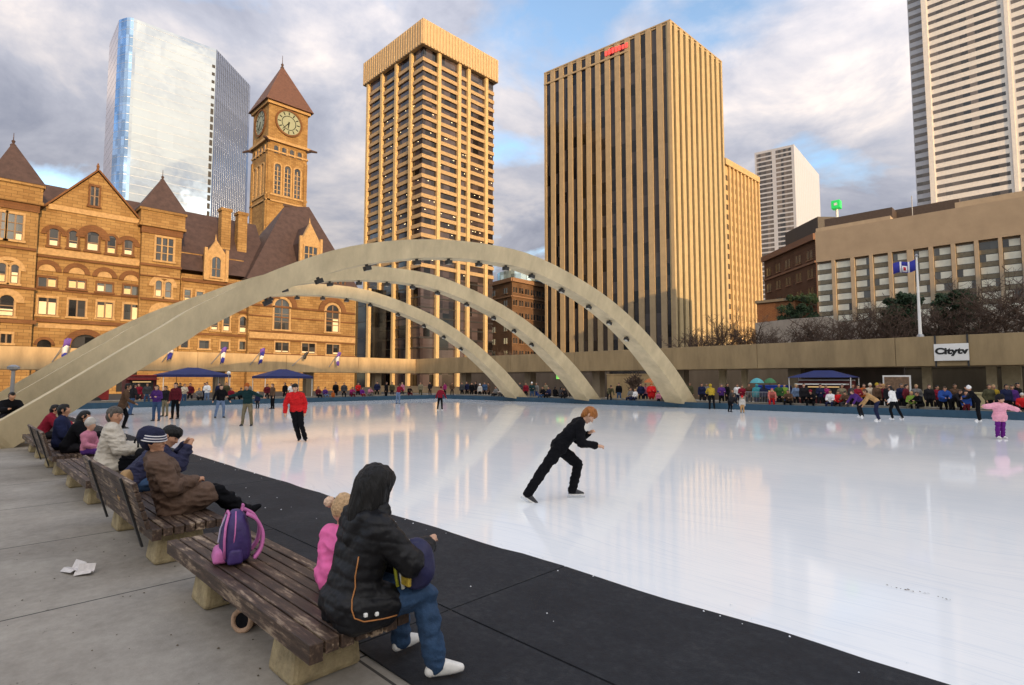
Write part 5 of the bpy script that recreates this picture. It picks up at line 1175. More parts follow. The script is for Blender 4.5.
wom = near_person('woman with long black hair, black quilted coat and jeans on the nearest bench', (-3.24, 1.84, 0), rad(-4), J, (puffer, mat('blue_jeans', (.022, .055, .12), .8, .3, 12, .3, 60)), wom_hair, .0105, 1, .038, .02, coat=.35, post=quilt, hair_m=HAIR['black'], shoe=shoe_white)
JW = J
# bag held on her lap
lap = thing('lap_bag', 'dark navy bag with yellow and pale straps on the lap of the woman', 'bag', (-2.92, 2.16, .62)); c = Vector((-3.02, 2.16, .77))
o = blob([c + V(x, y, z) for x, y, z in ((-.13, -.10, -.16), (.13, -.10, -.16), (.13, .12, -.16), (-.13, .12, -.16), (-.15, -.1, .06), (.14, -.1, .1), (.14, .13, .08), (-.12, .12, .1), (-.03, .02, .2), (.05, -.02, .19))]).build('bag_body', navy, lap); soften(o, 3, .03, .1)
for k, cl_ in ((-.06, (.55, .55, .05)), (.0, (.62, .62, .55))): MB().tube([c + V(k + .02, -.092, -.13), c + V(k, -.105, .0), c + V(k, -.092, .09), c + V(k, -.045, .165)], .012, 6).build('strap', mat('strap_%d' % int(k * 100), cl_, .6, .1), lap, smooth=True)
MB().obox(c + V(.06, -.098, -.05), (V(1, 0, 0), V(0, 1, 0), V(0, 0, 1)), (.045, .012, .05)).build('emblem', mat('gold_print', (.35, .24, .03), .5, .5, 30), lap, bevel=.01)
# small child in pink
J = skeleton(1.18, dict(sit=1, torso=(0, .12, 1), face=(.3, 1, 0), th=((-.15, 1, .05), (.15, 1, .05)), sh=((0, .3, -1), (0, .3, -1)), ua=((-.35, .25, -.9), (.3, .3, -.9)), fa=((.1, .8, -.5), (-.1, .8, -.5))), True, .46, child=True)
hc, hd_, fc_, hs = J['hc'], J['hd'], J['face'], J['hs']
kid = near_person('small child in a bright pink coat and knitted hat beside the woman', (-3.78, 2.0, 0), rad(-5), J, (mat('pink_snowsuit', (.80, .14, .38), .65, .15, 9, .15, 30), cloth('magenta')), None, .012, 1, .045, .025, shoe=shoe_white)
knit = mat('oat_knit', (.55, .36, .20), .95, .35, 40, .8, 70)
skin_job('hat', kid, [('a', [(hc + hd_ * .04 * hs - fc_ * .01 * hs, .108 * hs), (hc + hd_ * .09 * hs - fc_ * .02 * hs, .08 * hs)]), ('a', [(hc + hd_ * .0 * hs + hd_.cross(fc_) * .1 * hs, .035 * hs), (hc - hd_ * .06 * hs + hd_.cross(fc_) * .1 * hs, .02 * hs)])], dict(a=knit), .010, 2, lambda v: .004 * noise.noise(v * 60))
skin_job('pompom', kid, [('a', [(hc + V(-.085, -.075, .075), .042)])], dict(a=mat('pompom_wool', (.72, .50, .36), .95, .3, 40, .6, 60)), .008, 1, lambda v: .006 * noise.noise(v * 70))
for i in (0, 1):
    e, w = J['sh%d' % i], J['el%d' % i]; MB().tube([e.lerp(w, .5), e.lerp(w, .85)], [.052 * J['s'] + .066, .048 * J['s'] + .066], 16).build('white_band', white_cloth, kid, origin=(0, 0, 0), smooth=True)
# man in the brown coat
J = skeleton(1.84, dict(sit=1, torso=(0, -.36, 1), head=(0, -.12, 1), face=(.62, .85, -.12), th=((-.08, 1, .16), (.10, 1, .26)), sh=((-.05, .62, -.75), (-.15, .72, -.62)), ua=((-.22, .40, -.85), (.28, .42, -.85)), fa=((.65, .75, .02), (-.55, .8, .1)), ft=((-.2, .8, .5), (.1, .8, .55))), False, .46)
hc, hd_, fc_, hs = J['hc'], J['hd'], J['face'], J['hs']
coat_m = mat('brown_coat', (.105, .062, .042), .85, .25, 5, .3, 30)
man = near_person('man in a brown coat and striped navy beanie leaning back on the second bench', (-7.30, 1.86, 0), rad(-8), J, (coat_m, cloth('black')), None, .013, 0, .045, .018, coat=.72, wr=1.7)
skin_job('beanie', man, [('a', [(hc + hd_ * .045 * hs - fc_ * .03 * hs, .118 * hs), (hc + hd_ * .07 * hs - fc_ * .06 * hs, .112 * hs), (hc + hd_ * .06 * hs + fc_ * .02 * hs, .095 * hs)]), ('a', [(hc - hd_ * .02 * hs - fc_ * .06 * hs, .075 * hs), (hc + hd_ * .02 * hs - fc_ * .05 * hs, .1 * hs)])], dict(a=mat('navy_knit', (.014, .016, .045), .95, .3, 40, .5, 70)), .011, 3, lambda v: .004 * noise.noise(v * 40))
sx = hd_.cross(fc_).normalized(); tilt = (hd_ + fc_ * .25).normalized(); fwd2 = (fc_ - tilt * fc_.dot(tilt)).normalized()
for k in range(5):
    cc = hc + tilt * (.022 + .013 * k) * hs - fwd2 * .012 * hs; rr = (.119 - .0035 * k) * hs
    MB().tube([cc + (fwd2 * math.cos(a) * 1.05 + sx * math.sin(a)) * rr for a in [2 * math.pi * j / 28 for j in range(29)]], .0066 * hs, 6, cap=False).build('hat_stripe', white_cloth if k % 2 == 0 else navy, man, origin=(0, 0, 0), smooth=True)
# man in the navy jacket, elbows on knees
J = skeleton(1.86, dict(sit=1, torso=(0, .62, .8), head=(.05, .5, .9), face=(.5, .85, -.15), th=((-.24, 1, .04), (.24, 1, .04)), sh=((0, .08, -1), (0, .05, -1)), ua=((-.15, .75, -.62), (.10, .75, -.62)), fa=((.42, .35, .85), (-.35, .4, .85))), False, .46)
hc, hd_, fc_, hs = J['hc'], J['hd'], J['face'], J['hs']
near_person('black haired man in a navy jacket hunched forward with hands at his mouth', (-9.05, 1.80, 0), rad(-8), J, (mat('navy_jacket', (.014, .015, .05), .75, .25, 6, .25, 30), cloth('jeans')), [[(hc + hd_ * .045 * hs - fc_ * .03 * hs, .11 * hs), (hc + hd_ * .07 * hs + fc_ * .035 * hs, .085 * hs), (hc - hd_ * .05 * hs - fc_ * .06 * hs, .075 * hs)]], .014, 0, .045, .02, wr=1.4, hair_m=HAIR['black'])
# man in the pale jacket
J = skeleton(1.92, dict(sit=1, torso=(.02, .10, 1), head=(.05, .10, 1), face=(.75, .7, -.12), th=((-.2, 1, .04), (.2, 1, .02)), sh=((0, .08, -1), (0, .1, -1)), ua=((-.25, .35, -.9), (.3, .4, -.85)), fa=((.3, .95, .0), (-.25, .95, -.05))), False, .52)
hc, hd_, fc_, hs = J['hc'], J['hd'], J['face'], J['hs']
near_person('man with short grey hair in a pale stone coloured jacket on the backless bench', (-10.85, 1.82, 0), rad(-10), J, (mat('stone_jacket', (.52, .47, .40), .85, .12, 5, .3, 30), cloth('black')), [[(hc + hd_ * .045 * hs - fc_ * .03 * hs, .098 * hs), (hc + hd_ * .06 * hs + fc_ * .02 * hs, .075 * hs), (hc - hd_ * .03 * hs - fc_ * .055 * hs, .066 * hs)]], .015, 0, .05, .02, wr=1.5, coat=.15, hair_m=HAIR['grey'])
t = thing('black_bag', 'small black bag with a looped handle beside the man in the pale jacket', 'bag', (-10.35, 2.15, .72)); c = Vector((-10.4, 2.2, .80)); o = blob([c + V(x, y, z) for x in (-.14, .14) for y in (-.1, .1) for z in (-.12, .08)]).build('bag_body', black, t); soften(o, 2, .02); MB().tube([c + V(.13 * math.cos(a), -.08, .1 + .13 * math.sin(a)) for a in [math.pi * k / 8 for k in range(9)]], .014, 6).build('handle', black, t, smooth=True)
# couple farther along and the last two
gpl = 'people sitting on the farther benches'
far_person('woman in black with a yellow headband sitting on the fourth bench', V(-14.75, 1.80, 0), rad(-25), 'slump', 1.72, 'black', 'dark', hair='black', hs='long', vox=.018, group=gpl, female=True, puff=.04, seat=.46)
MB_ = MB(); 
o_y = far_person('dark haired person in a navy jacket beside the woman with the yellow headband', V(-15.55, 1.76, 0), rad(-15), 'sit', 1.84, 'navy', 'black', hair='black', vox=.018, group=gpl, puff=.04, seat=.46)
far_person('pale faced child in pink between the yellow headband and the pale jacket', V(-14.2, 2.05, 0), rad(-40), 'sit', 1.30, 'pink', 'purple', hair='pale', hs='hat', vox=.018, group=gpl, child=True, seat=.46, sk=1)
far_person('person in a red and grey jacket on the last bench by the arch foot', V(-18.6, 1.70, 0), rad(-10), 'slump', 1.74, 'crimson', 'dark', hair='black', vox=.02, group=gpl, puff=.04, seat=.46)
far_person('person in black resting arms on the concrete seat wall at the left edge', V(-23.4, 1.35, 0), rad(-80), 'slump', 1.72, 'black', 'dark', hair='black', vox=.02, group=gpl, puff=.04, seat=.73)
far_person('partly cut off person in dark brown at the extreme left edge', V(-25.2, .95, 0), rad(-60), 'pockets', 1.70, 'brown', 'black', hair='brown', vox=.022, group=gpl)
run_jobs()
from mathutils.bvhtree import BVHTree
def snap(root, part, pts, off=.004):
    me = [c for c in root.children if c.name.startswith(part)][0].data
    bv = BVHTree.FromPolygons([v.co.copy() for v in me.vertices], [tuple(p.vertices) for p in me.polygons]); out = []
    for p in pts:
        loc, nrm, _, _ = bv.find_nearest(p)
        out.append(loc + nrm * off)
    return out
path = [JW['pel'] + JW['T'] * t + V(x, y, 0) for t, x, y in ((.34, .17, -.12), (.28, .18, -.11), (.22, .19, -.12), (.16, .195, -.10), (.10, .20, -.11), (.04, .21, -.10), (-.01, .225, -.08), (-.035, .24, -.02), (-.05, .25, .06), (-.06, .25, .14), (-.07, .24, .22))]
MB().tube(snap(wom, 'jacket', path), .0045, 6).build('piping', mat('copper_piping', (.42, .17, .05), .5, 0), wom, origin=(0, 0, 0), smooth=True)
for q_ in snap(wom, 'jacket', [JW['pel'] + V(.24, -.02, -.0), JW['pel'] + V(.25, .05, -.01)], .006): MB().obox(q_, (V(1, 0, 0), V(0, 1, 0), V(0, 0, 1)), (.011, .011, .011)).build('snap_button', white_paint, wom, origin=(0, 0, 0), bevel=.005)

# ------------------------------------------------------------------ buildings
sandstone = brick_mat('buff_sandstone', (.37, .235, .095), (.27, .155, .058), (.14, .085, .04), 1.1, .42)
brownstone = brick_mat('brown_sandstone', (.20, .095, .042), (.16, .075, .035), (.13, .07, .035), .8, .3, bump=.3)
pale_stone = mat('carved_pale_stone', (.42, .27, .125), .85, .25, 2.5, .5, 6)
slate = mat('brown_slate', (.060, .036, .032), .7, .3, 1.2, .35, 9)
och_glass = glass_mat('sash_glass', (.03, .03, .032), .08, cell=(1.1, 1.3), var=.8)
blind = mat('window_blind', (.78, .66, .46), .6, .12, 1)
blind_warm = mat('drawn_blind', (.72, .52, .28), .6, .12, 1)
sash = mat('sash_paint', (.20, .13, .08), .6, .1)

def quad_tower(C, Lp, Rp, z=None):
    """plan of a block from its three visible roof corners, all at one height"""
    c = Vector(C[:2]); l = Vector(Lp[:2]); r = Vector(Rp[:2])
    return [c, l, l + r - c, r]
def cen(p):
    return sum(p, Vector((0, 0))) / len(p)
class Pane100:
    """windows of one building: the first hundred are parts, anything beyond joins one mass"""
    def __init__(s, root, m, most=100, name='window'):
        s.root = root; s.m = m; s.n = 0; s.rest = MB(); s.most = most; s.name = name
    def add(s, face, u0, u1, z0, z1, d0=-.1, d1=.02):
        s.n += 1
        if s.n <= s.most:
            mb = MB(); face.box(mb, u0, u1, z0, z1, d0, d1); mb.build(s.name, s.m, s.root)
        else: face.box(s.rest, u0, u1, z0, z1, d0, d1)
    def done(s):
        if s.rest.v:
            o = s.rest.build(s.name, s.m, s.root); kind(o, 'stuff')

# ---- old stone city hall with its clock tower
def city_hall():
    X = -95.0
    r = thing('city_hall', 'long ornate sandstone city hall with gabled front, pointed turrets and brown slate roofs', 'building', (X, 25, 0))
    F = Face((X, 0), (X, 60), (-200, 30))
    def q(px, py, d=0):
        p = on_x(px, py, X + d); return p.y, p.z
    def win(px0, px1, py0, py1, arched=False, cols=2, rows=2, d=0, bl=0.0, tr=.2, bm=None, stone=None):
        u0 = q(px0, 0, d)[0]; u1 = q(px1, 0, d)[0]; pm = (px0 + px1) / 2
        zt = q(pm, py0, d)[1]; zb = q(pm, py1, d)[1]
        u0, u1 = q(px0, (py0 + py1) / 2, d)[0], q(px1, (py0 + py1) / 2, d)[0]
        w = u1 - u0; rr = w / 2; uc = (u0 + u1) / 2
        zs = zt - rr if arched else zt
        fm = MB()
        F.box(fm, u0 - tr, u0, zb, zs, d - .05, d + .16); F.box(fm, u1, u1 + tr, zb, zs, d - .05, d + .16)
        F.box(fm, u0 - tr - .12, u1 + tr + .12, zb - .28, zb - .003, d - .05, d + .26)
        if arched: F.arc(fm, uc, zs + .002, rr, rr + tr * 1.5, d - .05, d + .17, 8)
        else: F.box(fm, u0 - tr, u1 + tr, zt + .002, zt + .32, d - .05, d + .19)
        w_ = fm.build('window', stone or pale_stone, r)
        mm = MB()
        for k in range(1, cols):
            uu = u0 + w * k / cols; F.box(mm, uu - .09, uu + .09, zb, zs + (rr * .85 if arched else 0), d + .02, d + .12)
        for k in range(1, rows):
            zz = zb + (zs - zb) * k / rows; F.box(mm, u0, u1, zz - .06, zz + .06, d + .022, d + .115)
        for (a, b) in ((u0, u0 + .07), (u1 - .07, u1)): F.box(mm, a, b, zb, zs, d + .02, d + .1)
        mm.build('frame', sash if cols < 3 else pale_stone, w_)
        pts = [(u0, zb), (u1, zb), (u1, zs)] + ([(uc + rr * math.cos(math.pi * k / 8), zs + rr * math.sin(math.pi * k / 8)) for k in range(1, 8)] if arched else []) + [(u0, zs)]
        pm_ = MB(); F.poly(pm_, pts, d + .0, d + .03); pm_.build('pane', och_glass, w_)
        if bl > 0:
            bmb = MB(); n = max(1, cols)
            for k in range(n):
                if n > 1 and R.random() < .3: continue
                f = bl * R.uniform(.7, 1.0)
                a, b = u0 + w * k / n + .1, u0 + w * (k + 1) / n - .1
                F.box(bmb, a, b, zb + .1, zb + (zs - zb) * min(f, .97), d + .01, d + .037)
            if bmb.v: bmb.build('blind', bm or (blind if R.random() < .7 else blind_warm), w_)
    def ring(pxc, pyc, pr0, pr1, d=0, d1=.25, m=None, n=12):
        uc, zc = q(pxc, pyc, d); k = q(pxc + 10, pyc, d)[0] - q(pxc, pyc, d)[0]; k /= 10
        mb = MB(); F.arc(mb, uc, zc, pr0 * k, pr1 * k, d - .05, d + d1, n); return mb.build('arch_moulding', m or brownstone, r)
    def band(px0, px1, py, h, d=0, d1=.22, m=None, name='string_course'):
        """a course at the height it has at its own middle"""
        u0 = q(px0, py, d)[0]; u1 = q(px1, py, d)[0]; zc = q((px0 + px1) / 2, py, d)[1]
        mb = MB(); F.box(mb, u0, u1, zc - h / 2, zc + h / 2, d - .05, d + d1); return mb.build(name, m or brownstone, r)
    ug0, ug1 = q(36, 240)[0], q(147, 240)[0]
    gz = q(97, 172)[1]; gy_ = q(97, 200)[0]; ez = q(38, 211)[1]
    # --- walls
    mb = MB(); F.poly(mb, [(ug0, 0), (ug1, 0), (ug1, ez - .2), (gy_, gz), (ug0, ez - .2)], -1.2, 0); mb.build('gable_wall', sandstone, r)
    cop = MB()
    for (a, b) in (((ug0 - .2, ez - .3), (gy_, gz + .15)), ((gy_, gz + .15), (ug1 + .2, ez - .3))):
        u = Vector((b[0] - a[0], b[1] - a[1])).normalized(); nn = Vector((-u.y, u.x)) * .22
        F.poly(cop, [a, b, (b[0] + nn.x, b[1] + nn.y), (a[0] + nn.x, a[1] + nn.y)], -1.3, .3)
    cop.build('gable_coping', brownstone, r)
    MB().lathe([(.25, 0), (.14, .4), (.2, .7), (.02, 1.2)], F.P(gy_, gz + .3, -.5), 8).build('finial', brownstone, r)
    wing0, wing1 = q(182, 300)[0], q(249, 300)[0]
    mb = MB(); F.box(mb, wing0, wing1, 0, q(215, 276)[1], -3.0, -1.0); mb.build('wing_wall', sandstone, r)
    pv0, pv1 = wing1, q(355, 320)[0]; pze = q(247, 279)[1]
    mb = MB(); mb.box((X - 16, pv0, 0), (X, pv1, pze)); mb.build('pavilion_wall', sandstone, r)
    mb = MB(); mb.box((X - 17, ug0 - 5, 0), (X - 3.003, pv0 - .003, ez - 2.0)); mb.build('inner_wall', sandstone, r)
    # --- roofs
    rX = X - 9.0; rz = on_x(215, 217, rX).z
    mb = MB(); wz = q(215, 274)[1] + .3
    y0, y1 = -12, pv0 + 4
    mb.add([(X - .9, y0, wz), (rX, y0, rz), (X - 17.1, y0, wz), (X - .9, y1, wz), (rX, y1, rz), (X - 17.1, y1, wz)], [(0, 1, 2), (5, 4, 3), (0, 3, 4, 1), (1, 4, 5, 2), (2, 5, 3, 0)])
    rf = mb.build('main_roof', slate, r)
    mb = MB(); F.poly(mb, [(ug0 + .3, ez - .3), (ug1 - .3, ez - .3), (gy_, gz - .3)], -9, -1.15); mb.build('gable_roof', slate, r)
    tx = X - 8.0; a = on_x(285, 206, tx); b = on_x(309, 207, tx)
    mb = MB(); e = .7
    mb.add([(X + e, pv0 - e, pze), (X + e, pv1 + e, pze), (X - 16 - e, pv1 + e, pze), (X - 16 - e, pv0 - e, pze), (tx, a.y, a.z), (tx, b.y, b.z)],
           [(3, 2, 1, 0), (0, 1, 5, 4), (1, 2, 5), (2, 3, 4, 5), (3, 0, 4)])
    hr = mb.build('pavilion_roof', slate, r)
    MB().box((tx - .15, a.y - .3, a.z - .05), (tx + .15, b.y + .3, a.z + .35)).build('ridge_crest', slate, hr)
    mb = MB(); mb.box((X - .4, pv0 - .4, pze - .7), (X + .62, pv1 + .4, pze - .12)); mb.box((X - 8, pv0 - .62, pze - .7), (X - .4, pv0, pze - .12)); mb.build('cornice', brownstone, r)
    for (px, pt, pb) in ((225, 209, 240), (241.5, 213, 242)):
        p = on_x(px, 225, X - 5.0); zt = on_x(px, pt, X - 5.0).z
        mb = MB(); mb.prism([(X - 6.0, p.y - .75), (X - 4.4, p.y - .75), (X - 4.4, p.y + .75), (X - 6.0, p.y + .75)], 18, zt - .5); mb.box((X - 6.15, p.y - .9, zt - .497), (X - 4.25, p.y + .9, zt)); mb.build('chimney', sandstone, r)
    # --- dormers
    def dormer(pc, p0, p1, pyap, pysh, pyb, d, back, wins):
        uc, za = q(pc, pyap, d); u0 = q(p0, pysh, d)[0]; u1 = q(p1, pysh, d)[0]; zs = q(pc, pysh, d)[1]; zb = q(pc, pyb, d)[1]
        mb = MB(); F.poly(mb, [(u0, zb), (u1, zb), (u1, zs), (uc, za), (u0, zs)], d - .8, d + .02)
        F.box(mb, u0 - .25, u0 + .2, zb, zs + 1.0, d - .3, d + .2); F.box(mb, u1 - .2, u1 + .25, zb, zs + 1.0, d - .3, d + .2)
        dm = mb.build('dormer', pale_stone, r)
        mb = MB(); F.poly(mb, [(u0 + .05, zb), (u1 - .05, zb), (u1 - .05, zs - .1), (uc, za - .25), (u0 + .05, zs - .1)], d - back, d - .81); mb.build('dormer_roof', slate, dm)
        MB().lathe([(.16, 0), (.1, .5), (.02, 1.1)], F.P(uc, za - .1, d - .3), 8).build('finial', pale_stone, dm)
    dormer(216.5, 206, 227, 240, 255, 281, -.6, 5, None)
    dormer(310.5, 301, 321, 223, 243, 268, .12, 6, None)
    win(211.5, 220.5, 257, 277, True, 2, 2, -.55)
    win(304, 317, 247, 262, False, 3, 2, .2)
    # --- turrets
    def turret(p0, p1, pyE, pap, pyap, d):
        u0, u1 = q(p0, 260, d)[0], q(p1, 260, d)[0]; ze = q((p0 + p1) / 2, pyE, d)[1]; w = u1 - u0
        mb = MB(); F.box(mb, u0, u1, 0, ze - 2.2, -4.6, d); mb.build('turret_wall', sandstone, r)
        mb = MB(); F.box(mb, u0 - .3, u1 + .3, ze - 2.199, ze, -4.7, d + .3); F.box(mb, u0 - .45, u1 + .45, ze - 2.6, ze - 2.2, -4.75, d + .42); F.box(mb, u0 - .5, u1 + .5, ze - .3, ze + .05, -4.8, d + .5); mb.build('parapet', sandstone, r)
        mb = MB(); F.box(mb, u0 - .1, u1 + .1, ze - 3.6, ze - 2.61, -4.6, d + .16); mb.build('corbel_band', brownstone, r)
        xa = X + (d - 4.6) / 2; za = on_x(pap, pyap, xa).z; yc = on_x(pap, pyap, xa).y
        P = [F.P(u0 - .55, 0, -4.9), F.P(u1 + .55, 0, -4.9), F.P(u1 + .55, 0, d + .55), F.P(u0 - .55, 0, d + .55)]
        mb = MB(); mb.cone([(p.x, p.y) for p in P], ze + .055, (xa, yc, za - 1.2)); sr = mb.build('spire', slate, r)
        MB().lathe([(.3, 0), (.32, .3), (.12, .5), (.22, .8), (.05, 1.0), (.03, 1.9)], (xa, yc, za - 1.9), 8).build('finial', slate, sr)
    turret(141, 181, 211, 163, 170, 1.0)
    turret(-12, 36, 181, 14, 133, 1.0)
    # --- gable front windows
    for (a, b, c, d_) in ((49, 58.5, 227.4, 246), (68.6, 77.8, 230.7, 248.2), (87, 98.6, 230.7, 250.8), (107, 115.7, 236, 253.7), (124, 132.5, 239, 255)):
        win(a, b, c, d_, True, 1, 2, 0, .45, .22, stone=brownstone)
    ring(54, 235, 8, 13, 0, .2); ring(93, 239, 8.5, 17, 0, .2); ring(128, 246, 7, 12, 0, .2)
    for (a, b, c, d_, c2, d2, t) in ((37.7, 56.5, 278, 287, 298, 315, 271), (68, 85.4, 280.6, 288.8, 300.3, 316.8, 274), (96.6, 112.6, 283.8, 292, 302.3, 318.3, 277.5), (123.2, 139, 286.3, 295, 304.7, 320, 281)):
        win(a, b, c, d_, False, 2, 1, 0, .9, .15, stone=brownstone)
        win(a, b, c2, d2, False, 2, 1, 0, .95, .2)
        ring((a + b) / 2, t, 0.5, (b - a) * .46, 0, .12, pale_stone, 8); ring((a + b) / 2, t, (b - a) * .47, (b - a) * .78, 0, .22)
    win(90, 99, 187, 206, False, 2, 2, 0, 0, .2, stone=brownstone)
    band(48, 140, 214, .7, 0, .16, pale_stone, 'carved_frieze'); band(36, 147, 257, .9, 0, .12, pale_stone, 'carved_frieze')
    band(36, 147, 262, .25); band(36, 147, 293.5, .22, 0, .14); band(36, 147, 323, .5, 0, .25); band(34, 147, 328, .6, 0, .1, pale_stone, 'carved_frieze')
    for (pc, py, r0) in ((85, 346, 14), (44, 345, 7), (126, 349, 8)):
        ring(pc, py, r0, r0 * 1.5, 0, .3); uc, zc = q(pc, py)
        k = (q(pc + 10, py)[0] - uc) / 10
        mb = MB(); F.arc(mb, uc, zc, .02, r0 * k, -.02, .06, 10); F.box(mb, uc - r0 * k, uc + r0 * k, .3, zc, -.02, .06); mb.build('entrance', och_glass, r)
    # --- turret windows
    T = 1.0
    for (a, b) in ((155.5, 173.5),): win(a, b, 238.5, 261, False, 3, 3, T, 0, .2)
    win(155.2, 161.6, 280.5, 296.5, True, 1, 2, T, .5); win(164.8, 171.2, 282, 297.5, True, 1, 2, T, 0)
    ring(163, 287, 9.5, 14, T, .18, pale_stone); ring(161.5, 314, 6, 13, T, .2, pale_stone); win(154, 169, 305, 320, True, 2, 2, T, .4)
    band(140, 181.5, 266, .35, T); band(140, 181.5, 300, .35, T); band(140, 181.5, 277, .2, T)
    win(-5, 5.5, 212, 238, False, 2, 3, T, .4); win(7, 23, 214.5, 240, False, 2, 3, T, .3)
    win(-3, 6, 263, 282, True, 1, 2, T, .6); win(10.5, 18.6, 264.6, 283.5, True, 1, 2, T, .7); ring(8, 270, 13, 18, T, .18, pale_stone)
    win(-1, 14, 295, 316, True, 1, 3, T, .6); ring(6.5, 302, 10, 18, T, .2, pale_stone)
    band(-14, 36, 247, .35, T); band(-14, 36, 287, .3, T); band(-14, 36, 321, .5, T)
    win(0, 12, 334, 343, False, 2, 1, T, .3)
    # --- wing and pavilion windows
    W = -1.0
    for (a, b, c, d_) in ((184, 190.5, 290, 302), (196, 203, 292, 303.5), (211, 217.6, 318, 330), (223, 229.4, 314.5, 331), (239.3, 246, 316.5, 332.5), (198, 204.5, 313, 328)): win(a, b, c, d_, c > 310, 1, 2, W, .4)
    for (a, b, c, d_) in ((180.5, 188, 339.6, 347.5), (198.7, 209, 340.6, 348.5), (220, 228.7, 341.6, 349.5), (239, 245.2, 341.6, 349.5)): win(a, b, c, d_, False, 1, 1, W, 0)
    band(182, 249, 334.5, .35, W); band(182, 249, 283, .5, W); band(182, 249, 310, .3, W)
    win(274, 289, 299, 329.5, True, 2, 3, 0, 0, .3); win(325.8, 338.6, 305, 332, True, 2, 3, 0, .7, .3)
    ring(281.5, 307, 10.5, 15.5, 0, .3); ring(332.2, 312, 9, 13.5, 0, .3)
    for (a, b, c, d_) in ((274.7, 288.5, 342.6, 352.4), (301.5, 315, 343.5, 353.4), (326, 339, 344.5, 354.4)): win(a, b, c, d_, False, 2, 1, 0, .2)
    band(249, 355, 337.5, 1.0, 0, .14, pale_stone, 'carved_frieze'); band(249, 355, 333.5, .22, 0, .2); band(249, 355, 341.5, .2, 0, .2); band(249, 355, 309, .35, 0, .16); band(249, 355, 319, .22, 0, .14); band(249, 355, 355, .3, 0, .2)
    for k in range(4): win(325.5 + k * 5.2, 329 + k * 5.2, 280.5, 287, True, 1, 1, 0, 0, .1, stone=brownstone)
    for k in range(3): win(262 + k * 6, 266.5 + k * 6, 290, 297, True, 1, 1, 0, 0, .12, stone=brownstone)
    win(302, 314, 312, 322, False, 1, 1, 0, .0, .15) if False else None

    # --- clock tower
    CX_ = -150.0; c = on_x(267.5, 160, CX_); w = on_x(307, 160, CX_).y - c.y
    y0 = c.y; y1 = y0 + w; xb = CX_ - w; ym, xm = (y0 + y1) / 2, (CX_ + xb) / 2
    t = thing('clock_tower', 'tall sandstone clock tower with a steep brown spire and round clock faces', 'clock tower', (xm, ym, 0))
    W_ = Face((CX_, y0), (CX_, y1), (xm, ym)); N_ = Face((xb, y0), (CX_, y0), (xm, ym))
    def zt(px, py): return on_x(px, py, CX_).z
    ze = zt(289, 107); zc = zt(289, 123.5); zl = zt(289, 146)
    MB().box((xb, y0, 0), (CX_, y1, ze)).build('shaft', sandstone, t)
    mb = MB()
    for (z, o, h) in ((ze - .8, .55, .8), (zl, .7, .7), (zt(289, 156), .25, .45), (zt(289, 199), .25, .5), (zt(289, 205), .35, .4)):
        MB().box((xb - o, y0 - o, z), (CX_ + o, y1 + o, z + h)).build('cornice', pale_stone, t)
    apx = on_x(283, 66, xm); o = 1.2
    mb = MB(); mb.cone([(xb - o, y0 - o), (CX_ + o, y0 - o), (CX_ + o, y1 + o), (xb - o, y1 + o)], ze + .003, (xm, ym, apx.z)); spr = mb.build('spire', mat('spire_tile', (.12, .058, .04), .7, .2, 1.5, .3, 8), t)
    MB().lathe([(.5, 0), (.55, .6), (.25, .9), (.4, 1.5), (.1, 1.9), (.06, 4.2)], (xm, ym, apx.z - 1.2), 8).build('finial', slate, spr)
    for f in (W_, N_):
        L = f.L; rr = L * .30
        mb = MB(); f.arc(mb, L / 2, zc, rr, rr * 1.16, -.05, .35, 24, 0, 2 * math.pi); cl = mb.build('clock', brownstone, t)
        mb = MB(); f.arc(mb, L / 2, zc, .02, rr, -.02, .14, 24, 0, 2 * math.pi); mb.build('dial', mat('clock_dial', (.28, .31, .22), .4, .1), cl)
        mb = MB()
        for k in range(12):
            a = math.pi * k / 6; ca, sa = math.cos(a), math.sin(a)
            p = [(L / 2 + ca * rr * s - sa * w_, zc + sa * rr * s + ca * w_) for s, w_ in ((.68, -.14), (.93, -.14), (.93, .14), (.68, .14))]; f.poly(mb, p, .145, .17)
        f.arc(mb, L / 2, zc, rr * .56, rr * .62, .145, .165, 24, 0, 2 * math.pi)
        mb.build('hour_marks', black, cl)
        mb = MB()
        for (a, ln, w_) in ((rad(-97), .5, .2), (rad(-130), .82, .14)):
            ca, sa = math.cos(a), math.sin(a)
            f.poly(mb, [(L / 2 + ca * rr * s - sa * v, zc + sa * rr * s + ca * v) for s, v in ((-.1, -w_), (ln, -w_ * .5), (ln, w_ * .5), (-.1, w_))], .172, .2)
        mb.build('hands', black, cl)
        # small openings, tall belfry lights
        za, zb_ = zt(289, 157.5), zt(289, 149.5); wd = L / 9
        for k in range(4):
            uc = L * (.2 + .2 * k); mb = MB(); f.box(mb, uc - wd * .45, uc + wd * .45, za + .2, zb_ - wd * .4, 0, .05); f.arc(mb, uc, zb_ - wd * .4, .01, wd * .45, 0, .05, 8); op = mb.build('opening', och_glass, t)
            mb = MB(); f.box(mb, uc + wd * .5, uc + wd * .75, za + .2, zb_, 0, .3); mb.build('colonnette', pale_stone, op)
        z0, z1 = zt(289, 198), zt(289, 170); wd = L * .15
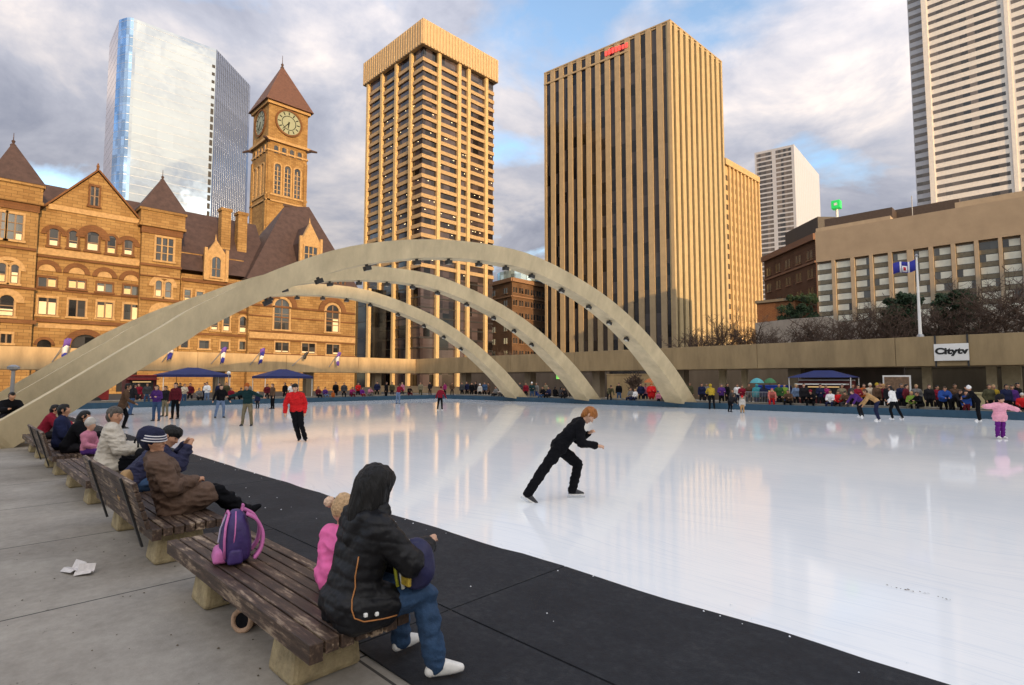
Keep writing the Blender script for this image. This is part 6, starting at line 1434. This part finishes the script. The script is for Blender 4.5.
        for k in range(3):
            uc = L * (.25 + .25 * k); mb = MB(); f.box(mb, uc - wd * .5, uc + wd * .5, z0 + .4, z1, 0, .06); f.arc(mb, uc, z1, .01, wd * .5, 0, .06, 8); op = mb.build('belfry_light', och_glass, t)
            mb = MB(); f.arc(mb, uc, z1, wd * .52, wd * .75, 0, .3, 10)
            for s in (-1, 1): f.box(mb, uc + s * wd * .62 - .2, uc + s * wd * .62 + .2, z0, z1, 0, .3)
            f.box(mb, uc - .12, uc + .12, z0 + .4, z1, .062, .16)
            for j in range(1, 6): zz = z0 + (z1 - z0) * j / 6; f.box(mb, uc - wd * .5, uc + wd * .5, zz, zz + .16, .063, .13)
            mb.build('tracery', pale_stone, op)
        mb = MB()
        for u in (0, L - .9):
            f.box(mb, u, u + .9, 0, zt(289, 160), .002, .35)
        mb.build('buttress', sandstone, t)
    for (sx, sy) in ((xb, y0), (CX_, y1), (CX_, y0)):
        d = Vector((sx - xm, sy - ym, 0)).normalized(); p = Vector((sx, sy, zl - .2))
        MB().tube([p - d * .3, p + d * 1.2 + Vector((0, 0, .25)), p + d * 2.8 + Vector((0, 0, -.1))], [.5, .42, .25], 8).build('gargoyle', slate, t)
city_hall()

# ---- generic floors for the far towers
def roof_plan(corner, left, right, d):
    """plan and height of a block: roof corner pixel at horizontal distance d, then the two far roof corners at that height"""
    v = ray(*corner); h = math.hypot(v[0], v[1]); k = d / h; z = EYE + v[2] * k
    C = Vector((v[0] * k, v[1] * k)); L = on_z(*left, z); Rr = on_z(*right, z)
    return quad_tower(C, L, Rr), z

def simpson():
    plan, z = roof_plan((423, 17.5), (363.4, 63.6), (498.3, 60.5), 150)
    c0 = cen(plan); m = mat('tower_concrete', (.50, .37, .22), .8, .10, .8, .1, 10)
    msp_ = mat('tower_spandrel', (.40, .28, .155), .8, .12, .8)
    mcol = mat('tower_column', (.54, .39, .20), .8, .1, .8)
    g = glass_mat('bronze_glass', (.045, .034, .036), .1, spec=.6, cell=(2.2, 3.45), var=.95)
    r = thing('office_tower', 'tan office tower with an overhanging ribbed crown and window bands between columns', 'building', (c0.x, c0.y, 0))
    shr = lambda f: [tuple(c0 + (p - c0) * f) for p in plan]
    zc = z - (on_x(423, 17.5, plan[0].x).z - on_x(423, 43, plan[0].x).z)
    crown = MB().prism(shr(1.0), zc, z).build('crown', m, r)
    body = shr(.93)
    MB().prism([tuple(c0 + (Vector(p) - c0) * .985) for p in body], 0, zc - .003).build('core', g, r)
    B = [Vector(p) for p in body]
    fl = 2.78; wn = Pane100(r, g)
    for (a, b, cols, nm) in ((B[0], B[1], (.175, .43, .69, .965), 'n'), (B[0], B[3], (.20, .475, .61, .875), 'w')):
        f = Face(a, b, c0); L = f.L
        for cu in cols:
            mb = MB(); f.box(mb, cu * L - .55, cu * L + .55, 0, zc - .006, -.5, .7); mb.build('column', mcol, r, bevel=.05)
        ed = [-.0] + list(cols) + [1.0]
        z0 = zc - 4.2
        nf = 0
        while z0 > 8:
            mb = MB(); f.box(mb, -.25 if nm == 'w' else 0, L + .1, z0, z0 + (1.08 if z0 >= 31 else .35), -.6, .25 if z0 >= 31 else -.05)
            mb.build('spandrel', msp_ if z0 >= 31 else metal_dark, r)
            z0 -= fl; nf += 1
        # glazing bay by bay
        z0 = zc - 4.2
        for k in range(nf):
            for i in range(len(ed) - 1):
                u0, u1 = ed[i] * L + (.56 if i else 0), ed[i + 1] * L - (.56 if i < len(ed) - 2 else 0)
                if u1 - u0 < .6: continue
                wn.add(f, u0, u1, z0 + 1.09, z0 + fl - .01 if k else zc - .01, -.5, -.12)
            z0 -= fl
        # ribs on the crown
        fc_ = Face(plan[0], plan[1] if nm == 'n' else plan[3], c0); n = 26
        for k in range(n):
            u = fc_.L * (k + .5) / n; mb = MB(); fc_.box(mb, u - .22, u + .22, zc + .1, z - .25, .002, .22); mb.build('crown_rib', m, r)
    wn.done()
    # lit ceiling lights seen through some windows
    lit = mat('office_lights', (1, .85, .55), .5, 0, emit=(1, .75, .4, 2.2)); mb = MB()
    for (a, b) in ((B[0], B[1]), (B[0], B[3])):
        f = Face(a, b, c0)
        for k in range(60):
            u = R.uniform(.03, .97) * f.L; zz = zc - 4.2 - fl * R.randint(5, 24) + 2.3
            f.box(mb, u, u + .35, zz, zz + .1, -.1, -.09)
    o = mb.build('office_light', lit, r); kind(o, 'stuff')
    # dark glazed podium beside the old hall
    p = thing('glass_podium', 'dark glazed podium with thin pale mullions between the sandstone hall and the tan tower', 'building', (plan[0].x, plan[0].y, 0))
    a = on_y(352, 340, plan[0].y - 6); b = on_y(371, 340, plan[0].y - 6); ht = on_y(360, 291, plan[0].y - 6).z
    gb = glass_mat('podium_glass', (.012, .012, .013), .07, cell=(3.4, 4.2), var=.9)
    MB().box((a.x, a.y, 0), (b.x - .5, a.y + 5, ht)).build('glazing', gb, p)
    f = Face((a.x, a.y), (b.x - .5, a.y), (a.x, a.y + 20))
    for px in (354, 369.5):
        u = on_y(px, 340, a.y).x - a.x; mb = MB(); f.box(mb, u - .55, u + .55, 0, ht, .0, .8); mb.build('pier', mcol, p)
    mb = MB()
    for k in range(1, 6): f.box(mb, 0, f.L, ht * k / 6, ht * k / 6 + .12, .003, .06)
    mb.build('transom', metal_dark, p)
simpson()

MP = []
def munich():
    plan, z = roof_plan((670, 20.5), (544, 74), (722, 62.5), 165); MP[:] = plan
    c0 = cen(plan); m = mat('pier_stone', (.38, .29, .18), .8, .10, .6, .1, 8); mw_ = mat('pier_stone_sunlit', (.44, .34, .19), .8, .10, .6, .1, 8)  # west piers lighter and golder: evening sun put into the stone colour
    g = glass_mat('strip_glass', (.03, .025, .024), .12, spec=.45, cell=(2.0, 3.6), var=.98)
    r = thing('office_tower', 'broad tan office tower of unbroken vertical stone piers and dark window strips', 'building', (c0.x, c0.y, 0))
    MB().prism([tuple(c0 + (p - c0) * .975) for p in plan], 0, z - .6).build('core', g, r)
    MB().prism([tuple(c0 + (p - c0) * .99) for p in plan], z - .597, z - .1).build('roof_edge', m, r)
    for (a, b, n, mm, wf, dep) in ((plan[0], plan[1], 13, m, .50, 1.0), (plan[0], plan[3], 10, mw_, .58, 1.5)):
        f = Face(a, b, c0); L = f.L; pitch = L / n
        for k in range(n + 1):
            u = k * pitch; hw = pitch * wf / 2
            u0, u1 = max(0, u - hw), min(L, u + hw)
            if k == 0: u1 = hw * 1.1
            mb = MB(); f.box(mb, u0, u1, 6.0, z, -dep, -.0 if k else .003); mb.build('pier', mm, r)
            if k < n:
                mb = MB(); zz = 7.0
                for j in range(int((z - 11) / 3.7)):
                    f.box(mb, u + hw, u + pitch - hw, zz, zz + .55, -1.3 - dep * .4, -.86 - dep * .4); zz += 3.7
                w_ = mb.build('spandrel_strip', mat('bronze_panel', (.05, .04, .032), .5, .2) if 'bronze_panel' not in MATS else MATS['bronze_panel'], r)
    for a, b in ((plan[0], plan[1]), (plan[0], plan[3])):
        f = Face(a, b, c0); mb = MB(); f.box(mb, -.02 if b is plan[1] else .03, f.L, z + .003, z + .45, -1.6, .04 if b is plan[1] else .02); mb.build('coping', m, r)
    # parapet step and red letters too small to read
    f = Face(plan[0], plan[1], c0); red = mat('red_sign', (.75, .05, .05), .4, 0, emit=(1, .08, .06, .6))
    mb = MB(); f.box(mb, f.L * .30, f.L, z - 4.2, z - 3.6, -.3, .15); mb.build('parapet_band', m, r)
    lit = mat('office_lights_b', (1, .8, .5), .5, 0, emit=(1, .72, .35, 1.6)); mb = MB()
    for k in range(26):
        j = R.randint(0, 12); pitch = f.L / 13; u = pitch * (j + .36); zz = z - R.uniform(6, 70)
        f.box(mb, u, u + pitch * R.uniform(.1, .24), zz, zz + .14, -1.2, -1.17)
    kind(mb.build('office_light', lit, r), 'stuff')
    s = MB(); u = f.L * .30
    for k in range(7):
        h = R.uniform(1.2, 2.0); f.box(s, u + k * 1.2, u + k * 1.2 + .75, z - 2.9, z - 2.9 + h, .16, .4)
    s.build('roof_letters', red, r)
munich()

def slab_tower(name, label, corner, left, right, d, zb, m, gm, fl, bh, vert=(), edge=1.0, cat='building', group=None):
    """pale tower banded with strips of windows, one strip a floor on each face"""
    plan, z = roof_plan(corner, left, right, d); c0 = cen(plan)
    r = thing(name, label, cat, (c0.x, c0.y, 0))
    MB().prism([tuple(p) for p in plan], 0, z).build('wall', m, r)
    wn = Pane100(r, gm, 100, 'window_band')
    for fi, (a, b) in enumerate(((plan[0], plan[1]), (plan[0], plan[3]))):
        f = Face(a, b, c0)
        ed = [0] + [v for (i, v) in vert if i == fi] + [1]
        zz = z - 5
        while zz > zb:
            for i in range(len(ed) - 1): wn.add(f, ed[i] * f.L + edge, ed[i + 1] * f.L - edge, zz, zz + bh, -.2, .06)
            zz -= fl
    wn.done()
    return r, plan, z

# ---- reflective tower behind the hall: three flat faces and a rounded corner
def mirror_tower():
    d = 270
    v = ray(137, 19.5); k = d / math.hypot(v[0], v[1]); z = EYE + v[2] * k
    A = Vector((v[0] * k, v[1] * k)); B = Vector(on_z(216.5, 49.5, z)[:2]); C = Vector(on_z(250.5, 86, z)[:2]); N0 = Vector(on_z(119, 20, z)[:2]); N1 = Vector(on_z(109.5, 44, z)[:2])
    w = (B - A).normalized(); nrm = Vector((w.y, -w.x)); nrm = nrm if nrm.x > 0 else -nrm
    rnd = []
    for t in (0.0, .2, .4, .6, .8, 1.0):
        p = N0.lerp(A, t) + nrm * (2.2 * math.sin(math.pi * t)); rnd.append(p)
    poly = [N1] + rnd + [B, C, N1 + (C - B) * .8]
    c0 = cen(poly)
    r = thing('mirror_tower', 'mirror glass tower with a rounded corner reflecting pale clouds behind the sandstone hall', 'building', (c0.x, c0.y, 0))
    gw = glass_mat('mirror_pale', (.69, .71, .70), .03, 1.0, .5, .12, .025, (6, 7.2)); gb = glass_mat('mirror_blue', (.34, .50, .72), .06, .9, .5, .03, .25, (2, 3.6)); gp = glass_mat('mirror_pink_sky', (.75, .62, .58), .08, .8, .5, .03, .1, (3, 3.6)); gs = glass_mat('mirror_grey', (.30, .34, .43), .10, .85, .5, .04, .12, (3, 3.6))  # pink face: the sky it reflects is put into the glass tint
    MB().prism([tuple(c0 + (p - c0) * .985) for p in poly], 0, z - .3).build('core', metal_dark, r)
    def panel(a, b, m, nm, mull=None):
        f = Face(a, b, c0); mb = MB(); f.box(mb, 0, f.L, 0, z, -.3, 0); o = mb.build(nm, m, r)
        mm = MB(); zz = 60
        while zz < z: f.box(mm, .05, f.L - .05, zz, zz + .12, .003, .02); zz += 3.6
        if mull:
            for k in range(int(f.L / mull)): f.box(mm, k * mull, k * mull + .2, 55, z, .002, .2)
        mm.build('mullion', mat('mullion_pale', (.55, .54, .52), .3, .1, metal=.8) if not mull else mat('mullion_grey', (.15, .18, .25), .3, .1, metal=.6), o)
    panel(A, B, gw, 'glass_face'); panel(B, C, gs, 'glass_face', 1.6); panel(N0, N1, gp, 'glass_face')
    for i in range(5): panel(rnd[i], rnd[i + 1], gb if i < 4 else gw, 'corner_glass')
    f = Face(A, B, c0); mb = MB()
    for k in range(22): f.box(mb, f.L - 1.5, f.L - .3, z - 9 - 3.6 * k, z - 9 - 3.6 * k + (2.6 if k > 5 else 1.4), .01, .08)
    mb.build('vent_strip', metal_dark, r)
mirror_tower()

white_wall = mat('white_cladding', (.80, .75, .69), .6, .08, 1.0); grey_wall = mat('grey_cladding', (.50, .50, .53), .5, .08, 1)
band_glass = glass_mat('band_glass', (.085, .07, .06), .1, cell=(2.4, 50), var=.9)
# white banded tower at the right edge: long north face, narrow grey east return
def bank_tower():
    d = 250
    z = 300.0
    plan = [Vector(on_z(1026.0, 30, z)[:2])] * 0
    yN = 285.0
    xa = on_y(905.5, 60, yN).x; xb = on_y(1030, 60, yN).x
    xa2 = on_y(919, 200, yN).x; xa = (xa + xa2) / 2
    r = thing('bank_tower', 'very tall white tower striped with thin dark window bands, its top beyond the frame', 'building', ((xa + xb) / 2, yN + 20, 0))
    xs = xa + 5.2
    MB().box((xs, yN, 0), (xb + 12, yN + 40, z)).build('wall', white_wall, r)
    MB().box((xa, yN + 3.0, 0), (xs - .003, yN + 36, z)).build('side_bay', grey_wall, r)
    f = Face((xs, yN), (xb + 12, yN), (xs, yN + 20)); fs_ = Face((xa, yN + 3.0), (xs, yN + 3.0), (xs, yN + 20))
    wn = Pane100(r, band_glass, 100, 'window_band'); pitch = 3.55; uR = on_y(1009, 60, yN).x - xs
    k = 0; zz = 60
    while zz < z - 3:
        wn.add(f, 2.2, uR - 1.5, zz, zz + 1.5, -.2, .05); wn.add(f, uR + 1.5, f.L - 1, zz, zz + 1.5, -.2, .05); wn.add(fs_, .3, fs_.L - .2, zz, zz + 1.5, -.2, .06); zz += pitch
    wn.done()
    mb = MB(); f.box(mb, 0, 1.8, 0, z, .003, .5); mb.build('corner_pier', white_wall, r)
    mb = MB(); f.box(mb, uR - .6, uR + .6, 0, z, .003, .5); mb.build('corner_pier', white_wall, r)
bank_tower()
r_, pl, z_ = slab_tower('office_tower', 'distant silvery tower with horizontal dark bands left and a plain pale side right', (793, 144.5), (754.5, 153), (818.5, 175), 540, 60, mat('steel_grey', (.44, .45, .50), .5, .08, 1), band_glass, 4.2, 2.9, ((0, .5),), 1.6)
f = Face(pl[0], pl[3], cen(pl)); mb = MB(); f.box(mb, 0, f.L, 0, z_ + .3, .12, .5); mb.build('plain_side', mat('pale_panel', (.50, .53, .60), .35, .08, .5), r_)
mm = MB(); [f.box(mm, 1 + k * f.L / 14, 1.5 + k * f.L / 14, 20, z_ - 8, .5, .56) for k in range(14)]; mm.build('fin', grey_wall, r_)
# golden older tower beside the pier tower
def gold_block():
    plan, z = roof_plan((724, 161), (700, 168), (757.5, 186), 215)
    wd = (MP[3] - MP[0]).normalized(); v = ray(757.5, 188); den_ = wd.x * v[1] - wd.y * v[0]; tt = (plan[0].y * v[0] - plan[0].x * v[1]) / den_; e_ = wd * tt
    plan = [plan[0], plan[0] + Vector((-wd.y, wd.x)) * 18 * (1 if -wd.y < 0 else -1), None, plan[0] + e_]; plan[2] = plan[1] + e_; c0 = cen(plan)
    m = mat('gold_stone', (.50, .36, .19), .8, .12, .6, .2, 6)
    r = thing('stone_tower', 'older golden stone tower with small windows, half hidden by the broad pier tower', 'building', (c0.x, c0.y, 0))
    MB().prism([tuple(p) for p in plan], 0, z).build('wall', m, r)
    f = Face(plan[0], plan[3], c0); wn = Pane100(r, band_glass)
    n = 9; zz = z - 5
    for k in range(n):
        u = f.L * (k + .5) / n
        mb = MB(); f.box(mb, u + f.L * .5 / n - .5, u + f.L * .5 / n + .5, 0, z + .4, .003, .7); mb.build('pier', m, r)
    while zz > 18:
        for k in range(n):
            u = f.L * (k + .5) / n; wn.add(f, u - .75, u + .75, zz - 2.0, zz, -.2, .05)
        zz -= 3.7
    wn.done()
    mb = MB(); f.box(mb, -.4, f.L + .4, z - 1.4, z + .9, .003, .9); mb.build('cornice', m, r)
gold_block()

def brick_block(name, label, corner, left, right, d, cols_n, cols_w, fl, col, top=None, wcol=None):
    plan, z = roof_plan(corner, left, right, d); c0 = cen(plan)
    m = brick_mat(name + '_brick', col, [c * .8 for c in col], [c * .6 for c in col], .5, .2, .015, bump=.2)
    r = thing(name, label, 'building', (c0.x, c0.y, 0))
    MB().prism([tuple(p) for p in plan], 0, z).build('wall', m, r)
    trim = mat(name + '_trim', tuple(min(1, c * 1.5) for c in col), .8, .1)
    wn = Pane100(r, och_glass)
    for (a, b, n) in ((plan[0], plan[1], cols_n), (plan[0], plan[3], cols_w)):
        if not n: continue
        f = Face(a, b, c0); zz = z - 2.6
        mb = MB(); f.box(mb, -.3, f.L + .3, z - .8, z + .5, .003, .6); f.box(mb, 0, f.L, z - fl - 1.6, z - fl - 1.2, .003, .3); mb.build('cornice', trim, r)
        while zz > 3:
            for k in range(n):
                u = f.L * (k + .5) / n
                for s in (-.62, .62): wn.add(f, u + s - .42, u + s + .42, zz - 1.9, zz, -.2, .04)
                mb = MB()
            zz -= fl
        mb = MB(); zz = z - 2.6
        while zz > 3:
            for k in range(n): u = f.L * (k + .5) / n; f.box(mb, u - 1.2, u + 1.2, zz - 2.1, zz - 1.905, .003, .18)
            zz -= fl
        mb.build('sill', trim, r)
    wn.done()
    return r, plan, z
rb, pb, zb = brick_block('brick_building', 'dark brown brick building with paired windows standing left of the long hotel', (815, 236), (764, 259), (835, 243), 128, 5, 0, 3.9, (.135, .07, .042))
fb = Face(pb[0], pb[1], cen(pb)); mb = MB(); fb.box(mb, .5, fb.L * .62, zb + .6, zb + 4.2, -6, -1.0); mb.build('penthouse', mat('dark_louvre', (.05, .045, .045), .6, .2), rb)
rc, pc, zc_ = brick_block('brick_building', 'brown building with deep window rows between the tan tower and the pier tower', (512, 279), (488, 285), (552, 287), 185, 2, 7, 4.3, (.17, .10, .06))
g = thing('glass_rotunda', 'small cylindrical glass rooftop pavilion on the brown building behind the arches', 'pavilion', (cen(pc).x, cen(pc).y, zc_))
q = cen(pc); gg = glass_mat('pavilion_glass', (.42, .55, .62), .1, .6, .5, 0, .5, (2.5, 3.0))
MB().lathe([(8.5, .6), (8.5, 4.2)], (q.x, q.y, zc_), 24).build('lower_drum', gg, g); MB().lathe([(5.4, 4.3), (5.4, 9.0)], (q.x + 2, q.y - 2, zc_), 24).build('upper_drum', gg, g)
mb = MB()
for k in range(20): a = 2 * math.pi * k / 20; mb.obox((q.x + 2 + 5.45 * math.cos(a), q.y - 2 + 5.45 * math.sin(a), zc_ + 6.6), ((math.cos(a), math.sin(a), 0), (-math.sin(a), math.cos(a), 0), (0, 0, 1)), (.1, .16, 2.4))
mb.lathe([(5.7, 9.003), (5.7, 9.4)], (q.x + 2, q.y - 2, zc_), 24); mb.build('mullion', white_paint, g)

def hotel():
    Y = 88.0
    a = on_y(815, 232, Y); b = on_y(1024, 196.5, Y); z = (a.z + b.z) / 2; x0 = a.x; x1 = b.x + 40
    zw = on_y(815, 262.5, Y).z
    m = mat('hotel_concrete', (.34, .265, .185), .85, .10, .5, .15, 6); pier = mat('hotel_pier', (.38, .30, .21), .8, .1, 1)
    r = thing('hotel', 'long hotel block with a blank tan upper wall above rows of curtained windows', 'building', ((x0 + x1) / 2, Y + 10, 0))
    f = Face((x0, Y), (x1, Y), (x0, Y + 20))
    mb = MB(); f.box(mb, 0, f.L, zw, z, -18, 0); mb.build('upper_wall', m, r)
    mb = MB(); f.box(mb, 0, f.L, 0, zw - .003, -18, -.6); mb.build('lower_wall', m, r)
    bay = on_y(869, 300, Y).x - on_y(852, 300, Y).x
    px = [(817, 832.5), (836, 851.5), (855.5, 870.5), (874, 889.5), (893.5, 908.5), (915, 930.5), (935, 953), (957.5, 976.5), (981, 1001), (1005, 1024)]
    edges = [(on_y(p, 290, Y).x - x0, on_y(q_, 290, Y).x - x0) for p, q_ in px]
    w = edges[-1][1] - edges[-1][0]; g_ = edges[-1][0] - edges[-2][1]
    for k in range(3): edges.append((edges[-1][1] + g_, edges[-1][1] + g_ + w))
    cur = mat('net_curtain', (.74, .72, .60), .7, .15, .8); gl = glass_mat('hotel_glass', (.07, .075, .07), .12, cell=(.9, 50), var=.8); dk = mat('dark_sill', (.20, .17, .115), .8, .2)
    fl = (on_y(825, 262.5, Y).z - on_y(825, 318, Y).z) / 5.25
    for j in range(8):
        zt_ = zw - .25 - fl * j
        if zt_ - fl * .6 < 1: break
        for i, (u0, u1) in enumerate(edges):
            mb = MB(); f.box(mb, u0, u1, zt_ - fl * .62, zt_, -.7, -.42); w_ = mb.build('window', gl, r)
            if R.random() < .95:
                c = MB(); q0 = R.choice((0, 0, 0, 0, 0, .3)); q1 = 1 if q0 else R.choice((1, 1, 1, 1, .8, .55)); f.box(c, u0 + (u1 - u0) * q0 + .08, u0 + (u1 - u0) * q1 - .08, zt_ - fl * .58, zt_ - .06, -.415, -.39)
                if c.v: c.build('curtain', cur, w_)
            mb = MB(); f.box(mb, u0, u1, zt_ - fl + .02, zt_ - fl * .625, -.7, -.36); mb.build('spandrel', dk, w_)
    last = 0
    for (u0, u1) in edges + [(f.L, f.L)]:
        if u0 - last > .2: mb = MB(); f.box(mb, last, u0, 0, zw - .006, -.6, .05); mb.build('pier', pier, r)
        last = u1
    # rooftop plant
    mb = MB(); f.box(mb, .5, 9.0, z + .6, z + 2.4, -12, -3); mb.build('plant_room', mat('plant_brown', (.07, .05, .04), .7, .2), r)
    mb = MB(); f.box(mb, 0, 9.2, z + .003, z + .6, -12.5, -.4); f.box(mb, 16, f.L, z + .003, z + 1.0, -10, -1.2); mb.build('roof_kerb', pier, r)
    mb = MB(); f.box(mb, 8.5, 16, z + 1.0, z + 2.7, -14, -6); mb.build('plant_room', MATS['plant_brown'], r)
    mb = MB()
    for u in (11,): mb.tube([f.P(u, z, -5), f.P(u, z + 4, -5)], .06, 5)
    mb.build('mast', metal_grey, r)
    # brick lean-to catching the light and street level
    s = thing('roof_sign', 'small bright green box sign on a post above the hotel roof', 'sign', (f.P(2, z, -9)))
    p = on_y(836.5, 205, Y + 9); mb = MB(); mb.box((p.x - .62, Y + 8.4, p.z - .65), (p.x + .62, Y + 9.6, p.z + .65)); bx = mb.build('sign_box', mat('sign_green', (.02, .42, .09), .35, .1, emit=(.02, .6, .1, .35)), s, bevel=.08)
    MB().box((p.x - .2, Y + 8.36, p.z - .2), (p.x + .22, Y + 8.398, p.z + .2)).build('mark', white_paint, bx)
    MB().tube([(p.x, Y + 9, z - 1), (p.x, Y + 9, p.z - .65)], .2, 8).build('post', white_paint, s)
hotel()
# low concrete ramp wall behind the bare trees
rw = thing('ramp_wall', 'pale concrete ramp wall rising behind the bare trees in front of the hotel', 'wall', (-20, 70, 0))
Yr = 70.0; pts = [(755, 323), (790, 319), (826, 316.5), (842, 322), (880, 320), (960, 312), (1030, 307)]
pp = [(on_y(px, py, Yr).x, on_y(px, py, Yr).z) for px, py in pts]
fr = Face((0, Yr), (1, Yr), (0, Yr + 9)); mb = MB()
for (x, z), (x2, z2) in zip(pp, pp[1:] + [(pp[-1][0] + 40, pp[-1][1])]): fr.poly(mb, [(x, 0), (x2, 0), (x2, z2), (x, z)], -.8, 0)
mb.build('wall', streak_concrete('ramp_concrete', (.34, .29, .24), .25), rw)
an = thing('brick_annex', 'small reddish brick annex catching light below the dark brick building', 'building', (-35, 92, 0))
a = on_y(757, 310, 90); b = on_y(795, 300, 90); MB().box((a.x, 90, 0), (b.x, 100, b.z)).build('wall', brick_mat('annex_brick', (.30, .14, .06), (.25, .11, .05), (.14, .07, .04), .5, .2), an)
MB().box((a.x - .2, 89.7, b.z + .003), (b.x + .2, 100.2, b.z + .4)).build('roof', col_m, an)

# ---- added unseen block behind the camera, sized to keep low sun off the rink
wb = thing('west_shade_block', 'unseen concrete block added west of the square, sized to shade the rink', 'building', (124, -60, 0))
MB().box((120, -260, 0), (142, 60, 40)).build('wall', grey_conc, wb)
fw = Face((120, -260), (120, 60), (130, 0)); wn = Pane100(wb, band_glass, 20, 'window_band')
for k in range(9): wn.add(fw, 3, fw.L - 3, 4 + 3.8 * k, 6 + 3.8 * k, -.2, .06)
wn.done()
